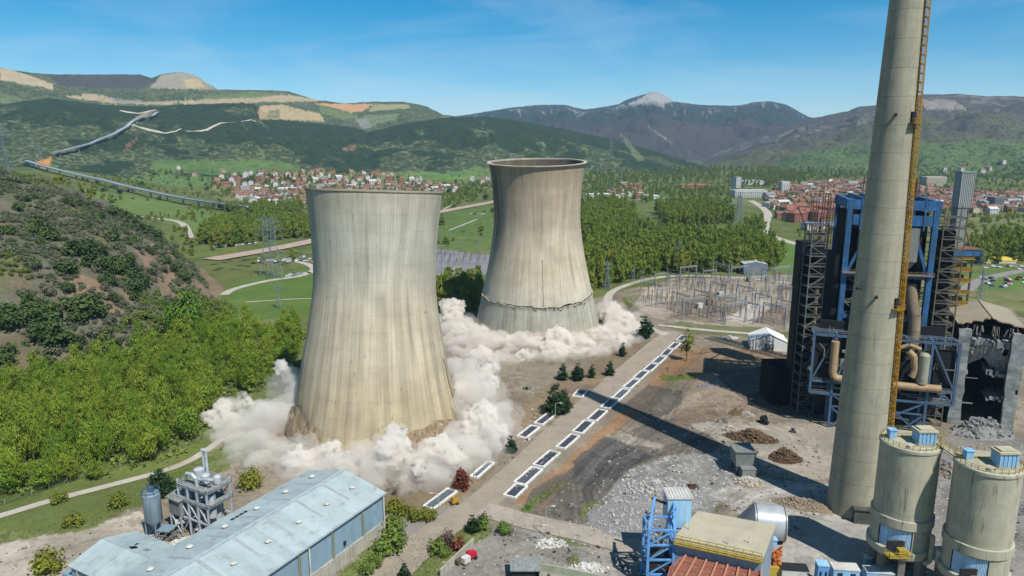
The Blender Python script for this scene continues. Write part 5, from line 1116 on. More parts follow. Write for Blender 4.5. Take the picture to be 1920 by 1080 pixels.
for k in range(8): t=k/7; p_,r_=a0.lerp(a1,t),b0.lerp(b1,t); mb.bar((p_.x,p_.y,z+.55),(r_.x,r_.y,z+.55),.38,.5)
mb.obj('rib',mat('rib_tan',C(206,150,120),.7,var=.2),rh)
mb=MB()
for k in range(7): t=k/6; p_,r_=a0.lerp(b0,t),a1.lerp(b1,t); mb.bar((p_.x,p_.y,z+.35),(r_.x,r_.y,z+.35),.2,.3)
mb.obj('cross_rib',RDH,rh)
# big lying duct
dx_,dy_=G(1441,1012); du=thing('steel_duct','large silver cylinder lying on the pale concrete with a tapered end','duct',(dx_,dy_,0)); r=4.9; SLV=mat('bright_steel_duct',C(214,216,216,1.15),.35,var=.2,scale=.4,metal=.4)
d=Vector((.97,-.2,0)); c=Vector((dx_,dy_+1,r+.1)); e0=c-d*4.2; e1=c+d*4.4
mb=MB(); n=40
sd=Vector((-d.y,d.x,0)); V=[]
for rr,e in((r,e0),(r,e1),(r-.25,e1),(r-.25,e0)):
    for k in range(n): t=2*math.pi*k/n; V.append(e+sd*(rr*math.cos(t))+Vector((0,0,rr*math.sin(t))))
mb.add(V,[(j*n+k,j*n+(k+1)%n,(j+1)*n+(k+1)%n,(j+1)*n+k) for j in range(3) for k in range(n)]); mb.obj('cylinder',SLV,du,True)
mb=MB(); 
V=[e0+sd*(r*math.cos(2*math.pi*k/n))+Vector((0,0,r*math.sin(2*math.pi*k/n))) for k in range(n)]; f0=e0-d*4.6
V+=[f0+sd*(3.2*max(-.8,min(.8,1.3*math.cos(2*math.pi*k/n))))+Vector((0,0,-2.6+1.5*max(-.9,min(.9,1.4*math.sin(2*math.pi*k/n))))) for k in range(n)]
mb.add(V,[(k,(k+1)%n,(k+1)%n+n,k+n) for k in range(n)]+[tuple(range(n,2*n))]); mb.obj('taper',mat('dull_taper',C(126,134,140),.5,var=.2),du)
for e in(e1-d*.3,e0+d*.5):
    mb=MB()
    for k in range(n): t=2*math.pi*k/n; t2=2*math.pi*(k+1)/n; mb.bar(e+sd*(r*1.02*math.cos(t))+Vector((0,0,r*1.02*math.sin(t))),e+sd*(r*1.02*math.cos(t2))+Vector((0,0,r*1.02*math.sin(t2))),.3,.3)
    mb.obj('flange',GALV,du)
MB().box((dx_,dy_+1,.3),(6,2.5,.6)).obj('cradle',GIRD,du)
# cabins at the bottom edge
def cabin(name,px,py,w,d,h,m,label,cat,rz=-.12,rm=WROOF,win=True):
    x,y=G(px,py); t=thing(name,label,cat,(x,y,0)); z0=tz(x,y); MB().box((x,y,h/2),(w,d,h),rz).obj('body',m,t); MB().box((x,y,h+.12),(w+.3,d+.3,.25),rz).obj('roof',rm,t)
    if win:
        for k in(-.25,.25): MB().box((x+k*w*math.cos(rz)+d/2*math.sin(rz)*1.0,y+k*w*math.sin(rz)-(d/2+.02)*math.cos(rz),h*.6),(w*.2,.08,h*.3),rz).obj('window',DKM,t)
    return t
cabin('blue_cabin',1538,1096,2.6,2.6,6.0,SKB,'bright blue upright cabin left of the white containers','cabin',rm=PBL)
cabin('site_container',1582,1085,6.4,3.2,3.4,LBLU,'pale container with white roof next to the bright blue cabin','container')
cabin('site_container',1645,1091,6.8,3.2,3.4,LBLU,'pale container with white roof right at the foot of the silo','container')
cabin('switch_box',1625,1068,1.6,1.4,3.8,mat('mint_box',C(150,196,176),.6),'slim mint green box with white lid behind the pale containers','box',win=False)
cabin('flat_trailer',1487,1083,6.5,3,3.0,WROOF,'white flat unit with a dark top beside the orange machine','trailer',rm=DKM,win=False)
x,y=G(1452,1075); om=thing('orange_machine','cluttered orange and blue machine at the bottom edge by the red hopper','machine',(x,y,0)); ORG=mat('orange_paint',C(214,124,60),.6,var=.3); random.seed(21)
mb=MB(); [mb.bar((x+random.uniform(-1.6,1.6),y+random.uniform(-1.5,1.5),random.uniform(2,7)),(x+random.uniform(-1.6,1.6),y+random.uniform(-1.5,1.5),random.uniform(3,8)),.45) for k in range(18)]; mb.box((x,y,4.5),(1.8,1.8,4)); mb.obj('head',ORG,om); MB().box((x,y,1.4),(4.6,3.6,2.8)).obj('base',YRAIL,om); MB().box((x-.4,y+2.6,4.2),(2.4,1.6,8.2)).box((x-.4,y+2.6,8.5),(2.8,2,.3)).obj('blue_box',PBL,om)
x,y=G(1440,1100); MB
# lower yard: low wall, red machine, lean-to
wp=[T(826,1082),T(888,1022)]; lw=MB(); lw.bar((wp[0][0],wp[0][1],1.1),(wp[1][0],wp[1][1],1.1),.4,2.4); tag(lw.obj('boundary_wall',PLN),'low pale boundary wall beside the grass verge at the bottom','wall')
x,y=G(878,1052); rm_=thing('red_loader','small red and white machine parked against the low pale wall','machine',(x,y,0)); RDP=mat('machine_red',C(206,40,62),.5,var=.15); ang_=.82
ca,sa=math.cos(ang_),math.sin(ang_); lp=lambda u,v,z:(x+u*ca-v*sa,y+u*sa+v*ca,z)
MB().box(lp(1.2,0,1.5),(2.6,1.7,1.3),ang_).box(lp(.4,0,2.4),(1.3,1.5,.7),ang_).obj('body',RDP,rm_); MB().box(lp(-1.4,-.5,1.4),(2.2,1.6,1.6),ang_).obj('white_tank',WROOF,rm_); MB().box(lp(-2.4,.7,1.0),(2.4,1.2,1.2),ang_).obj('rear_box',RUBB,rm_)
for u in(-2,2):
    for v in(-1,1): MB().cyl(lp(u,v-.15,.5),lp(u,v+.15,.5),.5,n=12).obj('wheel',DKM,rm_)
x,y=G(985,1078); lt=thing('lean_to_hut','dull grey lean-to hut with a dark open front at the bottom edge','hut',(x,y,0)); MB().prism([(x-4,y-2.5),(x+4,y-2.5),(x+4,y+2.5),(x-4,y+2.5)],[2.6,2.6,3.4,3.4],[2.9,2.9,3.7,3.7]).obj('roof',GRY,lt); MB().box((x,y+2.3,1.6),(7.6,.3,3.2)).box((x+3.7,y,1.4),(.3,4.4,2.6)).obj('wall',mat('hut_wall',C(182,188,160),.8),lt); MB().box((x-.4,y-.2,1.2),(6,3,2.3)).obj('contents',DKM,lt)
lw=MB(); p_=G(1010,1068); q_=G(1130,1092); lw.bar((*p_,1),(*q_,1),.35,2.1); tag(lw.obj('boundary_wall',mat('hut_wall',C(182,188,160),.8)),'low greenish wall running right from the lean-to hut','wall')
# white tent hall, grey shed, sub buildings
def hall(name,x,y,w,d,he,hr,rz,mw,mr,label,cat,door=True):
    t=thing(name,label,cat,(x,y,tz(x,y))); z0=tz(x,y); ca,sa=math.cos(rz),math.sin(rz); f=lambda u,v,z:(x+u*ca-v*sa,y+u*sa+v*ca,z0+z)
    a_,b_=w/2,d/2; mb=MB(); mb.sheet([f(-a_,-b_,-1),f(a_,-b_,-1),f(a_,-b_,he),f(0,-b_,hr),f(-a_,-b_,he)]); mb.sheet([f(a_,b_,-1),f(-a_,b_,-1),f(-a_,b_,he),f(0,b_,hr),f(a_,b_,he)]); mb.sheet([f(-a_,b_,-1),f(-a_,-b_,-1),f(-a_,-b_,he),f(-a_,b_,he)]); mb.sheet([f(a_,-b_,-1),f(a_,b_,-1),f(a_,b_,he),f(a_,-b_,he)]); mb.obj('wall',mw,t)
    mb=MB(); o=.3
    for s in(-1,1): mb.add([f(s*(a_+o),-b_-o,he-.1),f(s*(a_+o),b_+o,he-.1),f(0,b_+o,hr+.1),f(0,-b_-o,hr+.1),f(s*(a_+o),-b_-o,he+.1),f(s*(a_+o),b_+o,he+.1),f(0,b_+o,hr+.3),f(0,-b_-o,hr+.3)],[(0,1,2,3),(4,7,6,5),(0,4,5,1),(1,5,6,2),(2,6,7,3),(3,7,4,0)])
    mb.obj('roof',mr,t)
    if door: MB().bar(f(-a_*.28,-b_-.06,he*.36),f(a_*.28,-b_-.06,he*.36),.1,he*.72).obj('door',GRY if mw is not GRY else DKM,t)
    return t
TENT=mat('tent_white',C(236,236,228,1.15),.7,var=.12,scale=.3)
x,y=G(1446,657); hall('tent_hall',x,y+7,19,15,5.2,9.2,-.22,TENT,TENT,'white peaked tent hall left of the boiler house','tent')
x,y=G(1418,515); hall('switchyard_shed',x,y+12,20,26,9.5,11.5,-.1,mat('shed_greyblue',C(128,142,156),.6,var=.2),mat('shed_pale_roof',C(204,206,204),.6,var=.15),'grey blue shed with pale roof behind the switchyard','shed')
# ---------------------------------------------------------------- vegetation
def leafmat(name,c1,c2,trans=.3,lv=.35):
    a=N(name); oi=a.n('ObjectInfo'); p=a.pos(); f=a.noise(p,.55,3,.6); g=a.noise(p,3.,2,.6)
    c=a.mix(a.math('ADD',a.math('MULTIPLY',oi.outputs['Random'],.7),a.math('MULTIPLY',a.math('SUBTRACT',a.noise(p,.045,3,.6),.35),1.0),True),c1,c2); c=a.mix(1.0,c,a.ramp(f,[(.3,1-lv),(.7,1+lv*.7)]),'MULTIPLY'); c=a.mix(1.0,c,a.ramp(g,[(.3,.8),(.7,1.15)]),'MULTIPLY')
    b=a.n('BsdfPrincipled'); b.inputs['Roughness'].default_value=.6; b.inputs['Specular IOR Level'].default_value=.2; a.l(c,b.inputs['Base Color'])
    t=a.n('BsdfTranslucent'); a.l(c,t.inputs['Color']); m=a.n('MixShader'); m.inputs[0].default_value=trans; a.l(b.outputs[0],m.inputs[1]); a.l(t.outputs[0],m.inputs[2]); a.l(m.outputs[0],a.out.inputs['Surface']); return a.mat
BARK=mat('bark',C(112,100,82),.95,var=.4,scale=2); 
LF_OLIVE=leafmat('leaf_olive',C(166,178,64,1.28),C(124,160,52,1.22),.4); LF_POP=leafmat('leaf_poplar',C(164,166,62,1.2),C(122,154,50,1.2),.4); LF_BRIGHT=leafmat('leaf_bright',C(116,156,52),C(104,146,48),.3); LF_HOLM=leafmat('leaf_holm',C(72,98,50),C(100,120,60),.15); LF_CON=leafmat('leaf_conifer',C(44,74,40),C(58,88,44),.08); LF_BROWN=leafmat('leaf_dead',C(140,74,52),C(128,70,54),.1); LF_YEL=leafmat('leaf_yellow',C(158,160,56),C(134,148,54),.3); LF_GREY=leafmat('twig_grey',C(140,140,116),C(112,124,86),.15); LF_HEDGE=leafmat('leaf_hedge',C(118,146,60),C(140,154,68),.25); LF_PURP=leafmat('leaf_purple',C(104,70,72),C(96,74,76),.1)
def crown(seed,n,clumps,size,R,zc,hz,fill=.5,shape='ell',up_=.4,vert=False):
    rg=np.random.default_rng(seed); cs=[]
    while len(cs)<clumps:
        q=rg.uniform(-1,1,3)
        if np.linalg.norm(q)>1: continue
        if shape=='cone':
            h=(q[2]+1)/2; 
            if math.hypot(q[0],q[1])>(1-h)*1.0+.03: continue
        elif shape=='pop':
            h=(q[2]+1)/2
            if math.hypot(q[0],q[1])>.35+.65*math.sin(math.pi*(h*.8+.12)): continue
        elif shape=='bush' and q[2]<-.55: continue
        cs.append(q*np.array([R,R,hz])+np.array([0,0,zc]))
    cs=np.array(cs); k=rg.integers(0,clumps,n); cr=R*.30
    pts=cs[k]+rg.normal(0,1,(n,3))*np.array([cr,cr,cr*(1.1 if shape!='cone' else .5)])*fill*1.6
    ctr=np.array([0,0,zc]); V=[];Fs=[]
    for i,p in enumerate(pts):
        o=(p-ctr)/np.array([R,R,hz]); nrm=o/(np.linalg.norm(o)+.01)*.8+rg.normal(0,.55,3)+np.array([0,0,up_]); nrm/=np.linalg.norm(nrm)
        a=np.cross(nrm,rg.normal(0,1,3)); a/=np.linalg.norm(a)+1e-6; b=np.cross(nrm,a); s=size*rg.uniform(.55,1.35); l=s*rg.uniform(.8,1.5)
        if vert: b=np.array([0,0,1.])+rg.normal(0,.42,3); b/=np.linalg.norm(b); a=np.cross(b,nrm); a/=np.linalg.norm(a)+1e-6; s*=.62; l*=1.7
        p=p.copy(); p[2]=max(p[2],.1)
        j=len(V); V+=[p-a*s*.5-b*l*.3,p+a*s*.45-b*l*.5,p+a*s*.6+b*l*.3,p-a*s*.2+b*l*.6]; Fs.append((j,j+1,j+2,j+3))
    return V,Fs
def trunkmesh(seed,h,r,br=5,spread=2.0):
    rg=random.Random(seed); mb=MB(); top=(rg.uniform(-.4,.4),rg.uniform(-.4,.4),h); mid=(rg.uniform(-.3,.3),rg.uniform(-.3,.3),h*.5); mb.cyl((0,0,-.6),mid,r,r*.7,7,False); mb.cyl(mid,top,r*.7,r*.25,6,False)
    for k in range(br):
        z=h*rg.uniform(.35,.85); a=rg.uniform(0,6.28); mb.cyl((mid[0],mid[1],z),(math.cos(a)*spread,math.sin(a)*spread,z+h*rg.uniform(.12,.3)),r*.35,r*.1,5,False)
    return mb
def mesh_of(V,Fs,name,m):
    me=bpy.data.meshes.new(name); me.from_pydata([tuple(map(float,v)) for v in V],[],Fs); me.materials.append(m); me.update(); return me
def tree_proto(name,cat,crownargs,leaf,trunk,seed):
    t=thing(name,'tree',cat); V,Fs=crown(seed,*crownargs[0],**crownargs[1]); c=bpy.data.objects.new('crown',mesh_of(V,Fs,'crown',leaf)); COL.objects.link(c); c.parent=t
    tr=trunkmesh(seed,*trunk).obj('trunk',BARK,loc=(0,0,0)); tr.parent=t; return t
PROTO=[]
def protos(name,cat,nv,fn):
    L_=[fn(i) for i in range(nv)]; PROTO.extend([[o,False] for o in L_]); return L_
_used=set()
def put(protos_,x,y,label,group,sc=1.0,rz=None,dz=0,sxy=None):
    o=random.choice(protos_)
    if o.name in _used: o=copy_tree(o)
    else: _used.add(o.name)
    s=sc if sxy is None else (sxy,sxy,sc)
    return place(o,(x,y,tz(x,y)+dz),random.uniform(0,6.28) if rz is None else rz,s,label,group)
def scatter(poly,sp,jit=.42,rmin=0,rmax=1e9,maxn=None,keep=None,seed=0):
    rg=np.random.default_rng(seed); W_=[T(*q) for q in poly]; xs=[p[0] for p in W_]; ys=[p[1] for p in W_]
    gx,gy=np.meshgrid(np.arange(min(xs)-sp,max(xs)+sp,sp),np.arange(min(ys)-sp,max(ys)+sp,sp)); x=gx.ravel()+rg.uniform(-jit,jit,gx.size)*sp; y=gy.ravel()+rg.uniform(-jit,jit,gx.size)*sp
    z=terrain(x,y); px,py=S(x,y,z); m=inpoly(poly,px,py)&(np.hypot(x,y)>rmin)&(np.hypot(x,y)<rmax)
    if keep is not None: m&=keep(x,y,px,py)
    Q=np.stack([x[m],y[m]],1); 
    if maxn and len(Q)>maxn: Q=Q[rg.permutation(len(Q))[:maxn]]
    return Q
random.seed(12)
wood=protos('leafy_tree','tree',7,lambda i:tree_proto('leafy_tree','tree',((2200,40,.36,(2.6,3.6,2.9,4.2,2.3,3.3,3.1)[i],(8.2,8.2,7.6,7.4,9.0,6.4,8.8)[i],(6.2,5.2,5.4,4.6,6.8,3.8,6.4)[i]),dict(fill=.42,shape='pop' if i in(0,2,4,6) else 'ell',vert=i!=3)),LF_OLIVE,(9.5,.24,7,2.6),100+i))
WP=[(-60,740),(60,728),(150,712),(210,694),(262,662),(330,645),(385,612),(470,622),(560,618),(572,640),(548,690),(500,735),(415,752),(398,800),(330,860),(200,895),(0,940),(-60,960)]
def keepw(x,y,px,py): return ~(inpoly([(165,655),(240,650),(238,685),(180,690)],px,py))
MASS={}
def mass(key,protos_,x,y,sc,sxy,rz):
    o=random.choice(protos_); c=[q for q in o.children if q.name.startswith('crown')]; me=(c[0] if c else o).data
    v=np.empty(len(me.vertices)*3); me.vertices.foreach_get('co',v); v=v.reshape(-1,3)*np.array([sxy,sxy,sc]); ca,sa=math.cos(rz),math.sin(rz)
    w=np.stack([v[:,0]*ca-v[:,1]*sa+x,v[:,0]*sa+v[:,1]*ca+y,v[:,2]+tz(x,y)],1); MASS.setdefault(key,[]).append((w,me.materials[0]))
def flush(key,name,label,cat):
    L_=MASS.get(key)
    if not L_: return
    A=np.concatenate([w for w,_ in L_]); me=bpy.data.meshes.new(name); n=len(A); me.vertices.add(n); me.vertices.foreach_set('co',A.ravel()); me.loops.add(n); me.loops.foreach_set('vertex_index',np.arange(n,dtype=np.int32)); me.polygons.add(n//4); me.polygons.foreach_set('loop_start',np.arange(0,n,4,dtype=np.int32)); me.update(calc_edges=True); me.materials.append(L_[0][1])
    o=bpy.data.objects.new(name,me); COL.objects.link(o); tag(o,label,cat,kind='stuff')
Q=scatter(WP,7.6,jit=.5,keep=keepw,seed=3); Q=Q[np.argsort(np.hypot(Q[:,0],Q[:,1]))]
for x,y in Q[290:]: mass('wood',wood,x,y,random.choice((random.uniform(.55,.8),random.uniform(.8,1.35))),random.uniform(.75,1.25),random.uniform(0,6.28))
flush('wood','wood_background','farther trees of the left wood that merge into one mass','woodland')
Q=Q[:290]
for x,y in Q: put(wood,x,y,'olive green spring tree in the dense wood left of the nearer cooling tower','trees of the wood on the left',random.choice((random.uniform(.45,.75),random.uniform(.8,1.15),random.uniform(1.1,1.55))),sxy=random.uniform(.65,1.2))
print('wood',len(Q))
# undergrowth of the wood
us=MB(); rg=np.random.default_rng(5)
U=scatter(WP,4.2,seed=8,keep=keepw)
V,Fs=[],[]
for x,y in U:
    z=tz(x,y); n=10
    for k in range(n):
        p=np.array([x,y,z])+rg.normal(0,1,3)*np.array([1.5,1.5,.3])+np.array([0,0,rg.uniform(.3,2.6)]); a=rg.normal(0,1,3); a/=np.linalg.norm(a); b=np.cross(a,rg.normal(0,1,3)); b/=np.linalg.norm(b); s=rg.uniform(.4,.9); j=len(V); V+=[p-a*s,p-b*s,p+a*s,p+b*s]; Fs.append((j,j+1,j+2,j+3))
o=bpy.data.objects.new('undergrowth',mesh_of(V,Fs,'undergrowth',LF_HEDGE)); COL.objects.link(o); tag(o,'low green undergrowth beneath the wood on the left','undergrowth',kind='stuff')
# big bright tree at the foot of the spur
big=tree_proto('broadleaf_tree','tree',((3600,46,.85,9.5,13.5,11.),dict(fill=.5)),LF_BRIGHT,(15,.6,8,5),401)
x,y,_z=T(348,636); place(big,(x,y,tz(x,y)),0,(1.05,1.05,1.15),'largest bright green round tree at the foot of the scrubby hill')
# poplars in the valley
pop=protos('poplar_tree','tree',6,lambda i:tree_proto('poplar_tree','tree',((820,26,.95,(3.0,3.6,2.6,3.3,3.9,2.8)[i],(12.5,11.5,13,12,10.5,13)[i],(10.5,9.5,11,10,8.5,11.2)[i]),dict(fill=.44,shape='pop',vert=True)),LF_POP,(16,.3,4,1.6),200+i))
def grp(poly,sp,n,label,group,s0,s1,seed,pr=pop,sx=(.9,1.25)):
    Q=scatter(poly,sp,seed=seed); Q=Q[np.argsort(np.hypot(Q[:,0],Q[:,1]))]
    for x,y in Q[n:]: mass('pop',pr,x,y,random.uniform(s0,s1),random.uniform(*sx),random.uniform(0,6.28))
    Q=Q[:n]
    for x,y in Q: put(pr,x,y,label,group,random.uniform(s0,s1),sxy=random.uniform(*sx))
    print(group,len(Q)); return Q
grp([(1092,415),(1150,410),(1200,440),(1250,452),(1350,455),(1440,470),(1470,495),(1440,512),(1330,514),(1240,514),(1150,536),(1092,565)],8.6,150,'tall green poplar in the grove between the farther tower and the switchyard','poplars right of the farther tower',.75,1.2,11)
grp([(1092,392),(1150,386),(1190,398),(1190,440),(1092,430)],10,22,'brownish green poplar in the block just right of the farther tower rim','poplars behind the farther tower',.8,1.15,12)
grp([(1228,400),(1300,388),(1368,392),(1376,420),(1250,428)],10.5,30,'green poplar in the far plantation before the red roofed town','poplars before the town',.85,1.15,13)
grp([(1376,440),(1420,420),(1440,440),(1420,470)],14,10,'green poplar beside the pale bending road','poplars by the bending road',.7,1.0,18)
grp([(368,455),(400,428),(470,422),(575,424),(583,446),(500,452),(420,468)],10,26,'green poplar in the valley grove left of the nearer tower','poplars left of the nearer tower',.8,1.1,14)
grp([(400,392),(560,384),(575,398),(470,412)],17,12,'far poplar in the belt under the village','poplars under the village',.6,.9,19)
grp([(818,575),(828,548),(895,550),(903,572),(880,592),(830,590)],7.5,24,'bright poplar in the small clump between the two towers','poplars between the towers',.8,1.1,15)
grp([(1808,478),(1850,458),(1960,452),(1960,492),(1830,497)],10,22,'green poplar at the right edge behind the boiler house','poplars at the right edge',.8,1.1,16)
grp([(1380,332),(1500,328),(1520,342),(1450,350),(1380,348)],26,6,'green tree in the belt along the top of the red roofed town','trees above the town',.8,1.2,17)
grp([(1090,322),(1400,316),(1640,324),(1640,332),(1400,338),(1200,346),(1092,352)],38,0,'','',.7,1.1,20)
grp([(1100,352),(1230,350),(1330,358),(1380,372),(1240,384),(1100,378)],36,0,'','',.6,1.0,22)
grp([(820,372),(900,345),(915,372),(840,392)],40,0,'','',.5,.8,23)
grp([(220,318),(420,330),(440,342),(380,352),(300,345)],52,0,'','',.5,.8,24)
for x,y in scatter([(60,345),(300,318),(600,335),(900,330),(1100,335),(1400,318),(1925,305),(1925,440),(1480,450),(1420,370),(1200,360),(1090,420),(930,440),(820,470),(600,455),(440,560),(300,430)],23,keep=lambda x,y,px,py:(fbm(x/110,y/110,188,4)>.49)&~inpoly([(390,474),(590,436),(595,470),(700,440),(700,425),(930,366),(930,392),(720,450),(400,500)],px,py)&~inpoly([(1400,370),(1450,380),(1520,470),(1430,450)],px,py),seed=121,rmin=650): mass('hedge',pop,x,y,random.uniform(.18,.5),random.uniform(.5,1.1),random.uniform(0,6.28))
print('mass',len(MASS['hedge']),len(MASS['pop']))
flush('hedge','hedgerow_belt','hedges and bushes lining the far valley meadows','hedge')
flush('pop','far_woodland','massed green poplars filling the valley beyond the single trees','woodland')
# hedgerow trees far away, one mesh each
hedge=[]
for i in range(4):
    V,Fs=crown(300+i,110,8,2.2,4.2,4.4,4.0,fill=.55,up_=.5); o=bpy.data.objects.new('hedgerow_tree',mesh_of(V,Fs,'hedgerow_tree',LF_HEDGE if i%2 else LF_HOLM)); COL.objects.link(o); tag(o,cat='tree'); hedge.append(o)
def keeph(x,y,px,py): return (fbm(x/90,y/90,88,3)>.54)
Q=scatter([(130,345),(300,330),(600,352),(900,338),(1100,345),(1400,325),(1900,330),(1910,420),(1480,440),(1420,370),(1200,360),(1090,420),(930,420),(820,470),(600,455),(420,500),(300,430)],40,keep=keeph,seed=21,maxn=250,rmin=650)
print('hedge',len(Q))
for x,y in Q: put(hedge,x,y,'small dark tree scattered over the far valley meadows','trees scattered over the far meadows',random.uniform(.6,1.5))
# evergreen bushes on the spur
holm=protos('evergreen_bush','bush',5,lambda i:tree_proto('evergreen_bush','bush',((700,16,.62,3.2,2.3,2.3),dict(fill=.5,shape='bush',up_=.6)),LF_HOLM,(2.4,.2,4,1.6),500+i))
def puthill(px,py,sc,lab,gr,pr=holm):
    p=T(px,py+4)
    if p is None: return
    put(pr,p[0],p[1],lab,gr,sc)
for px,py,s in ((75,432,1.9),(95,445,1.6),(65,440,1.4),(140,478,2.0),(155,470,1.5),(180,472,1.6),(175,500,1.8),(195,505,1.7),(215,498,1.6),(225,510,1.4),(240,490,1.5),(250,520,1.8),(262,530,1.6),(255,545,1.5),(200,528,1.3),(130,510,1.5),(118,505,1.3),(245,420,1.7),(270,435,1.7),(230,405,1.5),(290,442,1.6),(210,400,1.6),(262,408,1.4),(255,455,1.4),(150,585,2.1),(170,575,1.8),(145,598,1.5),(185,590,1.6),(100,620,2.4),(85,640,1.9),(115,635,1.8),(50,600,1.6),(20,610,1.8),(10,590,1.6),(40,595,1.3),(310,488,1.1),(325,505,1.1),(340,515,1.3),(350,525,1.2),(210,445,1.5),(90,590,1.7),(75,580,1.5),(60,570,1.4),(195,660,1.7),(210,655,1.5),(185,668,1.5),(130,640,1.2),(150,650,1.2),(10,680,1.3),(85,684,1.1)):
    puthill(px,py,s*.95,'dark green evergreen bush on the scrubby hillside at the left','dark bushes on the hillside')
Q=scatter([(-20,330),(130,370),(250,410),(340,470),(410,540),(330,640),(200,690),(60,720),(-20,730)],11,seed=31,keep=lambda x,y,px,py:(fbm(x/30,y/30,90,3)>.50)&(hill_near(x,y)>1),maxn=120)
for x,y in Q: put(holm,x,y,'dark green evergreen bush on the scrubby hillside at the left','dark bushes on the hillside',random.uniform(.45,1.1))
print('holm',len(Q))
gre=protos('bare_shrub','shrub',4,lambda i:tree_proto('bare_shrub','shrub',((420,14,.42,2.4,1.7,1.7),dict(fill=.55,shape='bush')),LF_GREY,(1.8,.1,6,1.2),540+i))
Q=scatter([(-20,320),(130,365),(250,405),(345,470),(410,545),(330,640),(200,690),(60,720),(-20,730)],8.2,seed=33,keep=lambda x,y,px,py:(fbm(x/40,y/40,91,3)>.44)&(hill_near(x,y)>1),maxn=270)
for x,y in Q: put(gre,x,y,'grey brown leafless shrub on the scrubby hillside at the left','leafless shrubs on the hillside',random.uniform(.6,1.5))
print('grey',len(Q))
for x,y in scatter([(-30,312),(60,325),(130,365),(250,405),(345,470),(415,540),(330,640),(200,690),(60,725),(-30,735)],3.3,seed=133,keep=lambda x,y,px,py:(fbm(x/22,y/22,191,4)>.47)&(hill_near(x,y)>1)): mass('scrubg' if vnoise([x/30],[y/30],4)[0]>.33 else 'scrubh',gre,x,y,random.uniform(.3,.75),random.uniform(.35,.8),random.uniform(0,6.28))
print('scrub',len(MASS.get('scrubg',[])),len(MASS.get('scrubh',[])))
flush('scrubg','hillside_scrub','low grey brown scrub matting the hillside at the left','scrub')
MASS['scrubh']=[(w,LF_HEDGE) for w,_ in MASS['scrubh']]; flush('scrubh','hillside_scrub','low green scrub matting the hillside at the left','scrub')
hb=protos('green_shrub','shrub',4,lambda i:tree_proto('green_shrub','shrub',((420,14,.5,2.6,2.2,2.2),dict(fill=.55,shape='bush')),LF_HEDGE,(2,.1,5,1.2),560+i))
Q=scatter([(200,610),(330,585),(400,560),(440,590),(380,630),(250,665),(120,720),(0,735),(0,700),(120,690)],6.5,seed=35,maxn=110)
for x,y in Q: put(hb,x,y,'rounded green shrub along the foot of the scrubby hill','green shrubs at the hill foot',random.uniform(.6,1.4))
# conifers and named plants of the plant site
CW=[]
def conifer(i,leaf=LF_CON,name='conifer',R=2.6,h=9,n=1500): return tree_proto(name,'conifer',((n,60,.42,R,h*.5,h*.52),dict(fill=.30,shape='cone',up_=.1)),leaf,(h*.9,.16,3,.8),600+i)
cons=[conifer(i) for i in range(3)]; conw=[conifer(10+i,R=4.2,h=9.5,n=2600) for i in range(2)]
def one(pr,px,py,hpx,label,group=None,h0=9.,wide=1.0,dz=0):
    x,y=G(px,py); fy=y*CP+H*SP; h=hpx/F*fy*1.05; o=put(pr,x,y,label,group,h/h0,sxy=h/h0*wide); return o
one(cons,1055,712,36,'leftmost dark conifer of the row in front of the farther tower','conifers by the road',wide=1.1)
one(cons,1078,712,30,'smaller dark conifer second in the row before the farther tower','conifers by the road')
one(cons,1086,714,38,'tallest dark conifer in the middle of the row before the farther tower','conifers by the road')
one(cons,1109,708,28,'small dark conifer near the right end of the row before the farther tower','conifers by the road')
one(cons,1143,704,32,'lone dark conifer at the right end of the row beside the road','conifers by the road',wide=1.1)
one(cons,1211,634,48,'tall conifer at the far end of the road partly veiled by dust','conifers by the road',wide=1.15)
one(cons,1167,668,28,'small conifer in front of the dust by the farther tower','conifers by the road')
one(conw,1040,775,58,'bushy dark conifer with the left of two peaks beside the road','conifers by the road',h0=9.5)
one(conw,1056,775,50,'bushy dark conifer with the right of two peaks beside the road','conifers by the road',h0=9.5,wide=.8)
one(cons,959,848,38,'dark conifer at the right edge of the nearer dust cloud','conifers by the road',wide=1.1)
one([conifer(30,LF_BROWN,'dead_conifer',R=3.4,h=9)],864,917,48,'reddish brown dead conifer beside the narrow white-rimmed bed')
one(conw,302,930,58,'large dark conifer behind the small grey blue silo',None,9.5,1.1)
one(cons,758,1090,46,'dark conifer on the verge at the bottom edge','conifers on the verge')
one(cons,888,997,40,'dark conifer on the verge near the road junction','conifers on the verge',wide=1.3)
rb=[tree_proto('round_bush','bush',((800,20,.36,2.2,1.9,1.9),dict(fill=.5,shape='bush')),LF_YEL,(1.6,.12,4,1),700+i) for i in range(3)]
rg_=[tree_proto('round_bush','bush',((800,20,.36,2.2,1.9,1.9),dict(fill=.5,shape='bush')),LF_HEDGE,(1.6,.12,4,1),720+i) for i in range(3)]
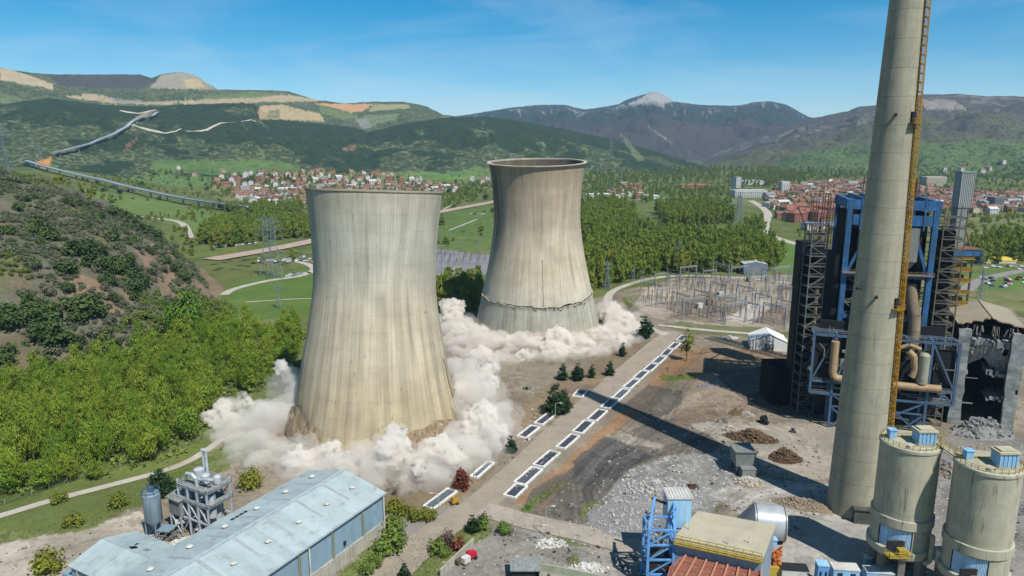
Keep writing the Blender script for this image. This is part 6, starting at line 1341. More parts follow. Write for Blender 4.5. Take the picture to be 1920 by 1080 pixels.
for px,py,h,pr,l in ((736,960,26,rb,'yellow green round bush at the shed corner, leftmost of four'),(757,966,20,rb,'low yellow green bush second from the shed corner'),(780,975,24,rb,'yellow green round bush third from the shed corner'),(804,975,24,rb,'yellow green round bush nearest the white-rimmed bed'),(733,1035,46,rg_,'biggest green bush against the long shed wall'),(738,995,34,rg_,'green bush just above the biggest one along the shed wall'),(720,1042,28,rg_,'green bush left of the biggest one along the shed wall'),(705,1062,26,rg_,'low green bush farther along the shed wall'),(690,1075,24,rg_,'low green bush close to the bottom edge by the shed wall'),(820,1035,26,rg_,'green bush on the verge left of the purple shrub'),(832,1042,20,rg_,'small green bush on the verge under the purple shrub'),(947,1000,22,rg_,'round dark green bush alone at the right end of the verge'),(905,992,22,rg_,'small green bush beside the junction conifer'),(224,950,26,rb,'yellow green bush in the grass strip left of the dark conifer'),(139,985,26,rb,'pale yellow green bush at the edge of the bare track'),(95,1072,42,rb,'bright yellow green bush alone on the bare ground at bottom left'),(110,942,22,rb,'yellow green bush on the footpath edge'),(472,915,34,rb,'yellow green bush between the process unit and the dust'),(260,700,18,rg_,'green bush in the small clearing of the wood')):
    one(pr,px,py,h,l,'round bushes of the plant site',4.0)
pv_=[tree_proto('purple_shrub','shrub',((500,18,.34,1.8,2.0,2.0),dict(fill=.5)),LF_PURP,(2.4,.1,5,1),740)]
one(pv_,839,1020,26,'purple leaved shrub on the grass verge','purple shrubs of the verge',4.2); one(pv_,906,980,20,'purple leaved shrub behind the junction conifer','purple shrubs of the verge',4.2)
one([tree_proto('dead_shrub','shrub',((300,14,.34,1.5,1.2,1.2),dict(fill=.5,shape='bush')),LF_BROWN,(1.4,.1,4,.8),745)],858,1032,22,'rusty brown shrub on the verge above the pale wall',None,2.6)
one([tree_proto('slender_tree','tree',((620,22,.5,2.4,8.0,6.0),dict(fill=.55,shape='pop')),LF_YEL,(11,.25,5,1.2),750)],1287,678,62,'slender yellow green tree at the far end of the rimmed beds',None,14)
one([tree_proto('bare_sapling','tree',((60,8,.3,1.0,4,2),dict(fill=.5)),LF_GREY,(5.5,.08,6,1),755)],1251,706,22,'thin leafless sapling in the small grass patch right of the beds',None,6)
# grass on verges
gs=[];rg=np.random.default_rng(9); V,Fs=[],[]
for g,sp in list(zip(GR,[.8]*9))+[([(-60,1005),(100,985),(240,930),(330,885),(420,840),(330,930),(250,950),(180,985),(60,1010)],1.3)]:
    for x,y in scatter(g,sp,seed=len(V)+1):
        z=tz(x,y)
        for k in range(2):
            a=rg.uniform(0,6.28); w_,h_=rg.uniform(.1,.3),rg.uniform(.2,.6); j=len(V); dx,dy=math.cos(a)*w_,math.sin(a)*w_; xx,yy=x+rg.normal(0,.3),y+rg.normal(0,.3); V+=[(xx-dx,yy-dy,z-.05),(xx+dx,yy+dy,z-.05),(xx+dx*.6+.1,yy+dy*.6,z+h_)]; Fs.append((j,j+1,j+2))
o=bpy.data.objects.new('grass',mesh_of(V,Fs,'grass',leafmat('grass_blade',C(116,144,60),C(128,148,66),.25))); COL.objects.link(o); tag(o,'tufts of green grass on the verges and bare ground','grass',kind='stuff'); print('grass',len(Fs))

# ---------------------------------------------------------------- dust clouds
def puffmesh(name,puffs,vox,disp,seed):
    rg=random.Random(seed); bm=bmesh.new()
    for px,py,dep,rpx in puffs:
        c=AT(px,py,dep); fy=c[1]*CP-(c[2]-H)*SP; r=rpx/F*fy*(1.25 if dep>330 else 1)
        for k in range(9):
            if k==0: q=Vector(c); rr=r*.8
            else:
                d=Vector((rg.gauss(0,1),rg.gauss(0,1),rg.gauss(0,.8))).normalized(); q=Vector(c)+d*r*.62; rr=r*rg.uniform(.3,.5)
            if q.z<-rr*.6: q.z=-rr*.3
            bmesh.ops.create_icosphere(bm,subdivisions=2,radius=rr,matrix=Matrix.Translation(q))
    me=bpy.data.meshes.new(name+'_raw'); bm.to_mesh(me); bm.free(); o=bpy.data.objects.new(name+'_raw',me); COL.objects.link(o)
    md=o.modifiers.new('r','REMESH'); md.mode='VOXEL'; md.voxel_size=vox; md.use_smooth_shade=True
    for i,(sc_,st,ty) in enumerate(disp):
        tx=bpy.data.textures.new(name+str(i),ty); 
        if ty=='CLOUDS': tx.noise_scale=sc_; tx.noise_depth=3
        else: tx.noise_scale=sc_; tx.distance_metric='DISTANCE'; tx.weight_1=1; tx.noise_intensity=1.2
        m=o.modifiers.new('d%d'%i,'DISPLACE'); m.texture=tx; m.texture_coords='GLOBAL'; m.strength=st if ty=='CLOUDS' else -st; m.mid_level=.5 if ty=='CLOUDS' else .45
    dg=bpy.context.evaluated_depsgraph_get(); dg.update(); ev=o.evaluated_get(dg); me2=bpy.data.meshes.new_from_object(ev); me2.name=name; bpy.data.objects.remove(o); bpy.data.meshes.remove(me)
    me2.materials.clear(); me2.shade_smooth(); return me2
def volmat(name,col,dens,an=.0):
    a=N(name); v=a.n('VolumePrincipled'); v.inputs['Color'].default_value=col; v.inputs['Absorption Color'].default_value=(0,0,0,1); v.inputs['Density'].default_value=dens; v.inputs['Anisotropy'].default_value=an; a.l(v.outputs[0],a.out.inputs['Volume']); return a.mat
D1=[(700,902,209,32),(755,906,208,32),(812,898,212,36),(645,900,212,28),(860,880,222,36),(905,866,230,34),(455,868,238,44),(500,880,230,46),(550,890,224,44),(600,892,220,42),(650,890,218,42),(700,888,217,40),(690,868,221,36),(640,868,224,36),(735,838,222,40),(742,815,224,24),(730,868,219,40),(780,878,220,46),(830,868,226,52),(875,852,234,50),(915,838,242,44),(800,850,229,34),(600,862,228,32),(560,842,236,34),(620,852,232,32),(680,850,231,32),
(430,850,250,40),(440,812,258,48),(485,805,258,56),(520,790,260,46),(470,845,246,54),(520,850,240,46),(428,772,268,30),(408,782,266,22),(458,754,270,20),(545,768,274,40),(560,742,283,32),(505,770,270,36),
(528,690,300,14),(547,702,300,22),(560,722,295,28),
(882,800,254,46),(905,778,252,34),(932,806,250,32),(860,828,244,44),(900,748,270,36),(872,708,288,36),(935,772,258,34),(948,850,244,30),(850,684,300,24),(922,688,298,18),(916,712,296,24),(892,735,283,34),(865,762,270,36)]
D2=[(870,678,364,32),(910,688,354,32),(950,688,352,30),(990,684,357,30),(1030,686,354,30),(1070,684,357,30),(1110,678,364,30),(1150,666,377,30),(1182,652,390,26),(905,714,336,18),(850,704,346,24),(846,585,432,18),(850,612,427,28),(868,645,420,36),(900,664,400,36),(940,672,390,36),(980,672,386,34),(1020,668,386,32),(1047,650,383,28),(1045,682,380,28),(1090,670,388,32),(1130,662,398,32),(1162,642,410,34),(1152,600,426,26),(1134,582,434,17),(1180,620,417,24),(1196,652,404,20),(846,655,410,28),(870,690,385,26),(912,694,376,24),(838,630,425,20),(955,700,368,18),(840,690,390,22),(1110,640,400,24),(1075,640,392,18),(1000,648,389,16),(930,640,395,16)]
M1=[(480,850,236,60),(560,880,224,60),(650,885,217,60),(740,880,215,60),(830,875,222,62),(900,850,234,62),(940,800,250,52),(905,740,270,56),(880,700,290,46),(430,820,256,52),(450,770,268,40),(530,730,290,44),(760,905,209,36),(690,905,211,36),(950,870,238,32),(480,895,228,34)]
M2=[(860,640,415,52),(900,690,385,44),(980,690,375,44),(1060,690,378,42),(1150,660,398,48),(1180,620,417,40),(860,700,372,36),(1150,585,430,28),(1205,655,402,24),(930,715,355,24)]
BIL=[(10,7.0,'CLOUDS'),(5.5,2.6,'VORONOI'),(2.6,1.2,'CLOUDS')]
CAU=[(6,4.0,'CLOUDS'),(3.4,2.6,'VORONOI'),(1.5,1.1,'VORONOI')]
HD=[(790,880,212,28),(850,862,222,26),(650,880,217,24),(895,838,240,30),(868,735,280,22),(733,842,218,42),(742,816,221,27),(715,862,216,26),(424,774,266,34),(404,784,264,24),(460,754,268,20),(528,688,300,16),(905,780,250,38),(882,806,247,30),(932,812,247,32),(945,846,243,22),(922,690,296,19),(916,714,293,26),(905,700,294,14),(620,846,229,26),(820,842,227,34),(560,862,226,34)]
HF=[(905,672,362,26),(1040,668,362,30),(985,676,358,22),(1100,668,368,24),(925,690,350,18),(1165,648,392,22),(838,570,436,14),(852,576,433,18),(842,600,430,22),(862,610,426,22),(880,632,418,28),(905,650,405,24),(1046,640,381,30),(1030,660,378,26),(1150,580,432,16),(1172,604,424,22),(1125,640,400,24),(960,660,386,24),(1005,662,384,22),(846,580,431,17),(853,592,430,17),(868,625,424,26),(884,640,414,22),(866,655,412,24),(1047,650,381,26),(1040,668,379,26),(1140,590,430,16),(1168,614,420,20),(1182,630,414,20),(935,668,388,20),(985,668,385,20),(1090,668,386,22),(900,672,392,24),(850,600,428,22),(1130,650,400,22)]
for nm,pf,vx,sd,mm,lb,bl in (('dust_cloud',D1,.62,5,volmat('dust_near',(.958,.925,.868,1),.115),'billowing cream dust cloud rolling out from the foot of the nearer tower',BIL),('dust_cloud',D2,.8,6,volmat('dust_far',(.948,.90,.83,1),.12),'pinkish dust cloud boiling round the foot of the farther tower',BIL),('dust_plume',HD,.45,9,volmat('dust_head_near',(.97,.938,.885,1),.62),'dense knobbly dust plumes bursting from the nearer dust cloud',CAU),('dust_plume',HF,.55,10,volmat('dust_head_far',(.962,.918,.855,1),.6),'dense knobbly dust plumes bursting up beside the farther tower',CAU),('dust_haze',M1,1.4,7,volmat('dust_veil_near',(.93,.895,.84,1),.038),'thin pale dust veil spreading round the nearer dust cloud',BIL),('dust_haze',M2,1.6,8,volmat('dust_veil_far',(.925,.88,.82,1),.032),'thin pale dust veil spreading round the farther dust cloud',BIL)):
    me=puffmesh(nm,pf,vx,bl,sd); me.materials.append(mm); o=bpy.data.objects.new(nm,me); COL.objects.link(o); tag(o,lb,'dust cloud',kind='stuff')
cy.volume_bounces=7
# ---------------------------------------------------------------- villages
WALLC=[mat('wall_cream',C(206,192,168),.9,var=.1),mat('wall_white',C(222,218,210),.9,var=.08),mat('wall_brick',C(190,128,100),.9,var=.15),mat('wall_tan',C(200,176,146),.9,var=.1)]
ROOFC=[mat('roof_terracotta',C(158,114,92),.9,var=.3,scale=.2),mat('roof_brown',C(134,104,90),.9,var=.3,scale=.2),mat('roof_grey',C(150,146,144),.8,var=.2),mat('roof_pale',C(224,222,216),.7,var=.1),mat('roof_red',C(160,102,86),.9,var=.25,scale=.2)]
WIN=mat('window_dark',C(70,76,84),.3,var=.2)
def house_mesh(w,d,h,rh,wm,rm,hip=False,chim=True):
    mb=MB(); a,b=w/2,d/2
    mb.sheet([(-a,-b,-2),(a,-b,-2),(a,-b,h),(-a,-b,h)],0); mb.sheet([(a,b,-2),(-a,b,-2),(-a,b,h),(a,b,h)],0)
    mb.sheet([(a,-b,-2),(a,b,-2),(a,b,h),(a,0,h+rh),(a,-b,h)],0); mb.sheet([(-a,b,-2),(-a,-b,-2),(-a,-b,h),(-a,0,h+rh),(-a,b,h)],0)
    o=.5; t=.35
    for s in(-1,1):
        mb.add([(-a-o,s*(b+o),h-.3),(a+o,s*(b+o),h-.3),(a+o,0,h+rh),(-a-o,0,h+rh),(-a-o,s*(b+o),h-.3+t),(a+o,s*(b+o),h-.3+t),(a+o,0,h+rh+t),(-a-o,0,h+rh+t)],[(0,1,2,3),(4,7,6,5),(0,4,5,1),(1,5,6,2),(2,6,7,3),(3,7,4,0)],1)
    n=max(2,int(w/3.5)); fl=max(1,int(h/3))
    for i in range(n):
        for k in range(fl):
            x=-a+w*(i+.5)/n; z=1.7+k*2.9
            if z<h-.8:
                for s in(-1,1): mb.box((x,s*(b+.03),z),(1.2,.12,1.4),0,2)
    if chim: mb.box((a*.5,b*.3,h+rh*.7+.8),(1,1,2.2),0,0)
    return mb,[wm,rm,WIN]
HV={};HM=[];HSRC={}
random.seed(31)
def hvar(key,*ar,n=3,size=(11,17,8,11,5,8.5)):
    HV[key]=[]
    for i in range(n):
        mb,ms=house_mesh(random.uniform(size[0],size[1]),random.uniform(size[2],size[3]),random.uniform(size[4],size[5]),random.uniform(1.8,3),*ar)
        o=mb.obj('village_house',ms,loc=(0,0,0)); HSRC.setdefault(key,[]).append((mb,ms)); tag(o,cat='house'); HV[key].append(o)
hvar('cr_t',WALLC[0],ROOFC[0]); hvar('wh_t',WALLC[1],ROOFC[4]); hvar('br_b',WALLC[2],ROOFC[1]); hvar('ta_t',WALLC[3],ROOFC[0]); hvar('wh_g',WALLC[1],ROOFC[2],n=2); hvar('wh_p',WALLC[1],ROOFC[3],n=2)
DESC={'cr_t':'cream walled house under a terracotta roof','wh_t':'white walled house under a red roof','br_b':'brick house under a brown roof','ta_t':'tan house under a terracotta roof','wh_g':'white house under a grey roof','wh_p':'white house under a pale roof'}
def village(poly,sp,n,where,group,seed,weights,rz0=0.):
    Q=scatter(poly,sp,seed=seed,jit=.3,rmin=1100); ks=list(DESC); Q=Q[np.argsort(np.hypot(Q[:,0],Q[:,1]))]; print(len(Q))
    for x,y in Q[n:]: HM.append((random.choices(ks,weights)[0],x,y,random.uniform(1.0,1.5),rz0+random.choice((0,1.57))+random.gauss(0,.2)))
    Q=Q[:n]
    for x,y in Q:
        k=random.choices(ks,weights)[0]; put(HV[k],x,y,f'{DESC[k]} {where}',group,random.uniform(1.0,1.5),rz0+random.choice((0,1.57))+random.gauss(0,.2))
    print(group,len(Q))
village([(378,345),(440,326),(540,321),(640,324),(700,322),(790,338),(835,350),(860,358),(830,366),(740,362),(590,362),(575,384),(470,382),(420,358)],29,170,'in the village behind the nearer cooling tower','houses of the village behind the nearer tower',41,(3,3,4,3,1.4,1.2),.3)
village([(1435,372),(1480,352),(1560,342),(1640,345),(1720,356),(1800,362),(1930,366),(1930,398),(1840,402),(1780,396),(1600,398),(1470,418),(1450,400)],26,125,'in the red roofed town at the right','houses of the town at the right',42,(4,3,4,3,1.2,1.0),.2)
village([(1130,372),(1165,348),(1205,352),(1200,374)],34,12,'in the hamlet','houses of the hamlet',43,(3,2,4,2,.5,.5))
village([(880,338),(915,335),(915,345),(885,346)],30,6,'left of the farther tower rim','houses at the meadow edge',44,(3,2,2,2,.5,.5))
village([(1740,322),(1920,298),(1940,312),(1800,330)],52,22,'on the far right slope','houses on the far right slope',45,(2,3,1,1,2,2))
village([(270,312),(340,305),(400,318),(470,330),(420,338),(300,322)],75,9,'alone in the meadows under the forest','lone farm houses under the forest',46,(3,3,3,2,1,2))
def flush_houses():
    M=[];big=MB()
    for k,x,y,s,rz in HM:
        mb,ms=random.choice(HSRC[k]); v=np.array(mb.v)*s; ca,sa=math.cos(rz),math.sin(rz); z=tz(x,y)
        for q in ms:
            if q not in M: M.append(q)
        o=len(big.v); big.v.extend(map(tuple,np.stack([v[:,0]*ca-v[:,1]*sa+x,v[:,0]*sa+v[:,1]*ca+y,v[:,2]+z],1))); big.f.extend([tuple(i+o for i in f) for f in mb.f]); big.m.extend([M.index(ms[i]) for i in mb.m])
    if HM: big.obj('distant_houses',M,kind='stuff',label='mass of tiny roofs farther back in the village and the town',cat='houses')
flush_houses()
def block(name,px,py,w,d,h,rz,wm,rm,label,cat='building',floors=True,roof='flat'):
    p=T(px,py); t=thing(name,label,cat,(p[0],p[1],p[2])); ca,sa=math.cos(rz),math.sin(rz); c=(p[0],p[1]+d*.3,p[2])
    MB().box((c[0],c[1],c[2]+h/2-1),(w,d,h+2),rz).obj('wall',wm,t)
    if roof=='flat': MB().box((c[0],c[1],c[2]+h+.3),(w+.6,d+.6,.6),rz).obj('roof',rm,t)
    else:
        mb=MB(); a,b=w/2+.8,d/2+.8; f=lambda u,v,z:(c[0]+u*ca-v*sa,c[1]+u*sa+v*ca,c[2]+z); hr=h+roof
        mb.add([f(-a,-b,h),f(a,-b,h),f(a,b,h),f(-a,b,h),f(-a*.6,0,hr),f(a*.6,0,hr)],[(0,1,5,4),(1,2,5),(2,3,4,5),(3,0,4),(0,3,2,1)]); mb.obj('roof',rm,t)
    if floors:
        nf=max(1,int(h/3.4)); nw=max(2,int(w/5))
        for k in range(nf):
            mb=MB()
            for i in range(nw):
                u=-w/2+w*(i+.5)/nw; v=-d/2-.06; mb.box((c[0]+u*ca-v*sa,c[1]+u*sa+v*ca,c[2]+1.8+k*3.3),(w/nw*.55,.2,1.6),rz)
            mb.obj('window_row',WIN,t)
    return t
block('apartment_tower',1470,364,22,16,30,.25,WALLC[1],ROOFC[3],'slim white apartment tower left of the red terraces','apartment tower')
block('apartment_tower',1381,356,18,16,34,.5,WALLC[1],ROOFC[2],'dark and white tower block beside the poplar plantation','apartment tower')
block('factory_hall',1406,370,75,30,16,.05,WALLC[1],ROOFC[3],'long white factory hall below the dark and white tower block','factory')
block('sports_hall',1410,346,70,40,9,0,WALLC[1],mat('roof_bluegrey',C(170,190,206),.6),'low hall with pale blue roof right of the dark and white tower block','hall',False,5)
block('civic_building',1752,350,58,26,26,.1,WALLC[0],ROOFC[3],'large cream building rising behind the grey duct tower','building')
block('apartment_block',1896,388,34,16,16,.3,WALLC[1],ROOFC[2],'left one of two white apartment blocks at the right edge','apartment block'); block('apartment_block',1924,386,34,16,18,.3,WALLC[1],ROOFC[3],'right one of two white apartment blocks at the right edge','apartment block')
block('apartment_block',1868,390,24,16,20,.3,mat('wall_slate',C(110,120,130),.8),ROOFC[2],'slate grey apartment block left of the two white ones','apartment block')
block('apartment_block',1597,352,30,16,18,.2,WALLC[1],ROOFC[2],'white apartment block at the back of the town left of the chimney','apartment block')
for i,(px,py) in enumerate(((1482,402),(1500,398),(1496,414),(1518,410),(1540,412),(1530,398),(1556,402))):
    block('terrace_block',px,py+3,24,18,14,.35,mat('wall_red',C(180,112,94),.9,var=.15),ROOFC[4],('rear left','rear middle','front left','front middle','front right','rear right','far right')[i]+' red terrace block with hipped red roof beside the pale bending road','terrace',roof=4)
block('church',558,343,14,26,9,.3,WALLC[2],ROOFC[0],'brick church with a thin bell tower in the village','church',False,4); p=T(557,344); MB
bt=MB().box((p[0],p[1],p[2]+11),(5,5,24)).box((p[0],p[1],p[2]+23.5),(5.8,5.8,.8)); tag(bt.obj('bell_tower',WALLC[2]),'thin brick bell tower beside the village church','bell tower')
block('village_hall',540,360,62,22,9,.35,WALLC[1],mat('roof_bright',C(236,238,240),.5),'long white roofed hall at the front of the village','hall',False,3)
block('village_hall',513,384,40,24,8,.3,WALLC[1],ROOFC[3],'bright pale roofed hall at the village edge above the poplars','hall',False,3)
block('farm_shed',1138,369,95,16,6,-.05,WALLC[1],ROOFC[3],'long pale farm shed right of the farther tower','shed',False,2.5)
block('farm_shed',1212,372,60,16,6,-.05,WALLC[1],ROOFC[3],'shorter pale farm shed beside the hamlet','shed',False,2.5)
block('brick_works',1307,352,90,22,7,.05,WALLC[2],ROOFC[0],'long red roofed works hall above the poplar plantation','hall',False,4)
block('roadside_store',1460,388,50,26,8,.2,WALLC[1],ROOFC[3],'pale flat store beside the pale bending road','store',False)
block('depot_store',1552,432,60,22,9,0,WALLC[1],mat('roof_blue',C(120,160,200),.6),'blue and white depot behind the black head house','depot',False)
# ---------------------------------------------------------------- pylons
PYM=mat('pylon_steel',C(140,156,160),.6,var=.2,metal=.2)
def pylon_mesh(h,w,arms,th,top='peak'):
    mb=MB(); f=lambda z:w*(1-.8*min(z/(h*.62),1))/2+w*.035
    zs=[0,h*.16,h*.30,h*.42,h*.52,h*.60,h*.68,h*.76,h*.84,h*.92]
    for a,b in zip(zs,zs[1:]):
        ra,rb=f(a),f(b)
        for sx in(-1,1):
            for sy in(-1,1): mb.bar((sx*ra,sy*ra,a),(sx*rb,sy*rb,b),th)
        for s in(-1,1):
            mb.bar((-ra,s*ra,a),(rb,s*rb,b),th*.6); mb.bar((ra,s*ra,a),(-rb,s*rb,b),th*.6); mb.bar((s*ra,-ra,a),(s*rb,rb,b),th*.6); mb.bar((s*ra,ra,a),(s*rb,-rb,b),th*.6)
    r=f(h*.92)
    for sx in(-1,1):
        for sy in(-1,1): mb.bar((sx*r,sy*r,h*.92),(0,0,h),th)
    for z,l in arms:
        for s in(-1,1):
            mb.bar((0,-r,h*z),(s*l,0,h*z+.3),th); mb.bar((0,r,h*z),(s*l,0,h*z+.3),th); mb.bar((0,0,h*z+h*.05),(s*l,0,h*z+.3),th*.8); mb.bar((s*l,0,h*z+.2),(s*l,0,h*z-1.6),th*.7)
    return mb
PYP=[]
for nm,ar in(('a',(34,7.5,((.66,5),(.78,6.4),(.9,4.6)),.15)),('b',(38,10,((.74,10.5),),.3)),('c',(26,4.6,((.7,3.2),(.84,4.2)),.26))):
    o=pylon_mesh(*ar).obj('pylon',PYM,loc=(0,0,0)); tag(o,cat='pylon'); PYP.append((o,ar[0]))
_pu=set()
def pylon(k,px,py,pt,label,rz=.2,gr='lattice pylons of the valley'):
    p=T(px,py); o,h=PYP[k]
    if o.name in _pu: o=o.copy(); COL.objects.link(o)
    else: _pu.add(o.name)
    fy=p[1]*CP-(p[2]-H)*SP; s=(py-pt)/F*fy/h; place(o,p,rz,s,label,gr)
pylon(2,1138,541,487,'slim pylon just right of the farther tower beside the perimeter road')
pylon(0,1271,506,450,'pylon standing in the poplars behind the switchyard'); pylon(1,1383,442,360,'tallest pylon with one wide arm left of the pale bending road')
pylon(1,1188,532,500,'left one of two short pylons at the switchyard corner',.9); pylon(1,1205,530,505,'right one of two short pylons at the switchyard corner',1.2)
pylon(2,523,578,528,'small blue grey pylon in the meadow left of the nearer tower'); pylon(0,503,520,402,'tall faint pylon farthest left beside the nearer tower'); pylon(0,517,522,404,'tall faint pylon close to the nearer tower edge')
pylon(0,1144,375,345,'thin pylon beside the long pale farm shed'); pylon(1,76,302,270,'pylon on the hill above the orange earth cut',.3); pylon(0,12,330,235,'tall pale pylon at the left edge above the scrubby hill'); pylon(1,288,300,281,'small pylon in the meadows under the forest'); pylon(0,748,270,255,'tiny pylon on the dark forest ridge left'); pylon(0,914,262,248,'tiny pylon on the dark forest ridge, middle'); pylon(0,1145,300,262,'thin pylon on the slope above the farm shed'); pylon(0,1290,306,278,'thin pylon on the slope right of the firebreak'); pylon(1,1840,500,465,'wide armed pylon right of the platform stack',.4); pylon(2,1608+230,560,505,'slim pylon at the right edge beside the meadow')
# ---------------------------------------------------------------- switchyard
PST=mat('switch_post',C(150,148,146),.6,var=.25); PORC=mat('porcelain',C(150,130,120),.4); GAN=mat('gantry_steel',C(176,178,178),.6,var=.2)
U=Vector((.466,.885,0)); Vv=Vector((.885,-.466,0))
def post_mesh(h):
    mb=MB(); mb.bar((-.45,0,-.3),(-.15,0,h*.55),.16); mb.bar((.45,0,-.3),(.15,0,h*.55),.16); mb.box((0,0,h*.56),(1.2,.5,.2)); mb.cyl((0,0,h*.56),(0,0,h),.2,.14,8,m=1)
    for k in range(4): mb.cyl((0,0,h*(.62+.09*k)),(0,0,h*(.63+.09*k)),.34,n=8,m=1)
    mb.box((0,0,h),(1.0,.16,.16)); return mb
pp_=[post_mesh(h).obj('insulator_post',[PST,PORC],loc=(0,0,0)) for h in(5.2,6.4,7.6)]
for o in pp_: tag(o,cat='insulator')
SWP=[(1185,556),(1262,524),(1500,520),(1525,560),(1500,612),(1400,612),(1340,606),(1240,592)]
Q=scatter(SWP,5.0,seed=51,jit=.18,keep=lambda x,y,px,py:(vnoise(x/16,y/16,5)>.42),maxn=240)
for x,y in Q: put(pp_,x,y,'slender insulator post on steel feet in the big switchyard','insulator posts of the big switchyard',random.uniform(.8,1.15),rz=.485+random.choice((0,1.57)),dz=0)
print('posts',len(Q))
GP=[(818,472),(912,484),(905,500),(820,498)]
Q=scatter(GP,7,seed=52,jit=.2,maxn=45)
for x,y in Q: put(pp_,x,y,'insulator post in the grey substation between the towers','insulator posts of the grey substation',random.uniform(.9,1.4),rz=.4)
def gantry_mesh(w,h):
    mb=MB()
    for s in(-1,1):
        for k in(-.5,.5): mb.bar((s*w/2+k,-.5,-.3),(s*w/2+k*.4,0,h),.2); mb.bar((s*w/2+k,.5,-.3),(s*w/2+k*.4,0,h),.2)
        for k in range(5): mb.bar((s*w/2-.5*(1-k/7),-.3,h*k/5),(s*w/2+.5*(1-k/7),.3,h*(k+1)/5),.13)
        mb.bar((s*w/2,0,h),(s*w/2,0,h+3),.18)
    for dz in(0,-1): mb.bar((-w/2,.35,h+dz),(w/2,.35,h+dz),.17); mb.bar((-w/2,-.35,h+dz),(w/2,-.35,h+dz),.17)
    n=int(w/1.4)
    for k in range(n): x0,x1=-w/2+w*k/n,-w/2+w*(k+1)/n; mb.bar((x0,.35,h-(k%2)),(x1,.35,h-1+(k%2)),.1); mb.bar((x0,-.35,h-1+(k%2)),(x1,-.35,h-(k%2)),.1)
    for k in range(3): x=-w/2+w*(k+1)/4; mb.bar((x,0,h-1),(x,0,h-2.8),.2)
    return mb
gm=gantry_mesh(16,12).obj('gantry',GAN,loc=(0,0,0)); tag(gm,cat='gantry'); gfirst=True
gpos=[(1215,548,.485),(1240,536,.485),(1262,540,2.05),(1290,528,.485),(1310,545,2.05),(1330,530,.485),(1345,560,2.05),(1372,545,.485),(1395,565,2.05),(1385,530,.485),(1420,550,.485),(1430,580,2.05),(1452,560,.485),(1470,590,2.05),(1480,545,.485),(1405,600,2.05),(1360,590,.485),(1315,575,2.05),(1440,530,2.05),(1495,575,.485),(1228,562,2.05),(1250,575,.485),(1275,585,2.05),(1300,596,.485),(1340,600,2.05),(1378,606,.485),(1430,605,.485),(1450,610,2.05),(1475,565,2.05),(1500,545,.485),(1350,525,2.05),(1300,535,2.05),(1410,575,.485),(1385,580,.485),(1500,600,.485),(1465,530,.485)]
for i,(px,py,rz) in enumerate(gpos):
    x,y=G(px,py); o=gm
    if not gfirst: o=gm.copy(); COL.objects.link(o)
    gfirst=False; place(o,(x,y,tz(x,y)),rz,random.uniform(.8,1.2),'lattice gantry frame spanning the insulator posts of the big switchyard','gantries of the big switchyard')
for i,(px,py,l) in enumerate(((1311,578,'white transformer cabin in the middle of the switchyard'),(1330,572,'brown transformer tank beside the white cabin in the switchyard'),(1405,528,'pale transformer in front of the grey blue shed'),(1440,526,'pale transformer right of the grey blue shed'),(1350,556,'small pale switch house among the insulator posts'))):
    x,y=G(px,py); t=thing('transformer',l,'transformer',(x,y,tz(x,y))); MB().box((x,y,2),(4.2,3,3.6),.5).obj('tank',(WROOF,RST,GALV,GALV,WROOF)[i],t)
    for k in(-1,0,1): MB().cyl((x+k*1.2,y,3.8),(x+k*1.2+.2,y,5.2),.22,.1,8).obj('bushing',PORC,t)
    for s in(-1,1): MB().box((x+s*2.5*.87,y+s*2.5*.5,1.9),(.6,2.4,2.6),.5).obj('radiator',GRY,t)
# bare lines of poles between the towers
for i,(px,py,pt) in enumerate(((828,525,430),(852,498,440),(868,470,450),(893,472,448),(900,476,440))):
    p=T(px,py); fy=p[1]*CP-(p[2]-H)*SP; h=(py-pt)/F*fy; mb=MB(); mb.cyl((p[0],p[1],p[2]-.5),(p[0],p[1],p[2]+h),.34,.16,7); mb.bar((p[0]-2.4,p[1],p[2]+h-.8),(p[0]+2.4,p[1],p[2]+h-.8),.22); tag(mb.obj('line_pole',PYM),('leftmost','second','third','fourth','rightmost')[i]+' of five tall grey poles around the grey substation','pole','poles of the grey substation')
# ---------------------------------------------------------------- cars
def car_mesh(col):
    mb=MB(); 
    prof_=[(-2.1,.35),(-2.15,.8),(-1.9,1.0),(-1.5,1.05),(-.9,1.5),(.5,1.52),(1.2,1.0),(2.0,.85),(2.15,.6),(2.1,.35)]
    n=len(prof_)
    for s in(-1,1): pass
    V=[(x,-.85,z) for x,z in prof_]+[(x,.85,z) for x,z in prof_]
    mb.add(V,[tuple(range(n)),tuple(range(2*n-1,n-1,-1))]+[(i,i+n,(i+1)%n+n,(i+1)%n) for i in range(n)],0)
    mb.box((-.2,0,1.27),(1.7,1.74,.34),0,1)
    for x in(-1.3,1.3):
        for y in(-.86,.86): mb.cyl((x,y-.1,.33),(x,y+.1,.33),.33,n=10,m=1)
    return mb
CARC={'white':C(236,236,234),'silver':C(176,180,184),'dark':C(50,54,60),'blue':C(60,90,150),'red':C(180,50,46)}
cars={k:car_mesh(v).obj('parked_car',[mat('car_'+k,v,.3,var=.05,spec=.5),WIN],loc=(0,0,0)) for k,v in CARC.items()}
cuse=set(); ccount={}
def car(px,py,where,rz,gr):
    k=random.choices(list(CARC),(5,3,3,1.5,.8))[0]; o=cars[k]; p=T(px,py)
    if k in cuse: o=o.copy(); COL.objects.link(o)
    cuse.add(k); o['category']='car'; place(o,p,rz+random.gauss(0,.08),1.12,f'{k} car parked {where}',gr)
random.seed(61)
for k in range(34):
    t=k/33; car(484+112*t+random.uniform(-2,2),490+4*math.sin(t*6)+random.uniform(-5,5),'in the crowd along the winding road left of the nearer tower',random.choice((.5,2.0)),'cars parked by the winding road')
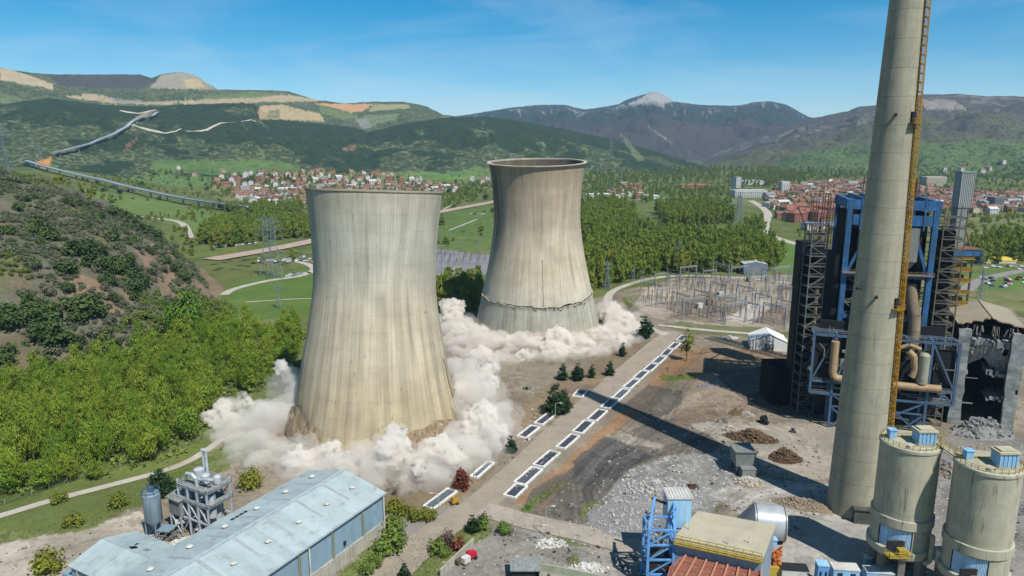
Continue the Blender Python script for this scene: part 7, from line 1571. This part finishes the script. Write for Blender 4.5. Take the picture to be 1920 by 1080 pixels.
for k in range(14): car(402+78*k/13,464-6*k/13+random.uniform(-1.5,1.5),'in the far row below the poplars',1.2,'cars in the far row')
for k in range(26): car(1838+random.uniform(0,90),530+random.uniform(-9,9),'in the lot at the right edge behind the gutted building',random.choice((.3,1.8)),'cars at the right edge')
for k in range(10): car(1868+random.uniform(-20,50),503+random.uniform(-4,3),'beside the meadow at the right edge',.3,'cars beside the right meadow')
for k in range(7): car(898+k*4-14,402+k%2-.5,'on the lane left of the farther tower',.3,'cars left of the farther tower')
for k in range(8): car(540+k*5.5,517-k*.4+random.uniform(-2,2),'on the verge beside the pale bend',.4,'cars on the verge')
# yellow long shed-like tube at right edge
p=T(1868,492); yt=thing('yellow_marquee','long low yellow marquee roof at the right edge beside the poplars','marquee',p); V=MB()
mb=MB(); n=10
for i in range(n): 
    a0,a1=math.pi*i/n,math.pi*(i+1)/n; mb.add([(p[0]-16,p[1]+6*math.cos(a0),p[2]+2+4*math.sin(a0)),(p[0]+16,p[1]+6*math.cos(a0),p[2]+2+4*math.sin(a0)),(p[0]+16,p[1]+6*math.cos(a1),p[2]+2+4*math.sin(a1)),(p[0]-16,p[1]+6*math.cos(a1),p[2]+2+4*math.sin(a1))],[(0,1,2,3)])
mb.obj('roof',mat('marquee_yellow',C(226,196,60),.6),yt); MB().box((p[0],p[1],p[2]+.8),(31,11.4,2.4)).obj('wall',WROOF,yt)
# ---------------------------------------------------------------- viaduct
VIA=mat('viaduct_concrete',C(172,182,184),.8,var=.15,scale=.05); VIP=mat('viaduct_parapet',C(158,170,174),.7,var=.2,scale=.05)
def viaduct(px,hh,width,label,piergap):
    P=[T(a,b+0) for a,b in px]; Q=resample(P,14); Zt=terrain(Q[:,0],Q[:,1]); zz=np.convolve(np.pad(Zt,6,mode='edge'),np.ones(13)/13,'valid')+hh
    D=np.gradient(Q,axis=0); D/=np.linalg.norm(D,axis=1)[:,None]; Nn=np.stack([-D[:,1],D[:,0]],1); t=thing('viaduct',label,'viaduct',(Q[0][0],Q[0][1],Zt[0]))
    d=MB(); 
    for i in range(len(Q)-1): d.bar((*Q[i],zz[i]),(*Q[i+1],zz[i+1]),width,1.8)
    d.obj('deck',VIA,t)
    for s in(-1,1):
        d=MB(); A=Q+Nn*s*width*.5
        for i in range(len(Q)-1): d.bar((*A[i],zz[i]+1.5),(*A[i+1],zz[i+1]+1.5),.5,1.5)
        d.obj('parapet',VIP,t)
    for i in range(2,len(Q)-1,piergap):
        if zz[i]-Zt[i]>2: MB().box((Q[i][0],Q[i][1],(zz[i]+Zt[i])/2-2),(2.6,2.6,zz[i]-Zt[i]+2)).obj('pier',VIA,t)
viaduct([(48,308),(75,318),(120,330),(200,350),(300,374),(400,392),(470,401)],11,11,'long pale viaduct curving through the meadows at the left',4)
viaduct([(104,294),(170,272),(240,240),(296,212)],9,11,'pale viaduct climbing the dark forest slope at the left',5)
# ---------------------------------------------------------------- lamps, poles, fence
LMP=mat('lamp_steel',C(190,188,176),.5,var=.2)
def lamp(px,py,pt,label,arm=1,gr='street lamps of the plant'):
    x,y=G(px,py); z=tz(x,y); fy=y*CP+H*SP; h=(py-pt)/F*fy*1.03; t=thing('street_lamp',label,'street lamp',(x,y,z),gr)
    MB().cyl((x,y,z-.3),(x,y,z+h),.16,.09,8).obj('pole',LMP,t); m=MB(); m.path([(x,y,z+h),(x+arm*.7,y,z+h+.35),(x+arm*1.9,y,z+h+.4)],.08,6); m.obj('arm',LMP,t); MB().box((x+arm*2.2,y,z+h+.38),(1.1,.4,.22)).obj('lamp_head',WROOF,t)
lamp(1023,1006,948,'street lamp standing by the lower concrete side road'); lamp(1041,800,756,'street lamp in front of the bushy double conifer'); lamp(823,966,925,'street lamp at the narrow end of the bed nearest the round bushes',-1); lamp(1150,742,712,'street lamp halfway along the row of beds',-1); lamp(1006,1020,985,'short curved lamp left of the lamp by the side road'); lamp(888,905,868,'street lamp at the dusty bed right of the dead conifer',-1); lamp(1262,615,585,'street lamp at the far end of the diagonal road')
for px,py,pt,l in((302,556,508,'wooden pole on the bare patch of the scrubby hillside'),(237,552,536,'short wooden pole lower left on the scrubby hillside')):
    p=T(px,py); fy=p[1]*CP-(p[2]-H)*SP; h=(py-pt)/F*fy; mb=MB(); mb.cyl((p[0],p[1],p[2]-1),(p[0],p[1],p[2]+h),.22,.15,8); mb.bar((p[0]-1,p[1],p[2]+h-.4),(p[0]+1,p[1],p[2]+h-.4),.16); tag(mb.obj('line_pole',GALV),l,'pole')
fp=resample([T(*q) for q in((-30,960),(60,928),(160,896),(260,866),(350,838),(430,800))],4.5); ft_=thing('wire_fence','green wire fence on pale posts between the wood and the footpath','fence',(*fp[0],tz(*fp[0])))
for i,q in enumerate(fp): z=tz(*q); MB().cyl((q[0],q[1],z-.2),(q[0],q[1],z+2.0),.09,n=6).obj('post',LMP,ft_)
mb=MB(); [mb.bar((*a_,tz(*a_)+h_),(*b_,tz(*b_)+h_),.06) for a_,b_ in zip(fp,fp[1:]) for h_ in(.3,.8,1.3,1.9)]; mb.obj('wire',mat('fence_wire',C(100,120,96),.6),ft_)
# odd pieces of the site
x,y=G(990,730); cbx=thing('concrete_box','small open concrete box on the bare ground left of the bushy conifer','box',(x,y,0)); MB().box((x,y,1),(3.4,2.4,2)).obj('shell',GRYC,cbx); MB().box((x-.6,y-1.25,.9),(1.2,.12,1.3)).obj('opening',DKM,cbx)
x,y=G(853,945); yd=thing('yellow_dumper','tiny yellow dumper beside the bed near the round bushes','machine',(x,y,0)); MB().box((x,y,1.0),(2.6,1.5,.8),.6).box((x-.6,y-.3,1.9),(.9,1.2,1.1),.6).obj('body',YEL,yd); [MB().cyl((x+u,y+v,.4),(x+u,y+v+.3,.4),.4,n=10).obj('wheel',DKM,yd) for u in(-.9,.9) for v in(-.9,.6)]
# trees between the houses
for poly,sp,sd in (([(378,345),(440,326),(640,324),(860,352),(830,366),(575,384),(420,362)],19,211),([(1435,372),(1480,352),(1640,345),(1930,362),(1930,400),(1600,405),(1450,410)],24,212),([(1740,330),(1930,305),(1930,345),(1700,345)],34,213)):
    for x,y in scatter(poly,sp,seed=sd,rmin=1000): mass('vil',pop,x,y,random.uniform(.35,.7),random.uniform(.6,1.1),random.uniform(0,6.28))
flush('vil','village_trees','garden trees massed between the roofs of village and town','trees')
for nm_ in [t.name for t in COL.objects if t.get('label')=='tree']:
    t=COL.objects[nm_]
    for c in list(t.children): bpy.data.objects.remove(c)
    bpy.data.objects.remove(t)
# litter of stones and scraps over the yard
random.seed(77); mb=MB()
for poly,n in (([(1000,960),(1200,780),(1300,700),(1500,700),(1560,800),(1600,900),(1500,1000),(1300,960),(1100,1000)],900),([(830,1010),(1000,980),(1210,1040),(1200,1080),(760,1080)],260),([(880,850),(1000,730),(1100,720),(1050,790),(930,900)],160),([(1600,850),(1900,830),(1920,1080),(1780,1080),(1770,900)],300),([(0,1040),(260,970),(330,1000),(130,1080),(0,1080)],140)):
    xs=[q[0] for q in poly]; ys=[q[1] for q in poly]; k=0
    while k<n:
        px,py=random.uniform(min(xs),max(xs)),random.uniform(min(ys),max(ys))
        if not inpoly(poly,np.array([px]),np.array([py]))[0]: continue
        x,y=G(px,py); s=random.uniform(.15,.5)*(2 if random.random()<.06 else 1); z=tz(x,y); k+=1
        mb.box((x,y,z+s*.2),(s*random.uniform(.6,1.8),s,s*random.uniform(.4,.9)),random.uniform(0,3),random.randrange(3))
mb.obj('yard_litter',[RUBW,DKD,RUBG],kind='stuff',label='loose stones and scraps littering the bare yard',cat='litter')
